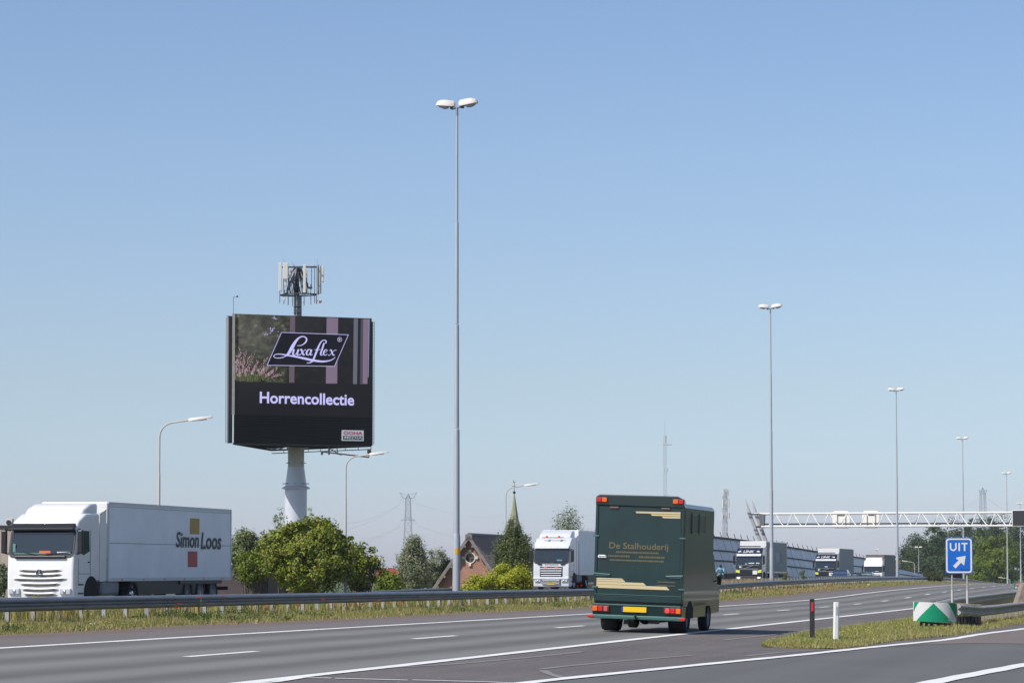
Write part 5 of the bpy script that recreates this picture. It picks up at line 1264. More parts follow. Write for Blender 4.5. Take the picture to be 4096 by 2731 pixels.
for x_, y0, y1 in ((340, 60, 250), (545, 150, 300), (1140, 90, 300)): mm.tube([AP(x_, y0), AP(x_, y1)], .012, 4)
mm.build('whip_aerial', STEELD, AN)
AN2 = thing('weather_sensor', 'small camera on a thin pole at the top left corner of the billboard', 'sensor', (A_.x, A_.y, zt_))
mm = MB(); q0 = at(934, 1254, 188.5) - AN2.location; q1 = at(934, 1187, 188.5) - AN2.location; mm.tube([q0 + Vector((0, 0, -.3)), q1], .025, 6); mm.tube([q1, q1 + Vector((.25, 0, .02))], .02, 5); mm.build('pole', STEELD, AN2)
mm = MB(); mm.box(q1 + Vector((.28, 0, .02)), (.12, .1, .12)); mm.build('camera_head', DGREY, AN2)

# ------------------------------------------------------------------ buildings on the left
BRICK = bpy.data.materials.new('red_brown_brick'); BRICK.use_nodes = True
t_ = BRICK.node_tree; b = t_.nodes['Principled BSDF']; b.inputs['Roughness'].default_value = .9
tcn = t_.nodes.new('ShaderNodeTexCoord'); mpn = t_.nodes.new('ShaderNodeMapping'); mpn.inputs['Rotation'].default_value = (R(90), 0, 0)
br = t_.nodes.new('ShaderNodeTexBrick'); br.inputs['Scale'].default_value = 1; br.inputs['Brick Width'].default_value = .22; br.inputs['Row Height'].default_value = .072; br.inputs['Mortar Size'].default_value = .008
br.inputs['Color1'].default_value = (.42, .205, .15, 1); br.inputs['Color2'].default_value = (.34, .155, .115, 1); br.inputs['Mortar'].default_value = (.25, .20, .17, 1)
t_.links.new(tcn.outputs['Object'], mpn.inputs[0]); t_.links.new(mpn.outputs[0], br.inputs[0])
nn_ = t_.nodes.new('ShaderNodeTexNoise'); nn_.inputs['Scale'].default_value = 1.2; nn_.inputs['Detail'].default_value = 5; t_.links.new(tcn.outputs['Object'], nn_.inputs[0])
mm_ = t_.nodes.new('ShaderNodeMix'); mm_.data_type = 'RGBA'; mm_.blend_type = 'OVERLAY'; mm_.inputs[0].default_value = .35
t_.links.new(br.outputs[0], mm_.inputs[6]); t_.links.new(nn_.outputs[0], mm_.inputs[7]); t_.links.new(mm_.outputs[2], b.inputs['Base Color'])
bb_ = t_.nodes.new('ShaderNodeBump'); bb_.inputs['Strength'].default_value = .4; bb_.inputs['Distance'].default_value = .01; t_.links.new(br.outputs['Fac'], bb_.inputs['Height']); t_.links.new(bb_.outputs[0], b.inputs['Normal'])
TILE = mat('dark_roof_tile', (.24, .20, .18), .9, var=.35, vscale=1.5)
TIMB = mat('weathered_barge_board', (.20, .175, .16), .8, var=.25, vscale=2)
STONE = mat('cream_stone', (.60, .55, .46), .7, var=.08)
ROT = mat('orange_red_tile', (.42, .075, .045), .7, var=.12); DRT = mat('dark_red_tile', (.14, .055, .045), .8, var=.25)
YHs = 186.0
ap = at(1881, 2140, YHs); le = at(1700, 2388, YHs); hw = ap.x - le.x; zg_ = -3.3
slope_ = (ap.z - le.z) / hw; HD = 15.0
HH = thing('house', 'red brown brick gable house with round window behind the median', 'house', (ap.x, YHs, zg_), R(-14))
az = ap.z - zg_; ez_ = le.z - zg_ - .2
# wall with round hole
def ring_wall(mm, cx_, cz_, r, outer, y):
    K = 32; pts = [(cx_ + r * math.cos(2 * math.pi * k / K), y, cz_ + r * math.sin(2 * math.pi * k / K)) for k in range(K)]
    n_out = len(outer); vs = pts + [(a, y, c) for a, c in outer]
    # connect by angular matching
    angs = [math.atan2(c - cz_, a - cx_) % (2 * math.pi) for a, c in outer]
    fs = []
    order = sorted(range(n_out), key=lambda i: angs[i])
    oi = order; cur = 0
    for k in range(K):
        a0 = 2 * math.pi * k / K; k2 = (k + 1) % K
        # outer vertex closest in angle
        j = min(range(n_out), key=lambda i: abs(((angs[i] - a0 - math.pi / K) + math.pi) % (2 * math.pi) - math.pi)); fs.append((k, k2, K + j))
        j2 = min(range(n_out), key=lambda i: abs(((angs[i] - a0 - 3 * math.pi / K) + math.pi) % (2 * math.pi) - math.pi))
        if j2 != j: fs.append((k2, K + j2, K + j))
    mm.add(vs, fs)
hw2 = hw; outer = [(-hw2, 0), (-hw2, ez_), (0, az - .12), (hw2, ez_), (hw2, 0)]
wz = az - (at(1881, 2140, YHs).z - at(1881, 2230, YHs).z); wr = .36
mm = MB(); ring_wall(mm, 0, wz, wr, [(-hw2, 0), (-hw2, ez_ * .5), (-hw2, ez_)] + [(-hw2 + hw2 * k / 6, ez_ + (az - .12 - ez_) * k / 6) for k in range(1, 7)] + [(hw2 * k / 6, az - .12 - (az - .12 - ez_) * k / 6) for k in range(1, 7)] + [(hw2, ez_ * .5), (hw2, 0), (0, 0)], 0)
mm.add([(-hw2, 0, 0), (-hw2, HD, 0), (-hw2, HD, ez_), (-hw2, 0, ez_), (hw2, 0, 0), (hw2, HD, 0), (hw2, HD, ez_), (hw2, 0, ez_), (0, HD, az - .12)], [(0, 1, 2, 3), (4, 7, 6, 5), (1, 5, 6, 8, 2)])
mm.build('brick_wall', BRICK, HH)
mm = MB(); K = 28
vs = [(rr_ * math.cos(2 * math.pi * k / K), y_, wz + rr_ * math.sin(2 * math.pi * k / K)) for (rr_, y_) in ((wr - .02, .1), (wr - .02, -.06), (wr + .06, -.06), (wr + .06, .0)) for k in range(K)]
mm.add(vs, [(i * K + k, i * K + (k + 1) % K, (i + 1) * K + (k + 1) % K, (i + 1) * K + k) for i in range(3) for k in range(K)]); wf = mm.build('round_window_frame', STONE, HH, smooth=True)
mm = MB(); mm.poly([((wr) * math.cos(2 * math.pi * k / K), .08, wz + wr * math.sin(2 * math.pi * k / K)) for k in range(K)]); mm.build('pane', GLASSD, wf)
mm = MB(); mm.box((0, .05, wz), (.04, .05, .68)); mm.box((0, .05, wz), (.68, .05, .04)); mm.build('glazing_bar', TIMB, wf)
for k in range(4):
    a = R(90 * k); mm = MB(); mm.box(((wr + .15) * math.cos(a), -.05, wz + (wr + .15) * math.sin(a)), (.19, .16, .19)); mm.build('corner_stone', STONE, HH, bevel=.01)
# roof
sl = math.atan2(az - ez_, hw2)
for sgn in (-1, 1):
    mm = MB(); vs = [(0, -.35, az), (sgn * (hw2 + .5), -.35, az - (hw2 + .5) * math.tan(sl)), (sgn * (hw2 + .5), HD, az - (hw2 + .5) * math.tan(sl)), (0, HD, az)]
    v2 = [(a, b2, c - .14) for a, b2, c in vs]; mm.add(vs + v2, [(0, 1, 2, 3), (7, 6, 5, 4), (0, 4, 5, 1), (1, 5, 6, 2), (2, 6, 7, 3), (3, 7, 4, 0)]); rf = mm.build('roof_slope', TILE, HH)
    mm = MB(); mm.bar((0, -.38, az - .12), (sgn * (hw2 + .5), -.38, az - .12 - (hw2 + .5) * math.tan(sl)), .22); mm.build('barge_board', TIMB, HH)
    for k in range(7):
        f = (k + .6) / 7 * (hw2 + .3); mm = MB(); mm.box((sgn * f, -.30, az - .36 - f * math.tan(sl)), (.2, .35, .16)); mm.build('purlin_end', TIMB, HH)
    # individual tiles on the slope that can be seen
    Ls = (hw2 + .5) / math.cos(sl); nr_ = int(Ls / .36)
    if sgn == 1:
        tm = None; cnt = 0; rest = MB(); Rm = Matrix.Rotation(sl, 3, 'Y')
        for c in range(int(HD / .3)):
            for r_ in range(nr_):
                s_ = (r_ + .5) * .36; p = Vector((s_ * math.cos(sl), -.2 + c * .3, az - s_ * math.sin(sl) + .035))
                p += Vector((0, 0, rng.uniform(-.006, .012)))
                if cnt < 290:
                    if tm is None:
                        q = MB(); q.box((0, 0, 0), (.40, .27, .03), Matrix.Rotation(R(3), 3, 'Y')); q.box((0, .12, .02), (.38, .05, .04), Matrix.Rotation(R(3), 3, 'Y')); o = q.build('roof_tile', TILE, rf); tm = o.data
                        o.location = p
                    else: o = inst(tm, 'roof_tile', rf, p)
                    o.rotation_euler = (0, sl, 0); cnt += 1
                else:
                    rest.box(p, (.40, .27, .03), Rm @ Matrix.Rotation(R(3), 3, 'Y')); rest.box(p + Vector((0, .12, .02)), (.38, .05, .04), Rm @ Matrix.Rotation(R(3), 3, 'Y'))
        props(rest.build('roof_tiles', TILE, rf), kind='stuff')
mm = MB(); mm.tube([(0, -.4, az + .04), (0, HD, az + .04)], .14, 8); mm.build('ridge_cap', mat('ridge_slate', (.09, .10, .12), .6), HH, smooth=True)
mm = MB(); mm.box((0, -.45, az - .15), (.5, .08, .45)); mm.build('gable_cap', TIMB, HH)

def simple_house(name, label, px0, px1, ytop, yeave, Y, wallm, roofm, depth=8, ridge='x', wins=(), cat='house', rz=0, tiles=False):
    x0 = at(px0, ytop, Y).x; x1 = at(px1, ytop, Y).x; zt = at(px0, ytop, Y).z + 3.3; zev = at(px0, yeave, Y + 0).z + 3.3
    root = thing(name, label, cat, ((x0 + x1) / 2, Y, -3.3), rz); w_ = (x1 - x0) / 2
    mm = MB(); mm.prism([(0, 0), (0, zev), (depth / 2, zt - .15), (depth, zev), (depth, 0)], -w_ + .1, w_ - .1, 'x'); mm.build('wall', wallm, root)
    for sgn, y0 in ((0, 0), (1, depth)):
        ys = -.3 if not sgn else depth + .3
        drop = (zt - zev) / (depth / 2) * .3
        mm = MB(); vs = [(-w_, ys, zev - drop), (w_, ys, zev - drop), (w_, depth / 2, zt), (-w_, depth / 2, zt)]; mm.add(vs + [(a, b2, c - .12) for a, b2, c in vs], [(0, 1, 2, 3), (7, 6, 5, 4), (0, 4, 5, 1), (1, 5, 6, 2), (2, 6, 7, 3), (3, 7, 4, 0)]); rf = mm.build('roof_slope', roofm, root)
        if not sgn and tiles:
            L_ = math.hypot(depth / 2 + .3, zt - zev + drop); an = math.atan2(zt - zev + drop, depth / 2 + .3); nr_ = int(L_ / .4); q = MB()
            for r_ in range(nr_):
                s_ = (r_ + .5) * .4; 
                for c in range(int(2 * w_ / .35)):
                    q.box((-w_ + (c + .5) * .35, ys + s_ * math.cos(an), zev - drop + s_ * math.sin(an) + .03), (.31, .42, .04), Matrix.Rotation(an - R(4), 3, 'X'))
            props(q.build('roof_tiles', roofm, rf), kind='stuff')
    for (wx, wz_, ww, wh) in wins:
        mm = MB(); mm.box((wx, -.02, wz_), (ww, .1, wh)); f_ = mm.build('window', WHITE, root, bevel=.01); mm = MB(); mm.box((wx, -.06, wz_), (ww - .16, .06, wh - .16)); mm.build('pane', GLASSD, f_)
    return root
simple_house('house', 'house with bright orange red tiled roof between the big tree and the willow', 1500, 1612, 2275, 2312, 215, mat('cream_render', (.5, .44, .36), .8), ROT, wins=((-1, 1.2, 1, 1.2), (1, 1.2, 1, 1.2)), tiles=True)
simple_house('house', 'low house with dark red tiled roof behind the grey green willow', 1675, 1762, 2270, 2318, 225, mat('white_render', (.62, .60, .56), .8), DRT, wins=((-.3, 1.4, .9, 1.0),), tiles=True)
simple_house('house', 'small house with brown roof mostly hidden by the big round tree', 1405, 1470, 2268, 2300, 222, mat('brown_render', (.25, .17, .13), .8), mat('brown_roof', (.12, .07, .055), .8, var=.2), tiles=False)
def flat_building(label, px0, px1, ytop, Y, wallm, trimm, depth=14, notch=None):
    x0 = at(px0, ytop, Y).x; x1 = at(px1, ytop, Y).x; zt = at(px0, ytop, Y).z + 3.3; root = thing('building', label, 'building', ((x0 + x1) / 2, Y, -3.3), R(-6)); w_ = (x1 - x0) / 2
    mm = MB(); mm.box((0, depth / 2, zt / 2), (2 * w_, depth, zt)); mm.build('wall', wallm, root)
    mm = MB(); mm.box((0, depth / 2, zt + .05), (2 * w_ + .2, depth + .2, .14)); mm.build('roof_edge', trimm, root)
    mm = MB(); mm.box((w_ * .55, -.04, zt * .4), (.35, .12, zt * .8)); mm.build('downpipe_recess', BLACKP, root)
    for k in range(3):
        mm = MB(); mm.box((-w_ * .8 + k * w_ * .5, -.03, 1.5), (1.2, .1, 1.2)); f_ = mm.build('window', DGREY, root); mm = MB(); mm.box((-w_ * .8 + k * w_ * .5, -.06, 1.5), (1.05, .06, 1.05)); mm.build('pane', GLASSD, f_)
    return root
flat_building('dark grey brick building with flat roof between the lorry tail and the big tree', 800, 1075, 2266, 178, mat('dark_brick', (.085, .065, .07), .85, var=.15, vscale=3), DGREY)
flat_building('beige building with flat dark roof edge at the left edge behind the lorry cab', -300, 70, 2108, 160, mat('beige_render', (.42, .34, .28), .85, var=.06, vscale=.4), DGREY)
mm = MB(); q = at(14, 2100, 160)
rt = thing('rooftop_unit', 'small pale ventilation box with round opening on the beige flat roof', 'ventilation unit', at(34, 2108, 161.5))
mm.box((0, .3, .3), (.45, .5, .5)); mm.build('housing', LAMPH, rt, bevel=.02); mm = MB(); mm.tube([(0, .02, .3), (0, .0, .3)], .16, 14); mm.build('fan_opening', DGREY, rt)

# church
Yc = 500.0; pc = at(2057, 2272, Yc)
CH = thing('church', 'church tower with slender green copper spire and golden weathercock behind the birch', 'church', (pc.x, Yc, -3.3))
zc = lambda y: at(2057, y, Yc).z + 3.3
COP = mat('copper_green', (.20, .27, .17), .6, var=.3, vscale=.8, col2=(.38, .30, .17))
mm = MB(); K = 8
zs = [(zc(2195), 2.7), (zc(2110), 1.45), (zc(2080), .95), (zc(2040), .62), (zc(2000), .30), (zc(1972), .08)]
prof_tube(mm, zs, 8); mm.build('spire', COP, CH)
mm = MB(); prof_tube(mm, [(zc(1975), .07), (zc(1930), .04)], 6); mm.sphere((0, 0, zc(1969)), .28, 10, 8); mm.build('finial', BLACKP, CH)
mm = MB(); mm.bar((-.5, 0, zc(1944)), (.5, 0, zc(1944)), .08); mm.build('cross_arm', BLACKP, CH)
mm = MB(); mm.prism([(-.25, zc(1930)), (-.12, zc(1932)), (0, zc(1929)), (.22, zc(1931)), (.28, zc(1923)), (.12, zc(1926)), (0, zc(1925)), (-.08, zc(1919)), (-.2, zc(1920))], -.04, .04, 'y'); mm.build('weathercock', mat('gilded', (.7, .55, .25), .3, metal=.8), CH)
mm = MB(); mm.box((0, 0, zc(2195) / 2), (4.6, 4.6, zc(2195))); mm.build('tower', BRICK, CH)
mm = MB(); mm.prism([(-3.5, 0), (-3.5, 4.6), (0, 7.3), (3.5, 4.6), (3.5, 0)], 2, 18, 'y'); mm.build('nave', BRICK, CH)

# ------------------------------------------------------------------ pylons, lattice masts
PYL = mat('pylon_steel', (.26, .29, .34), .7)
def lattice(mm, x0, y0, z0, z1, w0, w1, nseg, bw):
    for i in range(nseg):
        f0, f1 = i / nseg, (i + 1) / nseg; a, b2 = w0 + (w1 - w0) * f0, w0 + (w1 - w0) * f1; za, zb2 = z0 + (z1 - z0) * f0, z0 + (z1 - z0) * f1
        cs = [(-1, -1), (1, -1), (1, 1), (-1, 1)]
        for k in range(4):
            c0, c1 = cs[k], cs[(k + 1) % 4]
            p0 = Vector((x0 + c0[0] * a / 2, y0 + c0[1] * a / 2, za)); p1 = Vector((x0 + c0[0] * b2 / 2, y0 + c0[1] * b2 / 2, zb2)); q0 = Vector((x0 + c1[0] * a / 2, y0 + c1[1] * a / 2, za)); q1 = Vector((x0 + c1[0] * b2 / 2, y0 + c1[1] * b2 / 2, zb2))
            mm.bar(p0, p1, bw * 1.3); mm.bar(p0, q1, bw * .7); mm.bar(q0, p1, bw * .7); mm.bar(p1, q1, bw * .7)
def pylon(px, Y, ytop, label, yarm1, yarm2, wa1, wa2, bw=.10):
    p = at(px, YH, Y); root = thing('pylon', label, 'pylon', (p.x, Y, -3.3), R(10), 'electricity pylons'); z = lambda y: at(px, y, Y).z + 3.3; k = Y / FPX
    mm = MB(); lattice(mm, 0, 0, 0, z(yarm2), 46 * k, 24 * k, 7, bw); lattice(mm, 0, 0, z(yarm2), z(yarm1), 24 * k, 17 * k, 5, bw); lattice(mm, 0, 0, z(yarm1), z(ytop), 16 * k, 2 * k, 2, bw); mm.build('lattice_tower', PYL, root)
    mm = MB(); w_ = wa1 * k
    for sgn in (-1, 1):
        mm.bar((0, 0, z(yarm1)), (sgn * w_ * .8, 0, z(yarm1) - .3), bw * 1.6); tip = (sgn * w_ * 1.25, 0, z(yarm1 - (21 if wa2 else 17))); mm.bar((sgn * w_ * .8, 0, z(yarm1)), tip, bw * 1.6); mm.bar((sgn * w_ * .35, 0, z(yarm1) + 1.3), tip, bw)
        for q in range(4): f = q / 4; mm.bar((sgn * w_ * (.8 + .45 * f), 0, z(yarm1) + f * (tip[2] - z(yarm1))), (sgn * w_ * (.35 + .9 * (f + .2)), 0, z(yarm1) + 1.3 + (f + .2) * (tip[2] - z(yarm1) - 1.3)), bw * .6)
    mm.build('upper_cross_arm', PYL, root)
    if wa2:
        mm = MB(); w_ = wa2 * k
        for sgn in (-1, 1): mm.bar((0, 0, z(yarm2) + .2), (sgn * w_, 0, z(yarm2) - .2), bw * 2); mm.bar((0, 0, z(yarm2) + 1.4), (sgn * w_, 0, z(yarm2)), bw)
        mm.build('lower_cross_arm', PYL, root)
    mm = MB()
    for (ya, wa) in ((yarm1, wa1), (yarm2, wa2 or wa1)):
        if not wa: continue
        for sgn in (-1, 1):
            for f in (.9, .45): mm.bar((sgn * wa * k * f, 0, z(ya)), (sgn * wa * k * (f + .35), 0, z(ya) - 2.2), bw * .6)
    mm.build('insulator', PYL, root)
    return root, p
P1, pp1 = pylon(1632, 1100, 1973, 'tall electricity pylon with horned cross arm behind the grey green willow', 1990, 2079, 28, 28)
P2, pp2 = pylon(3934, 1350, 1950, 'tall electricity pylon rising over the woods above the blue exit sign', 1974, 2065, 14, 0)
WIREM = mat('cable_grey', (.22, .26, .32), .7)
def wire(a, b2, sag, label, r=.05):
    N = 14; pts = []
    for i in range(N + 1): f = i / N; q = a.lerp(b2, f); q.z -= 4 * sag * f * (1 - f); pts.append(q)
    mm = MB(); mm.tube(pts, r, 4); props(mm.build('power_cable', WIREM), label, 'power cable', 'overhead power cables')
for y0, y1, x0, lab in ((2014, 2100, 1605, 'topmost power cable left of the pylon behind the willow'), (2016, 2128, 1600, 'second power cable from the top, left of the pylon behind the willow'), (2102, 2170, 1600, 'third power cable from the top, left of the pylon behind the willow'), (2104, 2190, 1600, 'lowest power cable left of the pylon behind the willow')):
    wire(at(x0, y0, 1100), at(1320, y1, 800), 2.0, lab, .024)
for y0, y1, lab in ((2013, 2050, 'upper power cable running right from the pylon behind the willow'), (2102, 2140, 'lower power cable running right from the pylon behind the willow')):
    wire(at(1668, y0, 1100), at(2080, y1, 1500), 4.0, lab, .024)
for y0, y1, lab in ((1993, 2062, 'upper power cable falling left from the pylon over the woods'), (1998, 2075, 'lower power cable falling left from the pylon over the woods')):
    wire(at(3918, y0, 1350), at(3560, y1, 1300), 5.0, lab, .026)
wire(at(3950, 1992, 1350), at(4120, 2068, 1350), 2.0, 'thin power cable falling to the right from the pylon over the woods')
wire(at(2930, 2176, 1300), at(3560, 2098, 1500), 8.0, 'faint power cable sagging across the sky under the sign gantry', .03)
def lat_mast(px, Y, ytop, ybot, wpx, label, panels, whip=None, bar_=None, lb=.05):
    p = at(px, YH, Y); root = thing('antenna_mast', label, 'antenna mast', (p.x, Y, -3.3), R(20)); z = lambda y: at(px, y, Y).z + 3.3; k = Y / FPX
    mm = MB(); lattice(mm, 0, 0, 0, z(ytop), wpx * k * .8, wpx * k * .72, int((z(ytop)) / 2.0), lb); mm.build('lattice_tower', mat('lattice_steel', (.42, .44, .47), .7), root)
    for (dx, y0, y1, w_) in panels:
        mm = MB(); mm.box((dx * k, -.3, (z(y0) + z(y1)) / 2), (w_ * k, .3, abs(z(y0) - z(y1)))); mm.build('antenna_panel', AM, root, bevel=.02)
    if whip:
        mm = MB(); mm.tube([(0, 0, z(ytop)), (0, 0, z(whip))], .025, 4); mm.build('whip_aerial', STEEL, root)
    if bar_:
        mm = MB(); mm.bar((-8 * k, 0, z(bar_)), (30 * k, 0, z(bar_) + .1), .12); mm.bar((30 * k, 0, z(bar_)), (30 * k, 0, z(bar_ - 30)), .04); mm.build('side_arm', LAMPH, root)
lat_mast(2661, 600, 1742, 2000, 14, 'thin pale lattice mast with long whip aerial above the green horse lorry', ((0, 1742, 1765, 6), (-8, 1870, 1887, 3), (8, 1870, 1887, 3), (-9, 1975, 1995, 3), (9, 1975, 1995, 3)), 1680, 1779, lb=.022)
lat_mast(2901, 430, 1956, 2160, 19, 'lattice mobile mast with three tiers of cream antennas behind the noise barrier', ((-10, 1956, 1984, 4), (11, 1956, 1984, 4), (-12, 1996, 2030, 4), (13, 1993, 2030, 4), (-14, 2050, 2073, 5), (14, 2048, 2073, 5)))

# ------------------------------------------------------------------ noise barrier
BP = mat('barrier_panel', (.60, .60, .63), .5, var=.14, vscale=.3); BF = mat('barrier_frame', (.055, .048, .045), .7); BBASE = mat('barrier_base_concrete', (.02, .022, .025), .7)
NB = thing('noise_barrier', 'long leaning noise barrier of pale panels behind the lorries', 'noise barrier', W(300, -50.3)); NO = W(300, -50.3)
LEANN = -.33
def bpt(t, z):
    p = W(t, -50.3); g = h(t, -38); return Vector((p.x, p.y, g + z)) + Vector((CA, -SA, 0)) * (LEANN * max(z - 1.1, 0)) - NO
zrows = (1.1, 2.55, 3.75, 5.3); nbay = 62; T0 = 236
ext = []
for k in range(nbay):
    ta, tb = T0 + 5 * k, T0 + 5 * (k + 1)
    f = 1.0 if ta < 440 else max(.55, 1 - (ta - 440) / 220)
    for r_ in range(3):
        z0, z1 = 1.1 + (zrows[r_] - 1.1) * f + .08, 1.1 + (zrows[r_ + 1] - 1.1) * f - .08
        a, b2, c_, d_ = bpt(ta + .08, z0), bpt(tb - .08, z0), bpt(tb - .08, z1), bpt(ta + .08, z1); o_ = Vector((CA, -SA, .33)).normalized() * .03 * (1 + .5 * rng.random())
        mm = MB(); mm.add([a, b2, c_, d_, a + o_, b2 + o_, c_ + o_, d_ + o_], [(0, 3, 2, 1), (4, 5, 6, 7), (0, 1, 5, 4), (2, 3, 7, 6), (1, 2, 6, 5), (3, 0, 4, 7)]); mm.build('barrier_panel', BP, NB)
    mm = MB(); mm.bar(bpt(ta, 1.0), bpt(ta, 1.1 + 4.2 * f + (.75 if k % 1 == 0 else 0)), .16, .07); mm.build('barrier_post', BF, NB)
    for z_, w_ in ((2.55, .17), (3.75, .17), (5.3, .24)):
        zz = 1.1 + (z_ - 1.1) * f; mm = MB(); mm.bar(bpt(ta, zz) + Vector((CA, -SA, 0)) * .08, bpt(tb, zz) + Vector((CA, -SA, 0)) * .08, w_); mm.build('barrier_rail', BF, NB)
mm = MB()
ks = np.arange(T0, T0 + 5 * nbay + 1, 5.0)
vs = []
for t in ks:
    for (dn, dz2) in ((.35, -.3), (.35, 1.08), (-.1, 1.1), (-.3, -.3)):
        p = W(t, -50.3 + dn); p.z = h(t, -38) + dz2 - (.8 if dz2 < 0 else 0); vs.append(p - NO)
mm.add(vs, [(i * 4 + j, i * 4 + (j + 1) % 4, (i + 1) * 4 + (j + 1) % 4, (i + 1) * 4 + j) for i in range(len(ks) - 1) for j in range(4)] + [(0, 1, 2, 3)]); mm.build('barrier_base', BBASE, NB)
# low sheds beyond the barrier end
# ------------------------------------------------------------------ sign gantry
GWH = mat('gantry_white', (.72, .70, .66), .5, var=.04); GGR = mat('gantry_grey', (.40, .38, .39), .6, var=.05); GDK = mat('gantry_dark', (.13, .14, .16), .6)
Yg = 310.0; g0 = at(3018, 2054, Yg); GA = thing('gantry', 'white triangular truss sign gantry with two leaning grey legs over the motorway', 'sign gantry', (g0.x, g0.y, 0)); GO_ = Vector((g0.x, g0.y, 0))
gx = Vector((CA, -SA, 0)); gy = Vector((SA, CA, 0)); ztop = g0.z; zlo = at(3018, 2106, Yg).z
def GP(k, d, z): return gx * k + gy * d + Vector((0, 0, z))
LG = 40.0
mm = MB(); mm.tube([GP(-.2, .9, ztop), GP(LG, .9, ztop)], .145, 12); mm.build('top_chord', GWH, GA, smooth=True)
mm = MB(); mm.tube([GP(.8, 0, zlo), GP(LG, 0, zlo)], .12, 10); mm.build('front_chord', GWH, GA, smooth=True)
mm = MB(); mm.tube([GP(.8, 1.9, zlo + .35), GP(LG, 1.9, zlo + .35)], .09, 8); mm.build('rear_chord', GDK, GA, smooth=True)
k = 1.2
nseg = int((LG - 1.2) / 2.2)
for i in range(nseg):
    a = 1.2 + i * 2.2
    for (p, q, m) in ((GP(a + .5, 0, zlo), GP(a + 1.05, .9, ztop), GWH), (GP(a + 1.2, .9, ztop), GP(a + 2.35, 0, zlo), GWH)):
        mm = MB(); mm.tube([p, q], .062, 8); mm.build('truss_diagonal', m, GA, smooth=True)
    mm = MB(); mm.tube([GP(a + .3, 1.9, zlo + .35), GP(a + 1.1, .9, ztop)], .045, 6); mm.tube([GP(a + 1.1, .9, ztop), GP(a + 2.0, 1.9, zlo + .35)], .045, 6); mm.build('truss_diagonal', GDK, GA, smooth=True)
mm = MB(); mm.prism([(.35, zlo - .1), (.75, zlo - .15), (.85, ztop - .05), (.1, ztop + .05)], .5, 1.3, 'y')
for i_, v in enumerate(mm.v): mm.v[i_] = tuple(GP(v[0] + .3, v[1], v[2]))
mm.build('end_frame', GDK, GA)
gz = h(*TN(g0.x, g0.y))
def leg(px_t, py_t, px_m, py_m, px_b, py_b, dY, wd):
    a, b2, c_ = at(px_t, py_t, Yg + dY) - GO_, at(px_m, py_m, Yg + dY) - GO_, at(px_b, py_b, Yg + dY) - GO_
    d_ = (c_ - b2).normalized(); ext_ = (c_.z + .6) / -d_.z; bot = c_ + d_ * max(0, ext_)
    mm = MB(); wv = gx * wd / 2; dv = gy * .3
    rings = [(a, .02), (b2, 1.0), (c_, 1.1), (bot, 1.1)]; vs = []
    for p, s_ in rings: vs += [p - wv * s_ - dv * s_, p + wv * s_ - dv * s_, p + wv * s_ + dv * s_, p - wv * s_ + dv * s_]
    mm.add(vs, [(i * 4 + j, i * 4 + (j + 1) % 4, (i + 1) * 4 + (j + 1) % 4, (i + 1) * 4 + j) for i in range(3) for j in range(4)] + [(12, 13, 14, 15)]); o = mm.build('leaning_leg', GGR, GA)
    mm = MB()
    for f0, f1 in ((.02, .09), (.14, .22), (.62, .70), (.76, .84)):
        p0 = b2.lerp(c_, f0); p1 = b2.lerp(c_, f1); vs = []
        for p in (p0, p1): vs += [p - wv * 1.09 - dv * 1.1, p + wv * 1.09 - dv * 1.1, p + wv * 1.09 + dv * 1.1, p - wv * 1.09 + dv * 1.1]
        mm.add(vs, [(j, (j + 1) % 4, 4 + (j + 1) % 4, 4 + j) for j in range(4)] + [(0, 1, 2, 3), (4, 5, 6, 7)])
    mm.build('clamp_band', GDK, o)
leg(2981, 1991, 2995.5, 2048, 3038, 2157, -.6, .34)
leg(3007.5, 1996, 3021, 2048, 3061, 2157, 2.4, .34)
mm = MB(); mm.bar(GP(-.7, .6, ztop - .1), GP(.6, .9, ztop), .2); mm.bar(GP(-.2, .6, zlo), GP(.9, .3, zlo), .2); mm.build('leg_bracket', GDK, GA)
# backs of two matrix signs
def sign_back(px0, px1, y0, y1, label):
    p = at((px0 + px1) / 2, (y0 + y1) / 2, Yg); kk = (ray((px0 + px1) / 2, YH)[0]); # depth on the gantry line
    # intersect the gantry line with this column
    kq_ = (kk * g0.y - g0.x) / (CA + kk * SA); q = Vector((g0.x, g0.y, 0)) + gx * kq_ + gy * 2.35; Yq = q.y; zc_ = at(px0, (y0 + y1) / 2, Yq).z
    w_ = (px1 - px0) * Yq / FPX; h_ = (y1 - y0) * Yq / FPX
    root = thing('matrix_sign', label, 'matrix sign', (q.x, q.y, zc_), -AL, 'backs of matrix signs on the gantry')
    mm = MB(); c = .28; mm.prism([(-w_ / 2 + c, -h_ / 2), (w_ / 2 - c, -h_ / 2), (w_ / 2, -h_ / 2 + c), (w_ / 2, h_ / 2 - c), (w_ / 2 - c, h_ / 2), (-w_ / 2 + c, h_ / 2), (-w_ / 2, h_ / 2 - c), (-w_ / 2, -h_ / 2 + c)], 0, .35, 'y'); mm.build('sign_box', mat('sign_back_white', (.88, .86, .80), .5), root, bevel=.03)
    mm = MB(); mm.bar((-w_ * .22, -.06, -h_ / 2 + .2), (-w_ * .22, -.06, h_ / 2 - .15), .08); mm.bar((w_ * .25, -.06, -h_ / 2 + .2), (w_ * .25, -.06, h_ / 2 - .15), .08); mm.build('mounting_rail', GGR, root)
    mm = MB(); mm.box((-w_ * .02, -.05, h_ / 2 - .45), (w_ * .4, .08, .12)); mm.build('cable_box', GDK, root)
    return root
sign_back(3321, 3391, 2043, 2112, 'left pale back of a square matrix sign hanging on the gantry')
sign_back(3441, 3511, 2042, 2111, 'right pale back of a square matrix sign hanging on the gantry')
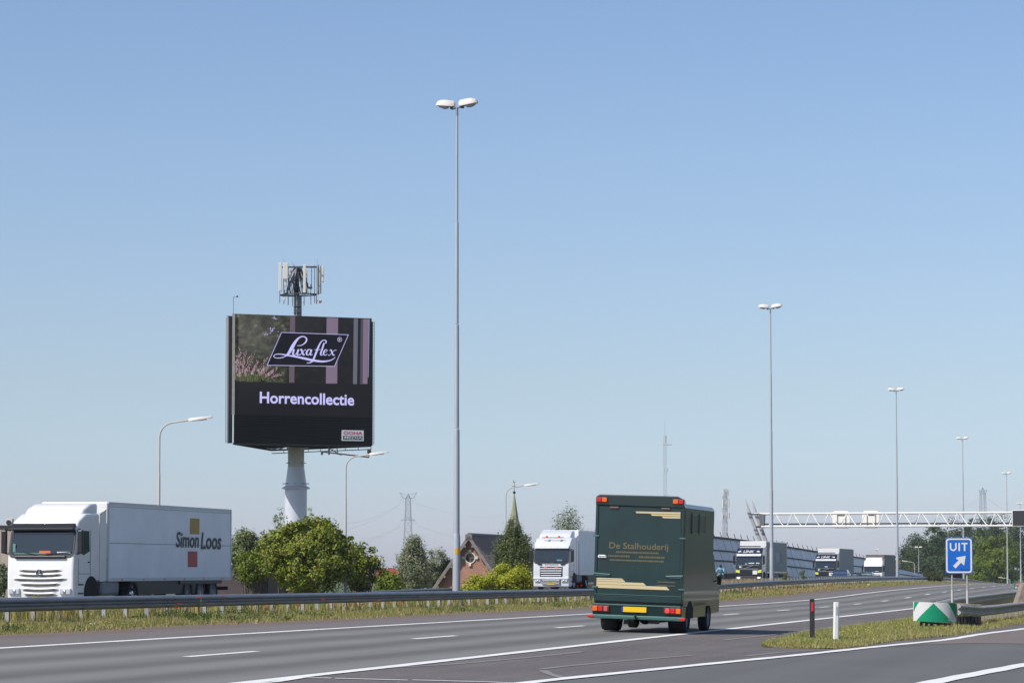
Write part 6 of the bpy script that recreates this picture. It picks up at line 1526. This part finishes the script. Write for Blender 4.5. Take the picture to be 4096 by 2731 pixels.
kk = ray(4090, YH)[0]; kq_ = (kk * g0.y - g0.x) / (CA + kk * SA); q = Vector((g0.x, g0.y, 0)) + gx * kq_ - gy * .35; zc_ = at(4090, 2071.5, q.y).z
MS = thing('matrix_sign', 'dark matrix board in white frame facing us on the gantry at the right edge', 'matrix sign', (q.x, q.y, zc_), -AL)
w_ = 2.3; h_ = 66 * q.y / FPX
mm = MB(); mm.box((0, .2, 0), (w_, .4, h_)); mm.build('frame', GWH, MS, bevel=.06, seg=3); mm = MB(); mm.box((0, -.02, .02), (w_ - .18, .06, h_ - .2)); mm.build('display', DGREY, MS, bevel=.02)

# ------------------------------------------------------------------ exit nose: shield, sign, posts
GSH = mat('shield_green', (.0, .24, .125), .35, var=.05, coat=.2); WSH = mat('shield_white', (.62, .62, .62), .4, var=.06)
ts_, ns_ = G(3744, 2512); bs = W(ts_, ns_); Ysh = bs.y; kk = Ysh / FPX
SHD = thing('obstacle_shield', 'curved green and white arrow shield at the end of the guardrails on the exit nose', 'obstacle marker', (bs.x, bs.y, bs.z), R(-2))
sw = 171 * kk; szt = at(3744, 2408, Ysh).z - bs.z; szb = at(3744, 2484, Ysh).z - bs.z; aa_ = R(62); rad_ = sw / 2 / math.sin(aa_)
def SHP(u, v, d=0):
    a = u * aa_; rr_ = rad_ + d; sag = -.02 * u
    return (rr_ * math.sin(a), rad_ * math.cos(aa_) - rr_ * math.cos(a) + .25, szb + v * (szt - szb) - .02 * math.cos(a * 1.3) * (1 - v) + sag)
mm = MB(); K = 28
mm.add([SHP(-1 + 2 * i / K, v, d) for d in (-.01, 0) for v in (0, 1) for i in range(K + 1)], [(i, i + 1, K + 2 + i, K + 1 + i) for i in range(K)] + [(2 * (K + 1) + i + 1, 2 * (K + 1) + i, 3 * (K + 1) + i, 3 * (K + 1) + i + 1) for i in range(K)])
mm.build('shield_plate', WSH, SHD, smooth=True)
def U(x): return math.asin(max(-1, min(1, (x - 957) / 335 * math.sin(aa_) * .999))) / aa_
def Vv(y): return 1 - (y - 815) / (1100 - 815)
def shield_shape(name, rows, m):
    """rows: list of (y, xl, xr) in crop pixels"""
    mm = MB(); N2 = 10; vs = []
    for (y, xl, xr) in rows:
        for i in range(N2 + 1): vs.append(SHP(U(xl + (xr - xl) * i / N2), Vv(y), .006))
    mm.add(vs, [(r_ * (N2 + 1) + i, r_ * (N2 + 1) + i + 1, (r_ + 1) * (N2 + 1) + i + 1, (r_ + 1) * (N2 + 1) + i) for r_ in range(len(rows) - 1) for i in range(N2)]); mm.build(name, m, SHD)
shield_shape('green_arrow', [(826, 914, 916), (870, 868, 962), (930, 805, 1030), (990, 745, 1100), (1040, 705, 1150), (1098, 662, 1205)], GSH)
shield_shape('green_corner', [(816, 636, 702), (850, 634, 680), (900, 630, 652), (960, 628, 632)], GSH)
shield_shape('green_corner', [(818, 1148, 1284), (870, 1185, 1288), (920, 1215, 1289), (980, 1250, 1290), (1040, 1280, 1291)], GSH)
for x_ in (-.36, -.22, -.08, .1, .3):
    mm = MB(); mm.box((x_, .3 + .1 * abs(x_), szb / 2 + .1), (.07, .08, szb + .5)); mm.build('support_post', mat('old_post', (.05, .045, .04), .8), SHD)
mm = MB(); mm.bar((-.4, .25, szb - .02), (.45, .25, szb - .09), .05); mm.build('cross_bar', DGREY, SHD)
# dark base block under the rail
tb_, nb_ = G(3876, 2506); bb2 = W(tb_, nb_)
BX = thing('rail_anchor', 'black ribbed anchor block below the guardrail beside the green shield', 'anchor block', (bb2.x, bb2.y, bb2.z), R(-4))
for i in range(7):
    mm = MB(); mm.box((-.30 + i * .10, .1 + .03 * (i % 2), .14), (.085, .3, .34)); mm.build('block', BLACKP, BX, bevel=.01)
# exit sign
Ysn = 76.0; k3 = Ysn / FPX; s0 = at(3837.5, 2400, Ysn); gz = h(*TN(s0.x, s0.y))
SG = thing('exit_sign', 'blue exit sign reading UIT with white arrow on two grey poles', 'road sign', (s0.x, Ysn, gz), R(-3))
zz = lambda y: at(3837, y, Ysn).z - gz
SBL = mat('sign_blue', (.0, .13, .56), .35, coat=.3); SWH = mat('sign_white', (.70, .70, .72), .4)
sw_ = 107 * k3; mm = MB(); mm.box((0, 0, (zz(2149) + zz(2292)) / 2), (sw_, .03, zz(2149) - zz(2292))); pn = mm.build('sign_panel', SBL, SG, bevel=.006)
def sxy(x, y, d=-.02): return (((x - 510) * .1914) * k3, d, zz(2120 + y * .1914))
# white border: rounded ring
def rr_pts(x0, x1, y0, y1, r):
    out = []
    for cx_, cy_, a0 in ((x1 - r, y0 + r, -90), (x1 - r, y1 - r, 0), (x0 + r, y1 - r, 90), (x0 + r, y0 + r, 180)):
        for k in range(7): a = R(a0 + 15 * k); out.append((cx_ + r * math.cos(a), cy_ + r * math.sin(a)))
    return out
o1 = rr_pts(240, 778, 168, 890, 66); o2 = rr_pts(272, 744, 198, 858, 42); n_ = len(o1)
mm = MB(); mm.add([sxy(*p) for p in o1] + [sxy(*p) for p in o2], [(i, (i + 1) % n_, n_ + (i + 1) % n_, n_ + i) for i in range(n_)]); mm.build('white_border', SWH, pn)
def sstroke(pts, wd, name='sign_letter'):
    mm = MB(); 
    vs = []
    P_ = [Vector(p) for p in pts]
    for i, q in enumerate(P_):
        a = P_[max(i - 1, 0)]; b2 = P_[min(i + 1, len(P_) - 1)]; d_ = (b2 - a).normalized(); nn = Vector((-d_.y, d_.x)) * wd / 2; vs += [sxy(q.x + nn.x, q.y + nn.y), sxy(q.x - nn.x, q.y - nn.y)]
    mm.add(vs, [(2 * i, 2 * i + 1, 2 * i + 3, 2 * i + 2) for i in range(len(P_) - 1)])
    for q in (P_[0], P_[-1]): mm.poly([sxy(q.x + wd / 2 * math.cos(R(a)), q.y + wd / 2 * math.sin(R(a)), -.0205) for a in range(0, 360, 30)])
    return mm
sstroke([(335, 275), (335, 350)] + [(391 + 56 * math.cos(R(a)), 360 + 56 * math.sin(R(a))) for a in range(180, -1, -18)] + [(447, 275)], 32).build('letter_u', SWH, pn)
sstroke([(515, 275), (515, 417)], 34).build('letter_i', SWH, pn)
mt = sstroke([(575, 275), (677, 275)], 32); m2_ = sstroke([(626, 275), (626, 417)], 34); mt.add(m2_.v, m2_.f); mt.build('letter_t', SWH, pn)
mm = MB(); mm.poly([sxy(x, y) for x, y in ((382, 742), (500, 625), (552, 672), (435, 795))]); mm.poly([sxy(x, y) for x, y in ((500, 625), (448, 585), (450, 570), (636, 530), (645, 536), (617, 722), (603, 728), (552, 672))]); mm.build('arrow', SWH, pn)
mm = MB(); mm.poly([sxy(x, y, -.018) for x, y in ((522, 806), (735, 806), (735, 840), (522, 840))]); mm.build('sticker', mat('sign_blue_dark', (.0, .09, .40), .4), pn)
PG = mat('sign_pole', (.40, .385, .37), .6, var=.08)
for px_ in (3810, 3870):
    x_ = (px_ - 3837.5) * k3
    mm = MB(); prof_tube(mm, [(0, .037), (zz(2361), .037), (zz(2359), .030)], 14, x_, .045); mm.build('lower_pole', PG, SG, smooth=True)
    mm = MB(); prof_tube(mm, [(zz(2362), .025), (zz(2146), .025)], 12, x_, .045); mm.build('upper_pole', PG, SG, smooth=True)
    for yy in (2165, 2275): mm = MB(); mm.box((x_, .035, zz(yy)), (.09, .05, .03)); mm.build('clamp', DGREY, SG)
pk = at(3842, 2414, 74); PKo = thing('timber_beam', 'weathered beam lying across the guardrails at the foot of the exit sign', 'beam', (pk.x, 74, pk.z), R(-12))
mm = MB(); mm.box((0, 0, 0), (1.2, .10, .05), Matrix.Rotation(R(4), 3, 'Y')); mm.build('beam', mat('old_timber', (.17, .14, .12), .85, var=.3, vscale=6), PKo, bevel=.008)
# delineator posts
td, nd = G(3249, 2558); pd = W(td, nd); Yd = pd.y
DL = thing('delineator_post', 'black delineator post with red reflector on the exit nose lawn', 'marker post', pd, R(-4), 'marker posts on the exit nose')
kz = lambda y: at(3249, y, Yd).z - pd.z
mm = MB(); hp = kz(2394); mm.prism([(-.055, -.03), (.055, -.03), (.045, .035), (-.045, .035)], -.05, hp - .05, 'z'); mm.build('post', mat('black_post', (.022, .022, .024), .6), DL, bevel=.012)
mm = MB(); mm.box((.0, .0, hp - .03), (.105, .06, .06)); mm.build('cap', BLACKP, DL, bevel=.015)
mm = MB(); mm.box((.005, -.034, (kz(2408) + kz(2444)) / 2), (.052, .012, kz(2408) - kz(2444))); mm.build('red_reflector', mat('red_reflector', (.60, .015, .03), .3), DL, bevel=.004)
td, nd = G(3343, 2563); pd = W(td, nd); Yd = pd.y
DW = thing('delineator_post', 'white plastic delineator post beside the black one on the exit nose lawn', 'marker post', pd, R(4), 'marker posts on the exit nose')
kz = lambda y: at(3343, y, Yd).z - pd.z
hp = kz(2407); WPL = mat('white_plastic_post', (.72, .72, .70), .5, var=.07, vscale=4)
mm = MB(); mm.prism([(-.06, -.05), (-.03, -.065), (.03, -.065), (.06, -.05), (.065, 0), (.04, .04), (-.04, .04), (-.065, 0)], -.05, hp, 'z'); o = mm.build('post', WPL, DW, bevel=.015)
o.rotation_euler = (R(0), R(1.2), 0)
mm = MB(); mm.box((.012, -.068, (kz(2424) + kz(2457)) / 2), (.04, .01, kz(2424) - kz(2457))); mm.build('grey_reflector', mat('grey_reflector', (.42, .43, .44), .3, var=.2, vscale=60), DW)
# hectometre sign and leaning concrete block at the right edge
Yk = 150.0; ps = at(4092, 2342, Yk); HS = thing('distance_sign', 'green distance sign with red A15 field at the right edge', 'distance sign', (ps.x, Yk, ps.z), R(-4))
mm = MB(); mm.box((0, 0, 0), (1.02, .03, .40)); pn2 = mm.build('sign_panel', mat('distance_green', (.0, .20, .12), .4), HS, bevel=.006)
mm = MB(); mm.box((-.325, -.02, .085), (.25, .01, .14)); mm.build('red_field', mat('distance_red', (.45, .03, .04), .4), pn2)
text(pn2, 'A15', frameM((-.325, -.028, .085), (1, 0, 0), (0, 0, 1)), .20, SWH, .11)
text(pn2, 'Li', frameM((-.08, -.028, .085), (1, 0, 0), (0, 0, 1)), .11, SWH, .13)
text(pn2, '88.2', frameM((-.18, -.028, -.10), (1, 0, 0), (0, 0, 1)), .58, SWH, .14)
mm = MB(); mm.tube([(-.2, .04, -1.3), (-.2, .04, .3)], .03, 6); mm.tube([(.3, .04, -1.3), (.3, .04, .3)], .03, 6); mm.build('sign_post', STEEL, HS)
CB = mat('rough_concrete', (.26, .21, .18), .95, var=.3, vscale=4, bump=.8, bscale=20)
Yb = 98.0; pb5 = at(4100, 2410, Yb); CBo = thing('concrete_block', 'rough brown leaning concrete block at the right edge between the guardrails', 'concrete block', (pb5.x, Yb, h(*TN(pb5.x, Yb))))
q = CBo.location; pr5 = [at(x, y, Yb) - Vector(q) for x, y in ((4066, 2412), (4092, 2331), (4150, 2325), (4165, 2420))]
mm = MB(); mm.prism([(pr5[0].x - .15, -.2)] + [(p.x, p.z) for p in pr5] + [(pr5[3].x, -.2)], 0, .7, 'y'); mm.build('block', CB, CBo, bevel=.03)

# ------------------------------------------------------------------ trees
def treemat(nm, dark, light, trans=.3): return leafmat(nm, dark, light, trans)
BARK = mat('bark', (.10, .08, .065), .9, var=.3, vscale=3, bump=.6, bscale=12); BARKB = mat('birch_bark', (.42, .40, .37), .8, var=.4, vscale=2)
def tree(name, label, px, Y, ytop, ybot, wpx, mt, leaf=.16, ncl=120, nl=150, shape='round', seed=1, base=-3.3, clr=None, bark=BARK, droop=0, group=None, cat='tree', lobes=None, fill=.5, trunk=.22, accent=0):
    rs = np.random.default_rng(seed); k = Y / FPX; p = at(px, YH, Y); zt = at(px, ytop, Y).z; zb2 = at(px, ybot, Y).z; w_ = wpx * k / 2; hc = (zt - zb2) / 2; cz = (zt + zb2) / 2
    root = thing(name, label, cat, (p.x, Y, base), group=group)
    lobes = lobes or [(0, 0, 0, 1, 1)]
    cents = []; rads = []
    cr_ = clr or .22 * min(w_, hc) + .25
    for j in range(ncl):
        lx, ly, lz, ls, lh = lobes[j % len(lobes)] if len(lobes) > 1 else lobes[0]
        d = rs.normal(0, 1, 3); d /= np.linalg.norm(d); r = rs.random() ** (fill) * (.80 + .22 * rs.random())
        if shape == 'cone': f = (d[2] * r + 1) / 2; sc_ = max(.15, 1.15 - f); d = d * np.array([sc_, sc_, 1])
        if shape == 'spread': d[2] = abs(d[2]) ** 1.2 * (1 if d[2] > 0 else -1)
        cents.append(((lx + d[0] * r * ls) * w_ * .88, (ly + d[1] * r * ls) * w_ * .8, cz - base + (lz + d[2] * r * lh) * hc * .9)); rads.append(cr_ * rs.uniform(.35, 1.45))
    C = np.array(cents); rads = np.array(rads)
    idx = np.repeat(np.arange(len(C)), nl); N = len(idx); d = rs.normal(0, 1, (N, 3)); d /= np.linalg.norm(d, axis=1)[:, None]; r = rs.random(N) ** .5
    pos = C[idx] + d * (r * rads[idx])[:, None] * np.array([1, 1, .75])
    if droop: pos[:, 2] -= rs.random(N) * droop
    ctr = np.array([0, 0, cz - base]); od = pos - ctr; od /= (np.linalg.norm(od, axis=1)[:, None] + 1e-6)
    leaves('crown', pos, d * .5 + od * .7, leaf, [mt, ACC] if accent else mt, mi=(rs.random(N) < accent).astype(int) if accent else None, parent=root, droop=1.5 if droop else 0)
    mm = MB(); ht = cz - base
    mm.tube([(0, 0, 0), (.05, 0, ht * .35), (0, .05, ht * .7), (0, 0, ht)], [trunk, trunk * .8, trunk * .6, trunk * .4], 8); mm.build('trunk', bark, root, smooth=True)
    mm = MB()
    for j in range(0, len(C), max(1, len(C) // 26)):
        c_ = Vector(C[j]); s_ = Vector((0, 0, ht * rs.uniform(.35, .95))); m2 = s_.lerp(c_, .5) + Vector((0, 0, -.1 * (c_ - s_).length)); mm.tube([s_, m2, c_], [trunk * .35, trunk * .22, trunk * .06], 5)
    mm.build('limbs', bark, root, smooth=True)
    return root
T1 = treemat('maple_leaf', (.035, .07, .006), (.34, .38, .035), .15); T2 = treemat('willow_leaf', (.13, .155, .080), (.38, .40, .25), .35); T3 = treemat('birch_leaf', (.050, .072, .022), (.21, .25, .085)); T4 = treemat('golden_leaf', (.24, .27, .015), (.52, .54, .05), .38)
T5 = treemat('dark_wood_leaf', (.026, .055, .018), (.11, .16, .055)); T6 = treemat('light_green_leaf', (.065, .110, .010), (.26, .32, .035)); T7 = treemat('pale_green_leaf', (.09, .12, .035), (.26, .30, .13))
ACC = treemat('bronze_young_leaf', (.16, .09, .03), (.30, .19, .07), .15)
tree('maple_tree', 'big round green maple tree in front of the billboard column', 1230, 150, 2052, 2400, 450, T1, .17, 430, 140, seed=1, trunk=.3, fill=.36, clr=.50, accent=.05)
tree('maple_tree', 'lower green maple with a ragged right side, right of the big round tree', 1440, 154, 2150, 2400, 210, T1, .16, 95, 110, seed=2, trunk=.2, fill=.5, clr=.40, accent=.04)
tree('willow_tree', 'pale grey green tree right behind the tail of the white trailer', 985, 176, 2095, 2330, 170, T7, .16, 120, 140, seed=3)
tree('shrub_tree', 'mid green tree low between the dark flat building and the big round tree', 1010, 172, 2185, 2345, 150, T6, .15, 80, 130, seed=33)
tree('twiggy_tree', 'thin twiggy branches rising right of the white billboard column', 1248, 175, 2012, 2130, 90, T1, .11, 16, 30, seed=4, clr=.3, fill=.5, trunk=.06)
tree('twiggy_tree', 'thin twiggy branches rising left of the white billboard column', 1112, 176, 2022, 2130, 80, T1, .11, 10, 26, seed=44, clr=.25, fill=.5, trunk=.06)
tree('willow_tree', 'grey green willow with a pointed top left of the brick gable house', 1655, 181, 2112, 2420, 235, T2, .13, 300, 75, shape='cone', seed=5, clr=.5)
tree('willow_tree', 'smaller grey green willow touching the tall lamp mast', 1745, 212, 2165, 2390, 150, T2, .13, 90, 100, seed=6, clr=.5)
tree('shrub', 'green leafy shrub in front of the orange roofed house', 1565, 176, 2270, 2400, 170, T6, .13, 80, 110, seed=7, cat='shrub')
tree('shrub', 'small dark shrub beside the left roof slope of the brick gable house', 1788, 208, 2225, 2330, 50, T5, .14, 30, 90, seed=8, cat='shrub')
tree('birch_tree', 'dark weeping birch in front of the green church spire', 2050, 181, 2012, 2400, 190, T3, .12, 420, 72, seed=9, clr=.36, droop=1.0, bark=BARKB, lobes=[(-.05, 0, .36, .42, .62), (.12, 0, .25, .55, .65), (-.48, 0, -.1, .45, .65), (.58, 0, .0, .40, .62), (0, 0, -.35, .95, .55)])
tree('birch_tree', 'pale sunlit birch hanging between the dark birch and the silver lorry', 2120, 200, 2150, 2390, 75, T7, .12, 70, 100, seed=10, clr=.4, droop=.8, bark=BARKB)
tree('golden_shrub', 'bright yellow green shrub in front of the weeping birch', 2040, 174, 2245, 2400, 215, T4, .14, 120, 120, seed=11, clr=.5, cat='shrub')
tree('golden_shrub', 'low yellow green shrub in front of the brick gable', 1905, 173, 2295, 2400, 130, T4, .14, 60, 110, seed=12, clr=.42, cat='shrub')
tree('birch_tree', 'sparse airy birch top behind the silver white lorry', 2270, 215, 1975, 2300, 175, T3, .13, 150, 34, seed=13, clr=.6, droop=1.0, bark=BARKB, fill=.6, trunk=.14)
tree('birch_tree', 'low dark tree behind the roof of the silver white lorry', 2330, 222, 2085, 2330, 190, T3, .13, 130, 80, seed=14, clr=.6, droop=.8)
tree('shrub', 'leafy green shrub at the very left edge beside the white lorry', 0, 130, 2235, 2400, 80, T2, .1, 60, 120, seed=15, clr=.35, cat='shrub')
tree('tree', 'dark green tree top peeping over the start of the noise barrier', 2855, 330, 2122, 2260, 60, T6, .22, 40, 90, seed=16)
tree('tree', 'small green tree top right over the noise barrier below the lattice mast', 2885, 345, 2136, 2240, 60, T6, .22, 40, 80, seed=17)
tree('tree', 'rounded dark tree behind the roof of the white lorry', 3535, 640, 2212, 2330, 110, T5, .4, 70, 90, seed=18)
woods = [(3655, 700, 2130, 190, T5), (3700, 690, 2085, 180, T5), (3760, 705, 2062, 190, T5), (3830, 720, 2050, 200, T5), (3905, 730, 2035, 190, T5), (3965, 740, 2040, 170, T5), (4030, 735, 2030, 190, T5), (4105, 730, 2045, 200, T5), (3745, 660, 2200, 220, T5), (3840, 665, 2190, 200, T5)]
wl = ['lowest dark tree at the left end of the woods, beside the third lamp mast', 'second dark tree from the left end of the woods', 'dark woodland tree left of the blue exit sign', 'dark woodland tree above the left part of the exit sign', 'dark woodland tree right above the exit sign', 'dark woodland tree between the exit sign and fifth mast',
      'dark woodland tree behind the fifth lamp mast', 'dark woodland tree below the matrix board at the right edge', 'low bushy tree at the foot of the woods left of the sign', 'low bushy tree at the foot of the woods behind the sign']
for i, (px_, Y_, yt, w_, m) in enumerate(woods):
    tree('woodland_tree', wl[i], px_, Y_, yt, 2375, w_, m, .5, 130, 85, seed=40 + i, clr=1.9, group='trees of the far woods', trunk=.4)
tree('light_green_tree', 'bright green nearer tree to the right of the blue exit sign', 3985, 600, 2112, 2375, 235, T6, .42, 190, 110, seed=60, clr=1.5, trunk=.4)
tree('light_green_tree', 'low bright green tree below right of the exit sign', 3910, 585, 2220, 2380, 130, T6, .38, 80, 90, seed=61, clr=1.3, trunk=.3)
# bush in the median at the far end
tb3 = on_n(3735, -24.4); pb6 = W(tb3, -24.4)
MBu = thing('median_bush', 'dark olive bush in the median in front of the far guardrail', 'bush', pb6)
leaf_clumps('leaves', [(rng.normal(0, .45), rng.normal(0, .4), .35 + rng.random() * .75) for _ in range(40)], .3, .3, 90, .09, treemat('olive_bush', (.05, .06, .02), (.16, .17, .06)), parent=MBu)
MB().tube([(0, 0, 0), (0, 0, .8)], .03, 5).build('stem', BARK, MBu)
for i, (px_, hh_, lab) in enumerate(((3213, .9, 'slim green weed standing above the rails before the grey trailer end'), (3140, .75, 'ragged weed above the rail right of the second mast'))):
    tb3 = on_n(px_, -27.0); pq = W(tb3, -27); o = thing('weed', lab, 'weed', pq)
    leaf_clumps('leaves', [(rng.normal(0, .12), rng.normal(0, .1), .3 + rng.random() * hh_) for _ in range(16)], .12, .16, 40, .08, T7, parent=o); MB().tube([(0, 0, 0), (0, 0, hh_)], .012, 4).build('stem', GD, o)
# far tree belt that closes the horizon
Nf = 26000; xs = rng.uniform(-420, 420, Nf); hgt_ = 5.2 + 1.6 * np.sin(xs * .05) + 1.2 * np.sin(xs * .17 + 1) + .8 * np.sin(xs * .41)
pos = np.stack([xs, 1250 + rng.uniform(-6, 6, Nf), -3.3 + hgt_ * rng.random(Nf) ** .6], 1)
leaves('far_treeline', pos, np.tile(np.array([[0, -1, .3]]), (Nf, 1)), 1.3, T5, kind='stuff')

# unseen wood added beside the exit road, for dark reflections in the horse lorry's side
Nw = 90000; f = rng.random(Nw); bx_, by_ = 34 + f * 75 + rng.normal(0, 3, Nw), 66 + f * 250 + rng.normal(0, 3, Nw); hz_ = (10.5 + 2 * np.sin(f * 60) + 1.5 * np.sin(f * 143)) * rng.random(Nw) ** .6 - 3
leaves('offscreen_wood', np.stack([bx_, by_, hz_], 1), np.tile(np.array([[-.8, -.5, .3]]), (Nw, 1)), .9, T5, kind='stuff')

# ------------------------------------------------------------------ light summer haze
hz = bpy.data.materials.new('air_haze'); hz.use_nodes = True; t_ = hz.node_tree; t_.nodes.clear()
pv = t_.nodes.new('ShaderNodeVolumePrincipled'); pv.inputs['Color'].default_value = (.82, .90, 1, 1); pv.inputs['Density'].default_value = .0001; pv.inputs['Anisotropy'].default_value = .1
ou = t_.nodes.new('ShaderNodeOutputMaterial'); t_.links.new(pv.outputs[0], ou.inputs['Volume'])
mm = MB(); mm.box((0, 0, 25.0), (5100, 5100, 58.8)); props(mm.build('haze', hz), kind='stuff')
